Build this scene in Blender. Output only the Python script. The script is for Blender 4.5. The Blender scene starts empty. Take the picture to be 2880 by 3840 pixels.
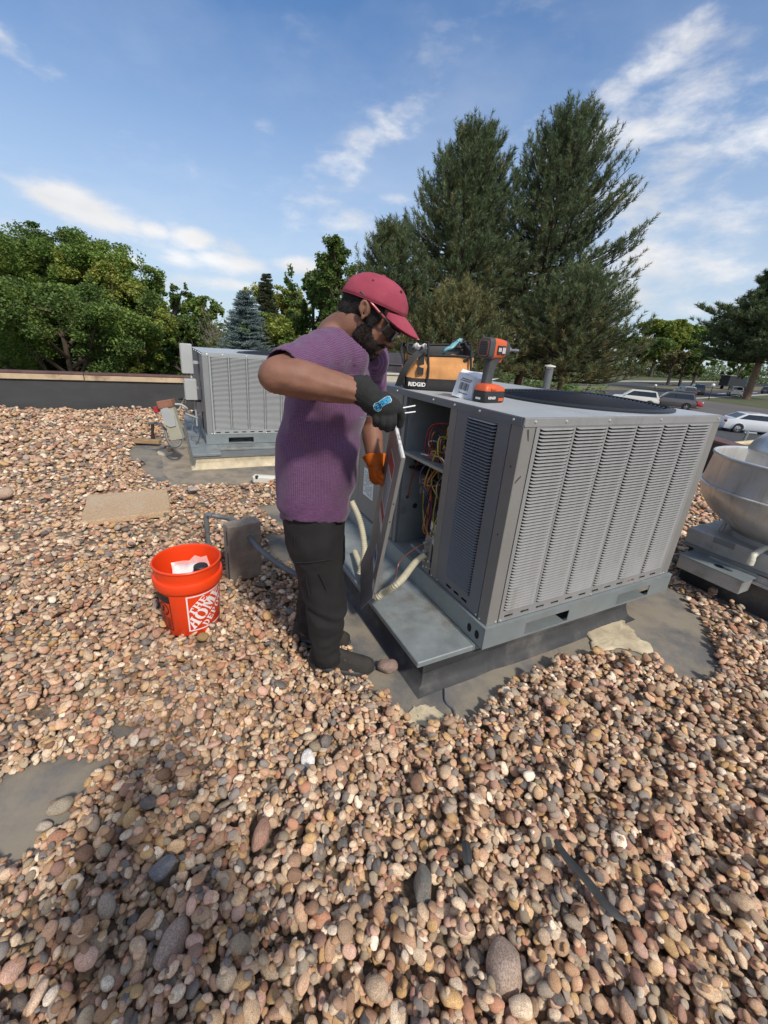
import bpy, bmesh, math, random
import numpy as np
from mathutils import Matrix, Vector
rad = math.radians
SC = bpy.context.scene
COL = SC.collection
# ------------------------------------------------------------------ camera
H_CAM = 1.42
PITCH, ROLL = .3454, .0715
FPX, PCX, PCY = 1532.57, -22.5, -61.88
FW = np.array([0, math.cos(PITCH), -math.sin(PITCH)])
_rt = np.array([1., 0, 0]); _up = np.cross(_rt, FW)
RT = math.cos(ROLL)*_rt + math.sin(ROLL)*_up
UP = -math.sin(ROLL)*_rt + math.cos(ROLL)*_up
CAM = np.array([0, 0, H_CAM])
cd = bpy.data.cameras.new('camera')
cam = bpy.data.objects.new('camera', cd); COL.objects.link(cam)
cd.sensor_fit = 'VERTICAL'; cd.sensor_height = 36; cd.sensor_width = 27
cd.lens = FPX/3840*36
cd.shift_x = -PCX/3840; cd.shift_y = PCY/3840
cd.clip_start = .05; cd.clip_end = 2000
m = Matrix.Identity(4)
for i in range(3):
    m[i][0] = RT[i]; m[i][1] = UP[i]; m[i][2] = -FW[i]; m[i][3] = CAM[i]
cam.matrix_world = m
SC.camera = cam
# measured helpers used while laying the place out: a sight line met with a height or a distance
def ray(x, y): return RT*(x-1440-PCX)/FPX - UP*(y-1920-PCY)/FPX + FW
def onz(x, y, z): d = ray(x, y); return CAM + d*((z-H_CAM)/d[2])
def at(x, y, Y): d = ray(x, y); return CAM + d*(Y/d[1])
def onplane(x, y, n, c): d = ray(x, y); return CAM + d*((c-CAM@n)/(d@n))
# ------------------------------------------------------------------ light
SUN_EL, SUN_AZ = rad(46), rad(147)      # azimuth clockwise from +Y (ahead of the camera)
sundir = np.array([math.sin(SUN_AZ)*math.cos(SUN_EL), math.cos(SUN_AZ)*math.cos(SUN_EL), math.sin(SUN_EL)])
SC.view_settings.view_transform = 'Standard'; SC.view_settings.look = 'None'
SC.view_settings.exposure = 0.80; SC.view_settings.gamma = 1; SC.view_settings.use_curve_mapping = False
sl = bpy.data.lights.new('sun', 'SUN'); sl.energy = 2.1; sl.angle = rad(5.0); sl.color = (1, .93, .83)
so = bpy.data.objects.new('sun', sl); COL.objects.link(so)
so.rotation_euler = Vector(-sundir).to_track_quat('-Z', 'Y').to_euler()
# world: Nishita sky with soft clouds
W = bpy.data.worlds.new('World'); SC.world = W; W.use_nodes = True
nt = W.node_tree; nt.nodes.clear()
N = nt.nodes.new; Lk = nt.links.new
wo = N('ShaderNodeOutputWorld'); bg = N('ShaderNodeBackground'); Lk(bg.outputs[0], wo.inputs[0])
bg.inputs[1].default_value = .15
sky = N('ShaderNodeTexSky'); sky.sky_type = 'NISHITA'; sky.sun_disc = False
sky.sun_elevation = SUN_EL; sky.sun_rotation = SUN_AZ; sky.air_density = 1.0; sky.dust_density = .7; sky.ozone_density = 3.0; sky.altitude = 1600
tc = N('ShaderNodeTexCoord'); sx = N('ShaderNodeSeparateXYZ'); Lk(tc.outputs['Generated'], sx.inputs[0])
def wm(op, a, b=None, c=None):
    n = N('ShaderNodeMath'); n.operation = op
    for i, q in enumerate((a, b, c)):
        if q is None: continue
        if isinstance(q, (int, float)): n.inputs[i].default_value = q
        else: Lk(q, n.inputs[i])
    return n.outputs[0]
AZ = wm('ARCTAN2', sx.outputs[0], sx.outputs[1]); EL = wm('ARCSINE', sx.outputs[2])
zz = wm('ADD', wm('MAXIMUM', sx.outputs[2], 0.0), .16)
cv_ = N('ShaderNodeCombineXYZ'); Lk(wm('DIVIDE', sx.outputs[0], zz), cv_.inputs[0]); Lk(wm('DIVIDE', sx.outputs[1], zz), cv_.inputs[1])
def wnoise(scale, detail=8, rough=.6, vec=None, dist=0.0):
    n = N('ShaderNodeTexNoise'); n.inputs['Scale'].default_value = scale; n.inputs['Detail'].default_value = detail
    n.inputs['Roughness'].default_value = rough; n.inputs['Distortion'].default_value = dist
    Lk(vec or cv_.outputs[0], n.inputs['Vector']); return n.outputs[0]
fine = wnoise(3.4, 9, .62, dist=.35)
cae = N('ShaderNodeCombineXYZ'); Lk(wm('MULTIPLY', AZ, 1.0), cae.inputs[0]); Lk(wm('MULTIPLY', EL, 2.2), cae.inputs[1])
puff = wnoise(7.5, 9, .58, cae.outputs[0], .25)
# single clouds: (pixel x, pixel y, half width, half height [rad], tilt, strength)
BLOBS = [(250,755,.075,.028,-.2,1.35), (400,825,.085,.024,-.18,1.4), (575,868,.045,.017,0,1.3), (715,895,.050,.024,-.1,1.4), (860,985,.10,.020,-.05,1.3), (690,975,.06,.018,0,1.0), (1120,1000,.060,.019,0,1.3), (480,985,.06,.020,-.1,.85), (890,935,.05,.018,-.3,.8), (800,1060,.10,.014,0,.75), (560,1055,.07,.016,0,.6), (60,880,.07,.03,0,.8), (960,1080,.09,.012,0,.5),
 (1390,530,.13,.035,.55,.78), (1250,790,.13,.055,-.35,.62), (1130,760,.06,.05,0,.5), (1290,640,.04,.03,-.6,.5),(2430,475,.21,.055,.22,.85), (2680,570,.32,.09,.35,.62), (2450,1000,.16,.07,-.15,.95), (2350,1080,.2,.04,0,.8), (2650,820,.09,.05,0,.75), (2850,700,.2,.10,.2,.38),
 (2420,270,.12,.03,.55,.72), (2580,150,.05,.022,.2,.8), (490,485,.07,.03,-.4,.33), (740,660,.06,.025,-.3,.3), (1020,510,.05,.02,-.3,.28), (510,600,.07,.03,0,.22), (40,180,.10,.02,-.35,.55), (1700,80,.35,.10,.1,.16), (1900,560,.10,.04,.3,.55), (2700,1150,.22,.03,0,.5), (940,700,.04,.02,0,.2),(1480,750,.04,.012,0,.5)]
tot = None
for (px, py, sw, sh, tl, st) in BLOBS:
    d = ray(px, py); d = d/np.linalg.norm(d)
    a0 = math.atan2(d[0], d[1]); e0 = math.asin(d[2])
    ca = math.cos(e0)
    da = wm('MULTIPLY', wm('SUBTRACT', AZ, a0), ca); de = wm('SUBTRACT', EL, e0)
    c, s = math.cos(tl), math.sin(tl)
    xx = wm('MULTIPLY_ADD', da, c/sw, wm('MULTIPLY', de, s/sw)); yy = wm('MULTIPLY_ADD', da, -s/sh, wm('MULTIPLY', de, c/sh))
    q = wm('MULTIPLY_ADD', xx, xx, wm('MULTIPLY', yy, yy))
    g = wm('MULTIPLY', wm('POWER', 2.718, wm('MULTIPLY', q, -1.1)), st)
    tot = g if tot is None else wm('MAXIMUM', tot, g)
puff2 = wnoise(19, 8, .6, cae.outputs[0], .2)
mixn = wm('ADD', wm('MULTIPLY_ADD', puff, .66, wm('MULTIPLY', fine, .08)), wm('MULTIPLY', puff2, .26))
dens = wm('ADD', wm('MULTIPLY', tot, 1.12), wm('MULTIPLY', wm('SUBTRACT', mixn, .5), 4.2))
mr = N('ShaderNodeMapRange'); mr.interpolation_type = 'SMOOTHSTEP'; Lk(dens, mr.inputs[0]); mr.inputs[1].default_value = .16; mr.inputs[2].default_value = 1.5
cov = wm('MULTIPLY', mr.outputs[0], wm('MINIMUM', wm('MULTIPLY', tot, 3.0), 1.0))
# unseen broken cloud added out of view to raise the sky's fill light
dotf = wm('ADD', wm('MULTIPLY', sx.outputs[1], .80), wm('MULTIPLY', sx.outputs[2], .05))
away = N('ShaderNodeMapRange'); away.interpolation_type = 'SMOOTHSTEP'; Lk(dotf, away.inputs[0]); away.inputs[1].default_value = .42; away.inputs[2].default_value = .05
brk = N('ShaderNodeMapRange'); brk.interpolation_type = 'SMOOTHSTEP'; Lk(wnoise(1.7, 8, .58), brk.inputs[0]); brk.inputs[1].default_value = .40; brk.inputs[2].default_value = .62
cov = wm('MAXIMUM', cov, wm('MULTIPLY', away.outputs[0], brk.outputs[0]))
# faint high veil and haze toward the horizon
veil = N('ShaderNodeMapRange'); Lk(wnoise(.9, 6, .6), veil.inputs[0]); veil.inputs[1].default_value = .45; veil.inputs[2].default_value = .8; veil.inputs[4].default_value = .26
hz = N('ShaderNodeMapRange'); hz.interpolation_type = 'SMOOTHSTEP'; Lk(EL, hz.inputs[0]); hz.inputs[1].default_value = .62; hz.inputs[2].default_value = -.02; hz.inputs[4].default_value = .86
al = wm('MINIMUM', wm('ADD', wm('MULTIPLY', cov, .92), veil.outputs[0]), 1.0)
shd = N('ShaderNodeMapRange'); Lk(wnoise(5.5, 5, .5, cae.outputs[0]), shd.inputs[0]); shd.inputs[1].default_value = .35; shd.inputs[2].default_value = .7; shd.inputs[3].default_value = 3.0; shd.inputs[4].default_value = 3.9
cc = N('ShaderNodeCombineColor')
for i, k in enumerate((.985, .985, 1.0)): Lk(wm('MULTIPLY', shd.outputs[0], k), cc.inputs[i])
mh = N('ShaderNodeMix'); mh.data_type = 'RGBA'; Lk(hz.outputs[0], mh.inputs[0]); tint = N('ShaderNodeMix'); tint.data_type = 'RGBA'; tint.blend_type = 'MULTIPLY'; tint.inputs[0].default_value = 1; tint.inputs[7].default_value = (.40, .58, .69, 1); Lk(sky.outputs[0], tint.inputs[6]); Lk(tint.outputs[2], mh.inputs[6]); mh.inputs[7].default_value = (2.25, 2.55, 2.8, 1)
mx = N('ShaderNodeMix'); mx.data_type = 'RGBA'; Lk(al, mx.inputs[0]); Lk(mh.outputs[2], mx.inputs[6]); Lk(cc.outputs[0], mx.inputs[7])
Lk(mx.outputs[2], bg.inputs[0])
SC.render.engine = 'CYCLES'
SC.cycles.max_bounces = 10; SC.cycles.diffuse_bounces = 5
# ------------------------------------------------------------------ building axes
TH = .4783
U = np.array([math.cos(TH), math.sin(TH), 0]); VV = np.array([-math.sin(TH), math.cos(TH), 0]); ZZ = np.array([0, 0, 1.])
def uv(a, b, z=0.): return a*U + b*VV + np.array([0, 0, z])
rng = np.random.default_rng(7); random.seed(7)
# ------------------------------------------------------------------ mesh tools
def nrm(a): a = np.asarray(a, float); return a/(np.linalg.norm(a)+1e-12)
def frame(z, xh=(1, 0, 0)):
    z = nrm(z); x = np.asarray(xh, float); x = x - z*(x@z)
    if np.linalg.norm(x) < 1e-5:
        x = np.array([0, 1., 0]) - z*z[1]
    x = nrm(x); return np.stack([x, np.cross(z, x), z], 1)
def TR(loc=(0, 0, 0), rz=0, rx=0, ry=0):
    return np.array(Matrix.Translation(Vector(loc)) @ Matrix.Rotation(rz, 4, 'Z') @ Matrix.Rotation(ry, 4, 'Y') @ Matrix.Rotation(rx, 4, 'X'))
def AX(o, x, y, z):
    M = np.eye(4); M[:3, 0] = x; M[:3, 1] = y; M[:3, 2] = z; M[:3, 3] = o; return M
class MB:
    def __init__(s): s.v = []; s.f = []; s.n = 0
    def add(s, v, f, M=None):
        v = np.asarray(v, float).reshape(-1, 3)
        if M is not None: M = np.asarray(M); v = v @ M[:3, :3].T + M[:3, 3]
        s.v.append(v); k = s.n; s.f.extend([tuple(i+k for i in q) for q in f]); s.n += len(v); return s
    def box(s, x0, x1, y0, y1, z0, z1, M=None, bev=0):
        if bev <= 0:
            v = [(x, y, z) for x in (x0, x1) for y in (y0, y1) for z in (z0, z1)]
            f = [(0, 1, 3, 2), (4, 6, 7, 5), (0, 4, 5, 1), (2, 3, 7, 6), (0, 2, 6, 4), (1, 5, 7, 3)]
            return s.add(v, f, M)
        b = min(bev, abs(x1-x0)*.49, abs(y1-y0)*.49, abs(z1-z0)*.49)
        c = np.array([(x0+x1)/2, (y0+y1)/2, (z0+z1)/2]); h = np.abs(np.array([x1-x0, y1-y0, z1-z0]))/2
        v = []; idx = {}
        for sx_ in (-1, 1):
            for sy_ in (-1, 1):
                for sz_ in (-1, 1):
                    for a in range(3):
                        q = h - b; q = q.copy(); q[a] = h[a]
                        idx[(sx_, sy_, sz_, a)] = len(v); v.append(c + np.array([sx_, sy_, sz_])*q)
        f = []
        for a in range(3):
            o = [k for k in range(3) if k != a]
            for sg in (-1, 1):
                q = []
                for (p1, p2) in ((-1, -1), (1, -1), (1, 1), (-1, 1)):
                    t = [0, 0, 0]; t[a] = sg; t[o[0]] = p1; t[o[1]] = p2; q.append(idx[(t[0], t[1], t[2], a)])
                flip = (sg < 0) ^ (a == 1)
                f.append(tuple(q[::-1] if flip else q))
        for a in range(3):
            o = [k for k in range(3) if k != a]
            for p1 in (-1, 1):
                for p2 in (-1, 1):
                    def K(sa, ax):
                        t = [0, 0, 0]; t[a] = sa; t[o[0]] = p1; t[o[1]] = p2; return idx[(t[0], t[1], t[2], ax)]
                    f.append((K(-1, o[0]), K(1, o[0]), K(1, o[1]), K(-1, o[1])))
        for sx_ in (-1, 1):
            for sy_ in (-1, 1):
                for sz_ in (-1, 1): f.append(tuple(idx[(sx_, sy_, sz_, a)] for a in range(3)))
        return s.add(v, f, M)
    def tube(s, pts, r, n=8, cap=True, M=None, flat=1.0, up=(0, 0, 1)):
        pts = np.asarray(pts, float); m_ = len(pts); r = np.broadcast_to(np.asarray(r, float), (m_,))
        tg = np.gradient(pts, axis=0); v = []
        x = None
        for i in range(m_):
            t = nrm(tg[i])
            if x is None: x = frame(t, up if abs(nrm(up)@t) < .95 else (1, 0, 0))[:, 0]
            else:
                x = x - t*(x@t); x = nrm(x)
            y = np.cross(t, x)
            for k in range(n):
                a = 2*math.pi*k/n; v.append(pts[i] + r[i]*(math.cos(a)*x*flat + math.sin(a)*y))
        f = [(i*n+k, i*n+(k+1) % n, (i+1)*n+(k+1) % n, (i+1)*n+k) for i in range(m_-1) for k in range(n)]
        if cap: f.append(tuple(range(n))[::-1]); f.append(tuple((m_-1)*n+k for k in range(n)))
        return s.add(v, f, M)
    def lathe(s, prof, n=32, M=None, cap0=False, cap1=False, arc=None):
        v = []; m_ = len(prof); full = arc is None
        st = 2*math.pi/n if full else arc/n; nn = n if full else n+1
        for (r, z) in prof:
            for k in range(nn): v.append((r*math.cos(k*st), r*math.sin(k*st), z))
        f = [(i*nn+k, i*nn+(k+1) % nn, (i+1)*nn+(k+1) % nn, (i+1)*nn+k) for i in range(m_-1) for k in range(n)]
        if cap0: f.append(tuple(range(nn))[::-1])
        if cap1: f.append(tuple((m_-1)*nn+k for k in range(nn)))
        return s.add(v, f, M)
    def prism(s, poly, z0, z1, M=None):
        n = len(poly); v = [(x, y, z0) for x, y in poly] + [(x, y, z1) for x, y in poly]
        f = [tuple(range(n))[::-1], tuple(range(n, 2*n))] + [(k, (k+1) % n, n+(k+1) % n, n+k) for k in range(n)]
        return s.add(v, f, M)
    def loft(s, rings, close=True, cap0=True, cap1=True, M=None):
        n = len(rings[0]); v = np.concatenate([np.asarray(r, float) for r in rings])
        f = [(i*n+k, i*n+(k+1) % n, (i+1)*n+(k+1) % n, (i+1)*n+k) for i in range(len(rings)-1) for k in range(n if close else n-1)]
        if cap0: f.append(tuple(range(n))[::-1])
        if cap1: f.append(tuple((len(rings)-1)*n+k for k in range(n)))
        return s.add(v, f, M)
    def ball(s, c, r, n=10, m_=6, M=None):
        r = np.broadcast_to(np.asarray(r, float), (3,))
        v = [(0, 0, -1)] ; f = []
        for i in range(1, m_):
            a = -math.pi/2 + math.pi*i/m_
            for k in range(n): v.append((math.cos(a)*math.cos(2*math.pi*k/n), math.cos(a)*math.sin(2*math.pi*k/n), math.sin(a)))
        v.append((0, 0, 1)); L = len(v)-1
        for k in range(n):
            f.append((0, 1+(k+1) % n, 1+k)); f.append((L, 1+(m_-2)*n+k, 1+(m_-2)*n+(k+1) % n))
            for i in range(m_-2): f.append((1+i*n+k, 1+i*n+(k+1) % n, 1+(i+1)*n+(k+1) % n, 1+(i+1)*n+k))
        v = np.array(v)*r
        if M is None: v = v + np.asarray(c)
        else:
            M = np.asarray(M); v = v @ M[:3, :3].T + np.asarray(c)
        return s.add(v, f)
    def mesh(s, name):
        me = bpy.data.meshes.new(name)
        me.from_pydata(np.concatenate(s.v).tolist() if s.v else [], [], s.f); me.update(); return me
    def build(s, name, mat_=None, parent=None, smooth=None, **kw):
        me = s.mesh(name)
        if mat_: me.materials.append(mat_)
        if smooth is not None:
            me.polygons.foreach_set('use_smooth', [True]*len(me.polygons))
            if smooth < 170: me.set_sharp_from_angle(angle=rad(smooth))
        return link(name, me, parent, **kw)
def link(name, me, parent=None, **kw):
    o = bpy.data.objects.new(name, me); COL.objects.link(o)
    if parent: o.parent = parent
    for k, q in kw.items(): o[k] = q
    return o
def fastmesh(name, V, F, mat_=None, smooth=False):
    """V (n,3), F (m,k) index array with k corners each"""
    V = np.ascontiguousarray(V, dtype=np.float32); F = np.ascontiguousarray(F, dtype=np.int32); k = F.shape[1]
    me = bpy.data.meshes.new(name); me.vertices.add(len(V)); me.vertices.foreach_set('co', V.ravel())
    me.loops.add(F.size); me.loops.foreach_set('vertex_index', F.ravel())
    me.polygons.add(len(F)); me.polygons.foreach_set('loop_start', np.arange(0, F.size, k, dtype=np.int32))
    if smooth: me.polygons.foreach_set('use_smooth', np.ones(len(F), dtype=bool))
    me.update(calc_edges=True)
    if mat_: me.materials.append(mat_)
    return me
def thing(name, label, cat, loc=(0, 0, 0), rz=0, group=None, M=None):
    o = bpy.data.objects.new(name, None); COL.objects.link(o); o.empty_display_size = .1
    if M is not None: o.matrix_world = Matrix(np.asarray(M).tolist())
    else: o.location = Vector([float(q) for q in loc]); o.rotation_euler = (0, 0, rz)
    o['label'] = label; o['category'] = cat
    if group: o['group'] = group
    return o
def tag(o, label, cat, group=None):
    o['label'] = label; o['category'] = cat
    if group: o['group'] = group
    return o
def kids(o): return [c for c in ALLKIDS(o)]
def ALLKIDS(o): return [c for c in COL.objects if c.parent == o]
def bez(p0, p1, p2, p3, n=12):
    t = np.linspace(0, 1, n)[:, None]; p0, p1, p2, p3 = [np.asarray(q, float) for q in (p0, p1, p2, p3)]
    return (1-t)**3*p0 + 3*(1-t)**2*t*p1 + 3*(1-t)*t*t*p2 + t**3*p3
def spline(pts, n=8):
    pts = np.asarray(pts, float); P = np.vstack([2*pts[0]-pts[1], pts, 2*pts[-1]-pts[-2]]); out = []
    for i in range(1, len(P)-2):
        t = np.linspace(0, 1, n, endpoint=False)[:, None]
        out.append(.5*((2*P[i]) + (-P[i-1]+P[i+1])*t + (2*P[i-1]-5*P[i]+4*P[i+1]-P[i+2])*t*t + (-P[i-1]+3*P[i]-3*P[i+1]+P[i+2])*t**3))
    return np.vstack(out + [pts[-1:]])
# ------------------------------------------------------------------ materials
MATS = {}
def mat(name, col, rough=.6, metal=0., var=.0, vscale=6., bump=0., bscale=60., col2=None, spec=.5, sheen=0., coat=0., dirt=None, dscale=2.5, damt=.6, dlo=.48, streak=False, transl=0., island=0., alpha=1., trans=0., stretch=None, emis=None):
    if name in MATS: return MATS[name]
    M = bpy.data.materials.new(name); M.use_nodes = True; t = M.node_tree; b = t.nodes['Principled BSDF']
    n = t.nodes.new; l = t.links.new
    b.inputs['Roughness'].default_value = rough; b.inputs['Metallic'].default_value = metal; b.inputs['Specular IOR Level'].default_value = spec
    b.inputs['Coat Weight'].default_value = coat; b.inputs['Coat Roughness'].default_value = .08
    if sheen: b.inputs['Sheen Weight'].default_value = sheen
    if trans: b.inputs['Transmission Weight'].default_value = trans
    if alpha < 1: b.inputs['Alpha'].default_value = alpha
    c4 = (*col, 1); b.inputs['Base Color'].default_value = c4
    tc_ = n('ShaderNodeTexCoord'); vec = tc_.outputs['Object']
    if stretch:
        mp = n('ShaderNodeMapping'); mp.inputs['Scale'].default_value = stretch; l(vec, mp.inputs[0]); vec = mp.outputs[0]
    def nz(sc, det=5, ro=.6, v=None):
        q = n('ShaderNodeTexNoise'); q.inputs['Scale'].default_value = sc; q.inputs['Detail'].default_value = det; q.inputs['Roughness'].default_value = ro
        l(v or vec, q.inputs['Vector']); return q.outputs[0]
    cur = None
    if col2 is not None or var:
        q = n('ShaderNodeMapRange'); l(nz(vscale), q.inputs[0]); q.inputs[1].default_value = .32; q.inputs[2].default_value = .68
        mx_ = n('ShaderNodeMix'); mx_.data_type = 'RGBA'; l(q.outputs[0], mx_.inputs[0])
        a = col if col2 is not None else tuple(x*(1-var) for x in col); c = col2 if col2 is not None else tuple(min(1, x*(1+var)) for x in col)
        mx_.inputs[6].default_value = (*a, 1); mx_.inputs[7].default_value = (*c, 1); cur = mx_.outputs[2]
    if island:
        g = n('ShaderNodeNewGeometry'); q = n('ShaderNodeMapRange'); l(g.outputs['Random Per Island'], q.inputs[0]); q.inputs[3].default_value = 1-island; q.inputs[4].default_value = 1+island
        hs = n('ShaderNodeHueSaturation'); l(q.outputs[0], hs.inputs['Value'])
        q2 = n('ShaderNodeMapRange'); l(g.outputs['Random Per Island'], q2.inputs[0]); q2.inputs[3].default_value = .5-.035*island/.4; q2.inputs[4].default_value = .5+.035*island/.4; l(q2.outputs[0], hs.inputs['Hue'])
        if cur: l(cur, hs.inputs['Color'])
        else: hs.inputs['Color'].default_value = c4
        cur = hs.outputs[0]
    if dirt:
        v2 = vec
        if streak:
            mp = n('ShaderNodeMapping'); mp.inputs['Scale'].default_value = (6, 6, .5); l(tc_.outputs['Object'], mp.inputs[0]); v2 = mp.outputs[0]
        q = n('ShaderNodeMapRange'); q.interpolation_type = 'SMOOTHSTEP'; l(nz(dscale, 8, .68, v2), q.inputs[0]); q.inputs[1].default_value = dlo; q.inputs[2].default_value = dlo+.24; q.inputs[4].default_value = damt
        mx_ = n('ShaderNodeMix'); mx_.data_type = 'RGBA'; l(q.outputs[0], mx_.inputs[0]); mx_.inputs[7].default_value = (*dirt, 1)
        if cur: l(cur, mx_.inputs[6])
        else: mx_.inputs[6].default_value = c4
        cur = mx_.outputs[2]
        q = n('ShaderNodeMapRange'); l(nz(dscale*3, 4), q.inputs[0]); q.inputs[3].default_value = max(.05, rough-.12); q.inputs[4].default_value = min(1, rough+.15); l(q.outputs[0], b.inputs['Roughness'])
    if cur: l(cur, b.inputs['Base Color'])
    if bump:
        bp = n('ShaderNodeBump'); bp.inputs['Strength'].default_value = bump; bp.inputs['Distance'].default_value = .01
        l(nz(bscale, 6, .65), bp.inputs['Height']); l(bp.outputs[0], b.inputs['Normal'])
    if emis: b.inputs['Emission Color'].default_value = (*emis[0], 1); b.inputs['Emission Strength'].default_value = emis[1]
    if transl:
        o = t.nodes['Material Output']; tr = n('ShaderNodeBsdfTranslucent'); ms = n('ShaderNodeMixShader'); ms.inputs[0].default_value = transl
        if cur: l(cur, tr.inputs[0])
        else: tr.inputs[0].default_value = c4
        l(b.outputs[0], ms.inputs[1]); l(tr.outputs[0], ms.inputs[2]); l(ms.outputs[0], o.inputs[0])
    MATS[name] = M; return M
# a small slab-stencil alphabet made of rectangles and polygons (unit height 1)
GLY = {
 'T': [[(0,.8),(1,.8),(1,1),(0,1)],[(0,.6),(.12,.6),(.12,.8),(0,.8)],[(.88,.6),(1,.6),(1,.8),(.88,.8)],[(.36,0),(.64,0),(.64,.8),(.36,.8)],[(.22,0),(.78,0),(.78,.1),(.22,.1)]],
 'H': [[(.08,0),(.36,0),(.36,1),(.08,1)],[(.64,0),(.92,0),(.92,1),(.64,1)],[(.36,.42),(.64,.42),(.64,.56),(.36,.56)],[(0,0),(.44,0),(.44,.1),(0,.1)],[(0,.9),(.44,.9),(.44,1),(0,1)],[(.56,0),(1,0),(1,.1),(.56,.1)],[(.56,.9),(1,.9),(1,1),(.56,1)]],
 'E': [[(.08,0),(.36,0),(.36,1),(.08,1)],[(0,0),(.9,0),(.9,.14),(0,.14)],[(0,.86),(.9,.86),(.9,1),(0,1)],[(.36,.43),(.7,.43),(.7,.57),(.36,.57)],[(.78,.14),(.9,.14),(.9,.34),(.78,.34)],[(.78,.66),(.9,.66),(.9,.86),(.78,.86)]],
 'O': [[(0,.5),(.06,.22),(.22,.04),(.46,0),(.46,.14),(.36,.18),(.29,.34),(.29,.66),(.36,.82),(.46,.86),(.46,1),(.22,.96),(.06,.78)],[(1,.5),(.94,.78),(.78,.96),(.54,1),(.54,.86),(.64,.82),(.71,.66),(.71,.34),(.64,.18),(.54,.14),(.54,0),(.78,.04),(.94,.22)]],
 'M': [[(.06,0),(.2,0),(.2,1),(.06,1)],[(.72,0),(1,0),(1,1),(.72,1)],[(.2,1),(.38,1),(.6,.3),(.5,.02),(.2,.85)],[(.5,.02),(.72,.75),(.72,1),(.6,1),(.46,.3)],[(0,0),(.3,0),(.3,.1),(0,.1)],[(.62,0),(1.06,0),(1.06,.1),(.62,.1)]],
 'D': [[(.08,0),(.34,0),(.34,1),(.08,1)],[(0,0),(.34,0),(.34,.1),(0,.1)],[(0,.9),(.34,.9),(.34,1),(0,1)],[(.42,0),(.7,.06),(.9,.25),(.96,.5),(.9,.75),(.7,.94),(.42,1),(.42,.86),(.58,.8),(.67,.65),(.69,.5),(.67,.35),(.58,.2),(.42,.14)]],
 'P': [[(.08,0),(.36,0),(.36,1),(.08,1)],[(0,0),(.46,0),(.46,.1),(0,.1)],[(0,.9),(.36,.9),(.36,1),(0,1)],[(.44,1),(.75,.96),(.92,.74),(.75,.5),(.44,.44),(.44,.56),(.58,.6),(.64,.73),(.58,.86),(.44,.9)]],
}
def poly_tris(p):
    """ear clipping of a simple polygon"""
    p = [tuple(q) for q in p]; idx = list(range(len(p))); A = sum(p[i-1][0]*p[i][1]-p[i][0]*p[i-1][1] for i in range(len(p)))
    if A < 0: idx = idx[::-1]
    out = []
    def cr(o, a, b): return (a[0]-o[0])*(b[1]-o[1])-(a[1]-o[1])*(b[0]-o[0])
    g = 0
    while len(idx) > 3 and g < 500:
        g += 1
        for k in range(len(idx)):
            i, j, l_ = idx[k-1], idx[k], idx[(k+1) % len(idx)]
            if cr(p[i], p[j], p[l_]) <= 1e-12: continue
            if any(cr(p[i], p[j], p[q]) > -1e-12 and cr(p[j], p[l_], p[q]) > -1e-12 and cr(p[l_], p[i], p[q]) > -1e-12 for q in idx if q not in (i, j, l_)): continue
            out.append((i, j, l_)); idx.pop(k); break
    out.append(tuple(idx)); return out
def stencil(txt, h, wid=.9, gap=.1):
    x = 0; out = []
    for ch in txt:
        if ch == ' ': x += .5*h; continue
        for poly in GLY[ch]: out.append([(x+a*h*wid, b*h) for a, b in poly])
        x += h*wid*(1.06 if ch == 'M' else 1) + gap*h
    return out, x
def text_mesh(txt, size=1., bold=0., ext=0., align='LEFT', shear=0.):
    cu = bpy.data.curves.new('lettering', 'FONT'); cu.body = txt; cu.size = size; cu.offset = bold; cu.extrude = ext; cu.align_x = align; cu.shear = shear
    cu.resolution_u = 3
    o = bpy.data.objects.new('lettering', cu); COL.objects.link(o)
    dg = bpy.context.evaluated_depsgraph_get(); me = bpy.data.meshes.new_from_object(o.evaluated_get(dg)); bpy.data.objects.remove(o)
    V = np.empty(len(me.vertices)*3, dtype=np.float32); me.vertices.foreach_get('co', V); F = [tuple(p_.vertices) for p_ in me.polygons]
    return V.reshape(-1, 3), F
# ================================================================== setting
GZ = -2.6
m_lawn = mat('lawn', (.055, .075, .022), .95, var=.4, vscale=.35, bump=.4, bscale=8, col2=(.10, .095, .04))
m_asph = mat('lot_asphalt', (.105, .093, .085), .92, var=.16, vscale=.12, bump=.15, bscale=40, dirt=(.15, .125, .105), dscale=.07, damt=.7)
m_asphd = mat('dark_asphalt', (.052, .052, .056), .9, var=.15, vscale=.2, bump=.15, bscale=40)
m_dry = mat('dry_grass', (.20, .16, .075), .95, var=.3, vscale=.5, col2=(.09, .085, .035))
m_conc = mat('pale_concrete', (.42, .39, .34), .9, var=.12, vscale=.6)
m_pwhite = mat('road_paint', (.6, .6, .58), .8)
g = MB(); g.add([(-900, -300, GZ), (900, -300, GZ), (900, 1500, GZ), (-900, 1500, GZ)], [(0, 1, 2, 3)])
link('ground', g.mesh('ground'), kind='structure').data.materials.append(m_lawn)
def strip(name, a, b, z, m_, ext=(.0, .0)):
    """sheet between two ground lines seen at pixels a=(p0,p1) and b=(p0,p1)"""
    A0, A1 = [onz(*q, GZ) for q in a]; B0, B1 = [onz(*q, GZ) for q in b]
    A0, A1 = A0-(A1-A0)*ext[0], A1+(A1-A0)*ext[1]; B0, B1 = B0-(B1-B0)*ext[0], B1+(B1-B0)*ext[1]
    g = MB(); P = [A0, A1, B1, B0]
    for q in P: q[2] = GZ+z
    g.add(P, [(0, 1, 2, 3)]); o = g.build(name, m_); o['kind'] = 'structure'
    me = o.data
    if me.polygons[0].normal.z < 0: me.flip_normals()
    return o
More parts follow.
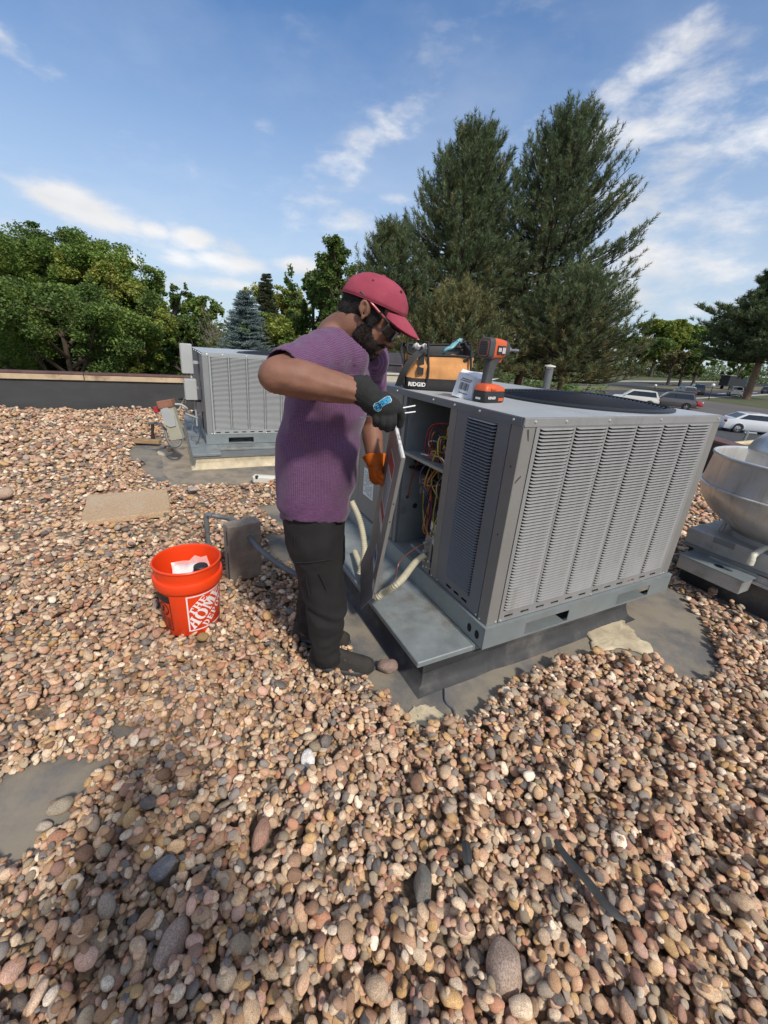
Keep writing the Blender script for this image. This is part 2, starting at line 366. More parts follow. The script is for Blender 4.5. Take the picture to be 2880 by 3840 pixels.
lot = MB(); lot.add([(5, 6, GZ+.004), (90, -20, GZ+.004), (140, 75, GZ+.004), (5, 75, GZ+.004)], [(0, 1, 2, 3)]); lot.build('parking_lot', m_asph)['kind'] = 'structure'
strip('lot_pavement', ((2500, 1700), (2880, 1716)), ((2500, 1556), (2880, 1585)), .008, m_asphd, (.3, 1.2))
strip('road', ((2440, 1494), (2802, 1483)), ((2440, 1463), (2802, 1464)), .012, m_asphd, (.5, .6))
strip('grass_median', ((2440, 1463), (2802, 1464)), ((2440, 1449), (2802, 1451)), .012, m_dry, (.5, .6))
strip('far_road', ((2440, 1449), (2802, 1451)), ((2440, 1436), (2802, 1438)), .012, m_asphd, (.5, .6))
strip('far_pavement', ((2440, 1432), (2802, 1434)), ((2440, 1428), (2802, 1430)), .016, m_conc, (.5, .6))
strip('kerb_strip', ((2588, 1497), (2802, 1486)), ((2588, 1493.5), (2802, 1482)), .03, m_conc, (.2, .6))
strip('lawn_island', ((2650, 1503), (2880, 1533)), ((2620, 1495), (2880, 1481)), .02, m_lawn, (0, .5))
for (x0, y0, x1, y1) in ((2490, 1442, 2520, 1443), (2690, 1478, 2720, 1476), (2800, 1474, 2840, 1473)):
    strip('lane_marking', ((x0, y0), (x1, y1)), ((x0, y0-1.2), (x1, y1-1.2)), .018, m_pwhite)
# ------------------------------------------------------------------ roof
m_roof = mat('roof_membrane', (.115, .115, .116), .82, var=.3, vscale=2.3, bump=.2, bscale=25, dirt=(.27, .23, .17), dscale=2.6, damt=.9, dlo=.36)
m_blackm = mat('black_membrane', (.042, .042, .043), .65, var=.35, vscale=4, bump=.35, bscale=14, dirt=(.17, .155, .13), dscale=4.2, damt=.6)
m_wall = mat('parapet_membrane', (.046, .047, .048), .6, var=.2, vscale=1.2, bump=.15, bscale=3, dirt=(.10, .10, .095), dscale=1.4, damt=.32, stretch=(1, 1, 3))
m_cope = mat('coping_brown', (.12, .058, .048), .55, var=.25, vscale=4, dirt=(.24, .13, .10), dscale=3, damt=.5)
m_copep = mat('coping_peeling', (.50, .38, .24), .7, var=.2, vscale=3, dirt=(.17, .10, .07), dscale=2.2, damt=.95)
m_bwall = mat('brick_wall', (.22, .12, .085), .9, var=.25, vscale=5, bump=.3, bscale=25)
RC = [uv(-16, -7), uv(2.0, -6.0), uv(5, -.5), uv(6.75, 2.41), uv(7.19, 3.13), uv(10.6, 9.1), uv(-16, 9.1)]
g = MB(); g.add([p_ for p_ in RC], [tuple(range(len(RC)))]); roof = g.build('roof', m_roof, kind='structure')
if roof.data.polygons[0].normal.z < 0: roof.data.flip_normals()
g = MB(); n_ = len(RC); low = [p_ + np.array([0, 0, GZ]) for p_ in RC]; top = [p_ - np.array([0, 0, .004]) for p_ in RC]
g.add(low+top, [(i, (i+1) % n_, n_+(i+1) % n_, n_+i) for i in range(n_)])
tag(g.build('building', m_bwall), 'low brick building whose gravel roof everything stands on', 'building')
def wallrun(root, A, B, zt, th_, cope_h, over=.03, lower=None):
    """membrane wall from A to B with a folded metal coping in sections"""
    d = B-A; L = np.linalg.norm(d); x = d/L; y = np.array([-x[1], x[0], 0]); M = AX(A, x, y, ZZ)
    g = MB(); g.box(0, L, -th_/2, th_/2, .0005, zt-.02, M); g.build('wall_face', m_wall, root)
    n = max(1, int(round(L/3.0)))
    for k in range(n):
        a, b = L*k/n, L*(k+1)/n
        dz = random.uniform(-.004, .004)
        g = MB(); g.box(a+.004, b-.004, -th_/2-over, th_/2+over, zt-.035+dz, zt+dz, M, .006); g.build('coping', m_cope, root)
        g = MB(); g.box(a+.006, b-.006, -th_/2-over-.006, -th_/2-over+.004, zt-cope_h+dz, zt-.037+dz, M, .004)
        g.build('fascia', lower or m_copep, root)
    return M
pw = thing('parapet_wall', 'long black membrane parapet wall with brown metal coping behind the far rooftop unit', 'wall', uv(-16, 9.1))
wallrun(pw, np.zeros(3), uv(26.4, 0), .66, .22, .125)
# seams in the membrane upstand
for k in range(11):
    g = MB(); g.box(1.2+2.35*k, 1.26+2.35*k, -.119, -.1105, .03, .50, AX((0,0,0), U, VV, ZZ)); g.build('seam', m_wall, pw)
A, B, C_ = uv(10.6, 9.1), uv(7.19, 3.13), uv(5.0, -.5)
pw2 = thing('parapet_wall', 'low brown capped roof edge beside the exhaust fan and the car park', 'wall', A)
m_red = mat('coping_red', (.20, .085, .07), .6, var=.2, vscale=5)
wallrun(pw2, B-A, np.zeros(3), .50, .22, .10, lower=m_cope); wallrun(pw2, C_-A, B-A+nrm(C_-B)*.01, .50, .22, .10, lower=m_cope)
# membrane sealant patches, flush sheets on the roof
m_cream = mat('cream_sealant', (.52, .44, .30), .75, var=.2, vscale=9, bump=.6, bscale=11, dirt=(.33, .26, .17), dscale=5, damt=.6)
m_sand = mat('tan_dust', (.27, .225, .165), .9, var=.25, vscale=6, bump=.15, bscale=40, dirt=(.12, .11, .10), dscale=5, damt=.8)
def patch(name, px, m_, z=.004, ridge=.004, wob=.012, seed=0):
    """thin irregular poured patch with a raised rim, from ground points"""
    P = np.array([onz(x, y, z)[:2] for x, y in px]); c = P.mean(0); r_ = np.random.default_rng(seed)
    Q = spline(np.vstack([P, P[:1]]), 6)[:-1]; Q = Q + r_.normal(0, wob, Q.shape)*.5
    g = MB(); n = len(Q); rings = []
    for s_, h in ((1, 0), (.96, ridge), (.8, ridge*.8), (.55, ridge*1.1), (.25, ridge*.9)):
        rings.append(np.column_stack([c+(Q-c)*s_, np.full(n, z+h)+ (r_.normal(0, .0012, n) if s_ < 1 else 0)]))
    g.loft(rings, cap0=False); return g.build(name, m_, roof, smooth=60)
patch('sealant_patch', [(2200, 2330), (2290, 2305), (2350, 2340), (2390, 2390), (2440, 2420), (2430, 2455), (2330, 2432), (2230, 2440), (2208, 2390)], m_cream, .006, .008, seed=1)
patch('sealant_patch', [(1515, 2670), (1580, 2640), (1640, 2660), (1655, 2712), (1560, 2730), (1520, 2700)], m_cream, .005, .003, .02, seed=2)
patch('dust_stain', [(610, 1700), (700, 1640), (790, 1760), (1000, 1790), (1060, 1805), (900, 1816), (700, 1812), (620, 1780)], m_sand, .003, .0, .02, seed=5)
patch('sealant_patch', [(590, 1690), (625, 1682), (650, 1693), (630, 1708), (596, 1706)], m_cream, .006, .002, .01, seed=6)
m_caulk = mat('grey_caulk', (.16, .165, .18), .6, var=.2, vscale=20)
g = MB(); pts = [onz(x, y, .006) for x, y in ((1668, 2585), (1672, 2630), (1700, 2660), (1706, 2700), (1690, 2712))]
g.tube(spline(pts, 5), [.006]*21, 6, flat=1.0); pts = [onz(x, y, .005) for x, y in ((1600, 2705), (1628, 2716), (1652, 2712))]; g.tube(spline(pts, 4), [.007]*9, 6)
g.build('caulk_bead', m_caulk, roof, smooth=60)
# ------------------------------------------------------------------ river gravel
def inpoly(P, poly):
    x, y = P[:, 0], P[:, 1]; r_ = np.zeros(len(P), bool); j = len(poly)-1
    for i in range(len(poly)):
        xi, yi = poly[i]; xj, yj = poly[j]
        c = ((yi > y) != (yj > y)) & (x < (xj-xi)*(y-yi)/(yj-yi+1e-12)+xi); r_ ^= c; j = i
    return r_
def gp(px, z=.02): return [tuple(onz(x, y, z)[:2]) for x, y in px]
S_ = .94; UC = np.array([.5659*S_, 1.6564*S_, 0])          # near unit corner on the ground
def ul(a, b): return tuple((UC + a*U + b*VV)[:2])
FC = np.array([-2.105, 4.84, 0])
def fl(a, b): return tuple((FC + a*U + b*VV)[:2])
BARE = [
 gp([(0,2918),(43,2889),(130,2868),(166,2850),(217,2839),(289,2853),(362,2846),(434,2839),(506,2824),(463,2839),(427,2882),(362,2925),(318,2962),(275,3005),(268,3063),(217,3106),(145,3157),(108,3200),(43,3215),(-60,3240),(-200,3200),(-200,2980)]),
 gp([(430,2700),(500,2720),(560,2765),(470,2790),(405,2740)]),
 gp([(1376,2557),(1402,2601),(1452,2630),(1503,2661),(1551,2737),(1658,2715),(1712,2706),(1810,2692),(1828,2657),(1900,2567),(1971,2536),(2096,2483),(2203,2447),(2283,2443),(2381,2470),(2470,2492),(2524,2532),(2631,2559),(2711,2523),(2684,2434),(2649,2345),(2590,2275),(2545,2205)]) + [ul(1.5, .3), ul(1.5, 2.4), ul(-.6, 2.4)] + gp([(1090,2000),(1000,1995),(1010,2105),(1100,2125),(1200,2260),(1300,2420)]),
 gp([(477,1690),(504,1668),(597,1632)]) + [fl(-.42, .2), fl(-.4, 2.6), fl(1.8, 2.6), fl(1.8, -.5)] + gp([(1100,1800),(1020,1812),(900,1820),(694,1822),(613,1814),(586,1804),(521,1755),(542,1730),(488,1717)]),
]
FANC = np.array([2.655, 2.496]); FAN = [tuple((np.array([2.17, 2.65]) + (a*U + b*VV)[:2])) for a, b in ((-.02, .02), (-.02, -.74), (.74, -.74), (.74, .02))]
BARE.append(FAN)
roofpoly = [tuple(p_[:2]) for p_ in [uv(-12, -4), uv(2.6, -4), uv(4.8, -.5), uv(6.6, 2.5), uv(10.3, 8.95), uv(-12, 8.95)]]
def zone(r0, r1, dens, a_lo, a_med, a_hi, sig, azl=(-55, 52)):
    A = .5*rad(azl[1]-azl[0])*(r1*r1-r0*r0); n = int(A*dens)
    r_ = np.sqrt(rng.uniform(r0*r0, r1*r1, n)); a = np.radians(rng.uniform(*azl, n)); P = np.column_stack([r_*np.sin(a), r_*np.cos(a)])
    sz = np.clip(np.exp(rng.normal(math.log(a_med), sig, n)), a_lo, a_hi)
    k = inpoly(P, roofpoly)
    for b in BARE:
        bb = np.array(b); k &= ~(inpoly(P, b))
    return P[k], sz[k]
Pz = []; 
for args in ((.2, 1.6, 6800, .0065, .0122, .029, .36, (-86, 86)), (1.6, 2.9, 4300, .0075, .0138, .030, .33, (-66, 70)), (2.9, 5.2, 1500, .011, .018, .034, .28, (-58, 60)), (5.2, 10.6, 520, .02, .029, .043, .2, (-58, 50))):
    Pz.append(zone(*args))
GP = np.vstack([q[0] for q in Pz]); GS = np.concatenate([q[1] for q in Pz])
# big stones that stand out in the photograph get room of their own
STONES = [  # pixel x, y, half length (m), ratio b, ratio c, yaw, colour, label
 (1452, 2492, .052, .72, .62, .3, (.36, .25, .22), 'large smooth pinkish stone touching the toe of the work shoe'),
 (1155, 2868, .040, .62, .5, 1.75, (.86, .84, .78), 'white oval stone lying alone in the gravel in front of the curb'),
 (1888, 3660, .054, .86, .7, 1.4, (.40, .30, .24), 'biggest speckled tan cobble at the bottom edge of the photo'),
 (650, 3560, .050, .66, .55, 1.3, (.34, .25, .20), 'large flat mauve brown cobble in the shaded gravel'),
 (1583, 3345, .052, .50, .4, 1.45, (.17, .17, .155), 'long dark grey green stone standing out among pebbles'),
 (622, 3270, .040, .62, .5, .75, (.15, .165, .19), 'blue grey oval stone with speckles in the shaded gravel'),
 (980, 3150, .046, .55, .5, 1.4, (.35, .19, .14), 'long rusty red pebble in the middle of the gravel'),
 (230, 3045, .036, .72, .6, .6, (.30, .26, .19), 'olive tan oval stone on the edge of the bare roof patch'),
 (158, 3080, .024, .6, .6, .2, (.55, .47, .40), 'small cream stone lying on the bare roof patch'),
 (205, 2985, .021, .55, .5, .5, (.30, .17, .09), 'rust brown pebble alone on the bare roof patch'),
 (2120, 2760, .036, .6, .5, 1.3, (.20, .205, .20), 'smooth grey stone in the sunlit gravel below the louvred panel'),
 (760, 2402, .030, .8, .6, .1, (.42, .27, .10), 'orange ochre stone just in front of the orange bucket'),
 (12, 1868, .085, .6, .6, .2, (.46, .33, .24), 'broken pale brick like stone at the left edge of the photo'),
 (725, 1845, .050, .75, .45, .1, (.5, .45, .38), 'pale stone beside the paving slab far corner'),
]
order = rng.permutation(len(GP)); GP = GP[order]; GS = GS[order]
keep = np.ones(len(GP), bool)
for st in STONES:
    c = onz(st[0], st[1], .035)[:2]; keep &= np.hypot(GP[:, 0]-c[0], GP[:, 1]-c[1]) > st[2]*.92
GP = GP[keep]; GS = GS[keep]; NG = len(GP)
GB = GS*rng.uniform(.62, .95, NG); GC = GS*rng.uniform(.34, .66, NG); GY = rng.uniform(0, 2*math.pi, NG)
# slight preferred direction, as the photograph shows
x0h, y0h, res = -11., 0., .0065
HMs = {}
class Height:
    def __init__(s, x0, x1, y0, y1, res): s.x0, s.y0, s.res = x0, y0, res; s.h = np.zeros((int((x1-x0)/res)+2, int((y1-y0)/res)+2), np.float32)
HN = Height(-3.4, 3.4, .0, 3.3, .006); HF = Height(-12, 8, 0, 12, .016)
GZc = np.zeros(NG); TX = np.zeros(NG); TY = np.zeros(NG)
rr_ = np.hypot(GP[:, 0], GP[:, 1])
near = (np.abs(GP[:, 0]) < 3.3) & (GP[:, 1] < 3.2) & (rr_ < 3.1) & (GP[:, 1] > .07)
cy_, sy_ = np.cos(GY), np.sin(GY)
for i in range(NG):
    Hm = HN if near[i] else HF
    a, b, c = GS[i], GB[i], GC[i]; x, y = GP[i]; R_ = a
    i0 = int((x-R_-Hm.x0)/Hm.res); i1 = int((x+R_-Hm.x0)/Hm.res)+2; j0 = int((y-R_-Hm.y0)/Hm.res); j1 = int((y+R_-Hm.y0)/Hm.res)+2
    if i0 < 0 or j0 < 0: i0 = max(i0, 0); j0 = max(j0, 0)
    sub = Hm.h[i0:i1, j0:j1]
    if sub.size == 0: continue
    gx = Hm.x0 + Hm.res*np.arange(i0, i0+sub.shape[0]) - x; gy = Hm.y0 + Hm.res*np.arange(j0, j0+sub.shape[1]) - y
    lx = (gx[:, None]*cy_[i] + gy[None, :]*sy_[i])/a; ly = (-gx[:, None]*sy_[i] + gy[None, :]*cy_[i])/b
    q = lx*lx + ly*ly; ins = q < 1
    if not ins.any(): continue
    dome = c*np.sqrt(np.where(ins, 1-q, 0)); hs = sub[ins]; need = hs + dome[ins]
    zc = max(.42*need.max() + .58*need.mean(), c*.9)
    if hs.size > 4:
        w_ = ins; gxx = np.broadcast_to(gx[:, None], sub.shape)[w_]; gyy = np.broadcast_to(gy[None, :], sub.shape)[w_]
        TX[i] = np.clip((gxx*(hs-hs.mean())).sum()/((gxx*gxx).sum()+1e-9), -.7, .7); TY[i] = np.clip((gyy*(hs-hs.mean())).sum()/((gyy*gyy).sum()+1e-9), -.7, .7)
    GZc[i] = zc; sub[ins] = np.maximum(hs, zc + dome[ins])
# rotation matrices from yaw and the slope the stone rests on
nx, ny = -TX*.8 + rng.normal(0, .12, NG), -TY*.8 + rng.normal(0, .12, NG)
def rotmat(i):
    z = nrm((nx[i], ny[i], 1)); x = nrm(np.array([cy_[i], sy_[i], 0]) - z*(np.array([cy_[i], sy_[i], 0])@z)); return np.stack([x, np.cross(z, x), z], 1)
def pebble_mesh(k, sub=2):
    r_ = np.random.default_rng(100+k); bm = bmesh.new(); bmesh.ops.create_icosphere(bm, subdivisions=sub, radius=1)
    V = np.array([v.co for v in bm.verts]); n_pl = 4 if k % 3 == 0 else (10 if k % 3 == 1 else 16)
    pn_ = r_.normal(0, 1, (n_pl, 3)); pn_ /= np.linalg.norm(pn_, axis=1)[:, None]; d_ = r_.uniform(.58 if k % 3 == 0 else .70, .90 if k % 3 == 0 else .97, n_pl)
    for it in range(n_pl):
        s_ = V@pn_[it]-d_[it]; V = V - np.where(s_ > 0, s_*.85, 0)[:, None]*pn_[it]
    fr = r_.normal(0, 1.6, (5, 3)); ph = r_.uniform(0, 6.28, 5)
    V = V*(1 + sum(.035*np.sin(V@fr[j]+ph[j]) for j in range(5)))[:, None]
    V /= np.abs(V).max(0)
    for v, c in zip(bm.verts, V): v.co = c
    me = bpy.data.meshes.new('pebble'); bm.to_mesh(me); bm.free()
    me.polygons.foreach_set('use_smooth', [True]*len(me.polygons)); me.materials.append(m_peb); return me
def pebble_material(name, fixed=None):
    M = bpy.data.materials.new(name); M.use_nodes = True; t = M.node_tree; b = t.nodes['Principled BSDF']; n = t.nodes.new; l = t.links.new
    tc_ = n('ShaderNodeTexCoord'); oi = n('ShaderNodeObjectInfo')
    PAL = [(.43,.335,.235),(.36,.245,.175),(.50,.43,.335),(.27,.175,.115),(.40,.27,.20),(.30,.275,.235),(.185,.115,.08),(.46,.34,.215),(.40,.275,.235),(.24,.22,.20),(.55,.49,.40),(.33,.215,.13),(.15,.152,.158),(.44,.36,.275),(.35,.185,.125),(.39,.27,.13),(.30,.225,.165),(.50,.39,.30),(.085,.09,.10),(.37,.30,.22),(.62,.58,.50),(.26,.235,.18),(.43,.30,.21),(.24,.145,.12)]
    if fixed is None:
        rp = n('ShaderNodeValToRGB'); rp.color_ramp.interpolation = 'CONSTANT'; e = rp.color_ramp.elements
        for i, c in enumerate(PAL):
            el_ = e[0] if i == 0 else (e[1] if i == 1 else e.new(i/len(PAL)))
            el_.position = i/len(PAL); el_.color = (*[q*f_ for q, f_ in zip(c, (1.62, 1.44, 1.27))], 1)
        l(oi.outputs['Random'], rp.inputs[0]); base = rp.outputs[0]
    else:
        rg = n('ShaderNodeRGB'); rg.outputs[0].default_value = (*fixed, 1); base = rg.outputs[0]
    wn = n('ShaderNodeTexWhiteNoise'); wn.noise_dimensions = '1D'; ml = n('ShaderNodeMath'); ml.operation = 'MULTIPLY'; ml.inputs[1].default_value = 917.3; l(oi.outputs['Random'], ml.inputs[0]); l(ml.outputs[0], wn.inputs['W'])
    # offset the grain per stone
    ad = n('ShaderNodeVectorMath'); ad.operation = 'MULTIPLY_ADD'; l(wn.outputs['Color'], ad.inputs[0]); ad.inputs[1].default_value = (20, 20, 20); l(tc_.outputs['Object'], ad.inputs[2])
    def nz(sc, det, ro=.6):
        q = n('ShaderNodeTexNoise'); q.inputs['Scale'].default_value = sc; q.inputs['Detail'].default_value = det; q.inputs['Roughness'].default_value = ro; l(ad.outputs[0], q.inputs['Vector']); return q
    sp = nz(11, 5, .78); mr_ = n('ShaderNodeMapRange'); l(sp.outputs[0], mr_.inputs[0]); mr_.inputs[1].default_value = .35; mr_.inputs[2].default_value = .66; mr_.inputs[3].default_value = .44; mr_.inputs[4].default_value = 1.5
    ct = n('ShaderNodeMath'); ct.operation = 'MULTIPLY_ADD'; l(wn.outputs['Value'], ct.inputs[0]); ct.inputs[1].default_value = .45; ct.inputs[2].default_value = .78
    mm = n('ShaderNodeMath'); mm.operation = 'MULTIPLY'; l(mr_.outputs[0], mm.inputs[0]); l(ct.outputs[0], mm.inputs[1])
    lo = nz(1.7, 3); m2 = n('ShaderNodeMapRange'); l(lo.outputs[0], m2.inputs[0]); m2.inputs[1].default_value = .4; m2.inputs[2].default_value = .62; m2.inputs[4].default_value = .45
    mx_ = n('ShaderNodeMix'); mx_.data_type = 'RGBA'; l(m2.outputs[0], mx_.inputs[0]); l(base, mx_.inputs[6]); mx_.inputs[7].default_value = (.36, .25, .17, 1)
    hs = n('ShaderNodeHueSaturation'); l(mx_.outputs[2], hs.inputs['Color']); l(mm.outputs[0], hs.inputs['Value']); l(hs.outputs[0], b.inputs['Base Color'])
    b.inputs['Roughness'].default_value = .72; b.inputs['Specular IOR Level'].default_value = .35
    bp = n('ShaderNodeBump'); bp.inputs['Strength'].default_value = .35; bp.inputs['Distance'].default_value = .08; l(sp.outputs[0], bp.inputs['Height']); l(bp.outputs[0], b.inputs['Normal'])
    return M
m_peb = pebble_material('river_pebble')
SHAPES = [pebble_mesh(k) for k in range(16)]
gi = rng.integers(0, 16, NG)
# the 300 that show largest become objects of their own
ctr = np.column_stack([GP, GZc]); q_ = ctr - CAM; zc_ = q_@FW; pxs = 1440+PCX+FPX*(q_@RT)/zc_; pys = 1920+PCY-FPX*(q_@UP)/zc_
show = np.zeros(NG)
for i in np.argsort(-GS/np.maximum(zc_, .3))[:2600]:
    if zc_[i] < .2 or not (10 < pxs[i] < 2870 and 10 < pys[i] < 3830): continue
    Hm = HN if near[i] else HF
    hx = Hm.h[int((GP[i, 0]-Hm.x0)/Hm.res), int((GP[i, 1]-Hm.y0)/Hm.res)]
    if hx > GZc[i]+GC[i]+.006: continue
    show[i] = GS[i]*GB[i]/zc_[i]**2
big = np.argsort(-show)[:300]; isbig = np.zeros(NG, bool); isbig[big] = True
for i in big:
    o = link('pebble', SHAPES[gi[i]], roof); R3 = rotmat(i)*np.array([GS[i], GB[i], GC[i]])
    o.matrix_world = Matrix(AX(ctr[i], R3[:, 0], R3[:, 1], R3[:, 2]).tolist())
rest = np.where(~isbig & (GZc > 0))[0]
gm = bpy.data.meshes.new('gravel'); gm.vertices.add(len(rest)); gm.vertices.foreach_set('co', ctr[rest].astype(np.float32).ravel())
eul = np.array([Matrix(rotmat(i).tolist()).to_euler() for i in rest], dtype=np.float32)
for nm_, ty, dat in (('rot', 'FLOAT_VECTOR', eul), ('scl', 'FLOAT_VECTOR', np.column_stack([GS, GB, GC])[rest].astype(np.float32))):
    at_ = gm.attributes.new(nm_, ty, 'POINT'); at_.data.foreach_set('vector', dat.ravel())
at_ = gm.attributes.new('idx', 'INT', 'POINT'); at_.data.foreach_set('value', gi[rest].astype(np.int32))
gm.materials.append(m_peb)
gravel = link('gravel', gm, roof, kind='stuff')
pc = bpy.data.collections.new('pebble_shapes')
for k, me in enumerate(SHAPES): pc.objects.link(bpy.data.objects.new('pebble_shape_%02d' % k, me))
ng = bpy.data.node_groups.new('scatter', 'GeometryNodeTree'); ng.interface.new_socket('Geometry', in_out='INPUT', socket_type='NodeSocketGeometry'); ng.interface.new_socket('Geometry', in_out='OUTPUT', socket_type='NodeSocketGeometry')
a_ = ng.nodes.new('NodeGroupInput'); z_ = ng.nodes.new('NodeGroupOutput'); ip = ng.nodes.new('GeometryNodeInstanceOnPoints'); ci = ng.nodes.new('GeometryNodeCollectionInfo')
ci.inputs['Collection'].default_value = pc; ci.inputs['Separate Children'].default_value = True; ci.inputs['Reset Children'].default_value = True
def attr(nm_, ty):
    q = ng.nodes.new('GeometryNodeInputNamedAttribute'); q.data_type = ty; q.inputs['Name'].default_value = nm_; return q.outputs['Attribute']
er = ng.nodes.new('FunctionNodeEulerToRotation'); ng.links.new(attr('rot', 'FLOAT_VECTOR'), er.inputs[0])
ng.links.new(a_.outputs[0], ip.inputs['Points']); ng.links.new(ci.outputs[0], ip.inputs['Instance']); ip.inputs['Pick Instance'].default_value = True
ng.links.new(attr('idx', 'INT'), ip.inputs['Instance Index']); ng.links.new(er.outputs[0], ip.inputs['Rotation']); ng.links.new(attr('scl', 'FLOAT_VECTOR'), ip.inputs['Scale'])
ng.links.new(ip.outputs[0], z_.inputs[0])
md = gravel.modifiers.new('scatter', 'NODES'); md.node_group = ng
STM = {}
for k, st in enumerate(STONES):
    c = onz(st[0], st[1], .035); a = st[2]; M_ = STM.setdefault(st[6], pebble_material('stone_%d' % k, st[6]))
    me = pebble_mesh(50+3*k, 3); me.name = 'stone'; me.materials.clear(); me.materials.append(M_)
    o = link('stone', me); tag(o, st[7], 'stone', 'single stones that stand out in the gravel')
    bare = k in (0, 8, 9); z = (a*st[4]*.85 if bare else .048+a*st[4]*.55)
    o.location = (c[0], c[1], z); o.rotation_euler = (random.uniform(-.1, .1), random.uniform(-.1, .1), st[5]); o.scale = (a, a*st[3], a*st[4])
# grit and dust settled between the stones
gr = .07; xs_ = np.arange(-11, 8, gr); ys_ = np.arange(.05, 11.5, gr); GX, GYY = np.meshgrid(xs_, ys_, indexing='ij'); Q = np.column_stack([GX.ravel(), GYY.ravel()])
ins = inpoly(Q, roofpoly)
for b_ in BARE: ins &= ~inpoly(Q, b_)
ins = ins.reshape(GX.shape); er_ = ins.copy(); er_[1:] &= ins[:-1]; er_[:-1] &= ins[1:]; er_[:, 1:] &= ins[:, :-1]; er_[:, :-1] &= ins[:, 1:]
cells = er_[:-1, :-1] & er_[1:, :-1] & er_[1:, 1:] & er_[:-1, 1:]; ii, jj = np.nonzero(cells); ny_ = len(ys_)
zg = np.where(er_, .013+.004*np.sin(GX*31+GYY*17)*np.sin(GYY*27), .001)
V = np.column_stack([GX.ravel(), GYY.ravel(), zg.ravel()]); F = np.stack([ii*ny_+jj, (ii+1)*ny_+jj, (ii+1)*ny_+jj+1, ii*ny_+jj+1], 1)
used, inv_ = np.unique(F, return_inverse=True); m_grit = mat('grit', (.19, .145, .10), .95, var=.5, vscale=60, bump=.8, bscale=150)
link('grit', fastmesh('grit', V[used], inv_.reshape(F.shape), m_grit), roof, kind='stuff')
# ================================================================== rooftop units
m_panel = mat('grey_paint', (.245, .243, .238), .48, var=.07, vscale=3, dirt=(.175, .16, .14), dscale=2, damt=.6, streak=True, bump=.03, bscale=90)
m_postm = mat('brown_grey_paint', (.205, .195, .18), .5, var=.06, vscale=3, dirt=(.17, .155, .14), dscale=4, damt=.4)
m_side = mat('shaded_side_paint', (.155, .165, .18), .5, var=.06, vscale=3, dirt=(.15, .145, .14), dscale=4, damt=.35)  # unit paint darkened: shade of the sunless left side put into the colour
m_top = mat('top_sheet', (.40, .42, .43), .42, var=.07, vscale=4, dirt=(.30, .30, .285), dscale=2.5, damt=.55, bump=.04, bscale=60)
m_galv = mat('galvanised', (.26, .295, .30), .40, metal=.35, var=.10, vscale=7, dirt=(.25, .25, .235), dscale=5, damt=.5, bump=.04, bscale=120)
m_galvd = mat('galvanised_dull', (.20, .215, .215), .55, metal=.25, var=.12, vscale=6, dirt=(.13, .125, .115), dscale=4, damt=.5)
m_pan = mat('pan_galvanised', (.225, .25, .252), .45, metal=.10, var=.22, vscale=7, dirt=(.15, .125, .095), dscale=4.0, damt=.9, bump=.05, bscale=200)
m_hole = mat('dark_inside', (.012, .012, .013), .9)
m_coil = mat('coil_fins', (.022, .022, .024), .6, metal=.3, var=.3, vscale=80, stretch=(1, 1, 6))
m_screw = mat('zinc_screw', (.72, .72, .70), .3, metal=.7)
m_blk = mat('black_plastic', (.022, .022, .023), .5, var=.2, vscale=20)
m_paper = mat('label_paper', (.66, .68, .66), .8, var=.06, vscale=14)
m_ink = mat('ink', (.10, .11, .11), .8)
m_guard = mat('guard_wire', (.018, .018, .02), .42)
m_red_l = mat('warning_red', (.42, .035, .03), .6)
m_cond = mat('beige_conduit', (.47, .43, .31), .55, var=.12, vscale=18)
m_pvcg = mat('grey_conduit', (.135, .145, .15), .5, var=.15, vscale=10)
UH = 1.058; UW = 1.3944; NR = 58
def louver_mesh(L, hgt, proud, flip=False):
    """one pressed louver: hood with rounded ends, hung from its top edge; length along +x, outward = -y"""
    xs = [0, .004, .011, .022, L-.022, L-.011, L-.004, L]; k = [0, .45, .8, 1, 1, .8, .45, 0]
    rows = []
    for x, q in zip(xs, k):
        z0 = -hgt*q
        rows.append([(x, .0015, 0), (x, -proud*.55*q, z0*.42), (x, -proud*q, z0-.0006), (x, -proud*q+.0012, z0-.001), (x, -proud*.5*q+.0016, z0*.45), (x, .003, -.0006)])
    g = MB(); g.loft(rows, close=True); me = g.mesh('louver'); return me
def screw(parent, p_, n_, mat_=None, r_=.006, name='screw', me=[None]):
    if me[0] is None:
        g = MB(); g.lathe([(.0062, -.0005), (.0062, .001), (.0042, .0014), (.0042, .0048), (.0022, .0056)], 6, cap1=True); me[0] = g.mesh('screw'); me[0].materials.append(m_screw)
    o = link(name, me[0], parent); F_ = frame(n_); s_ = r_/.006
    o.matrix_parent_inverse = Matrix.Identity(4)
    o.matrix_basis = Matrix(AX(p_, F_[:, 0]*s_, F_[:, 1]*s_, F_[:, 2]*s_).tolist()); return o
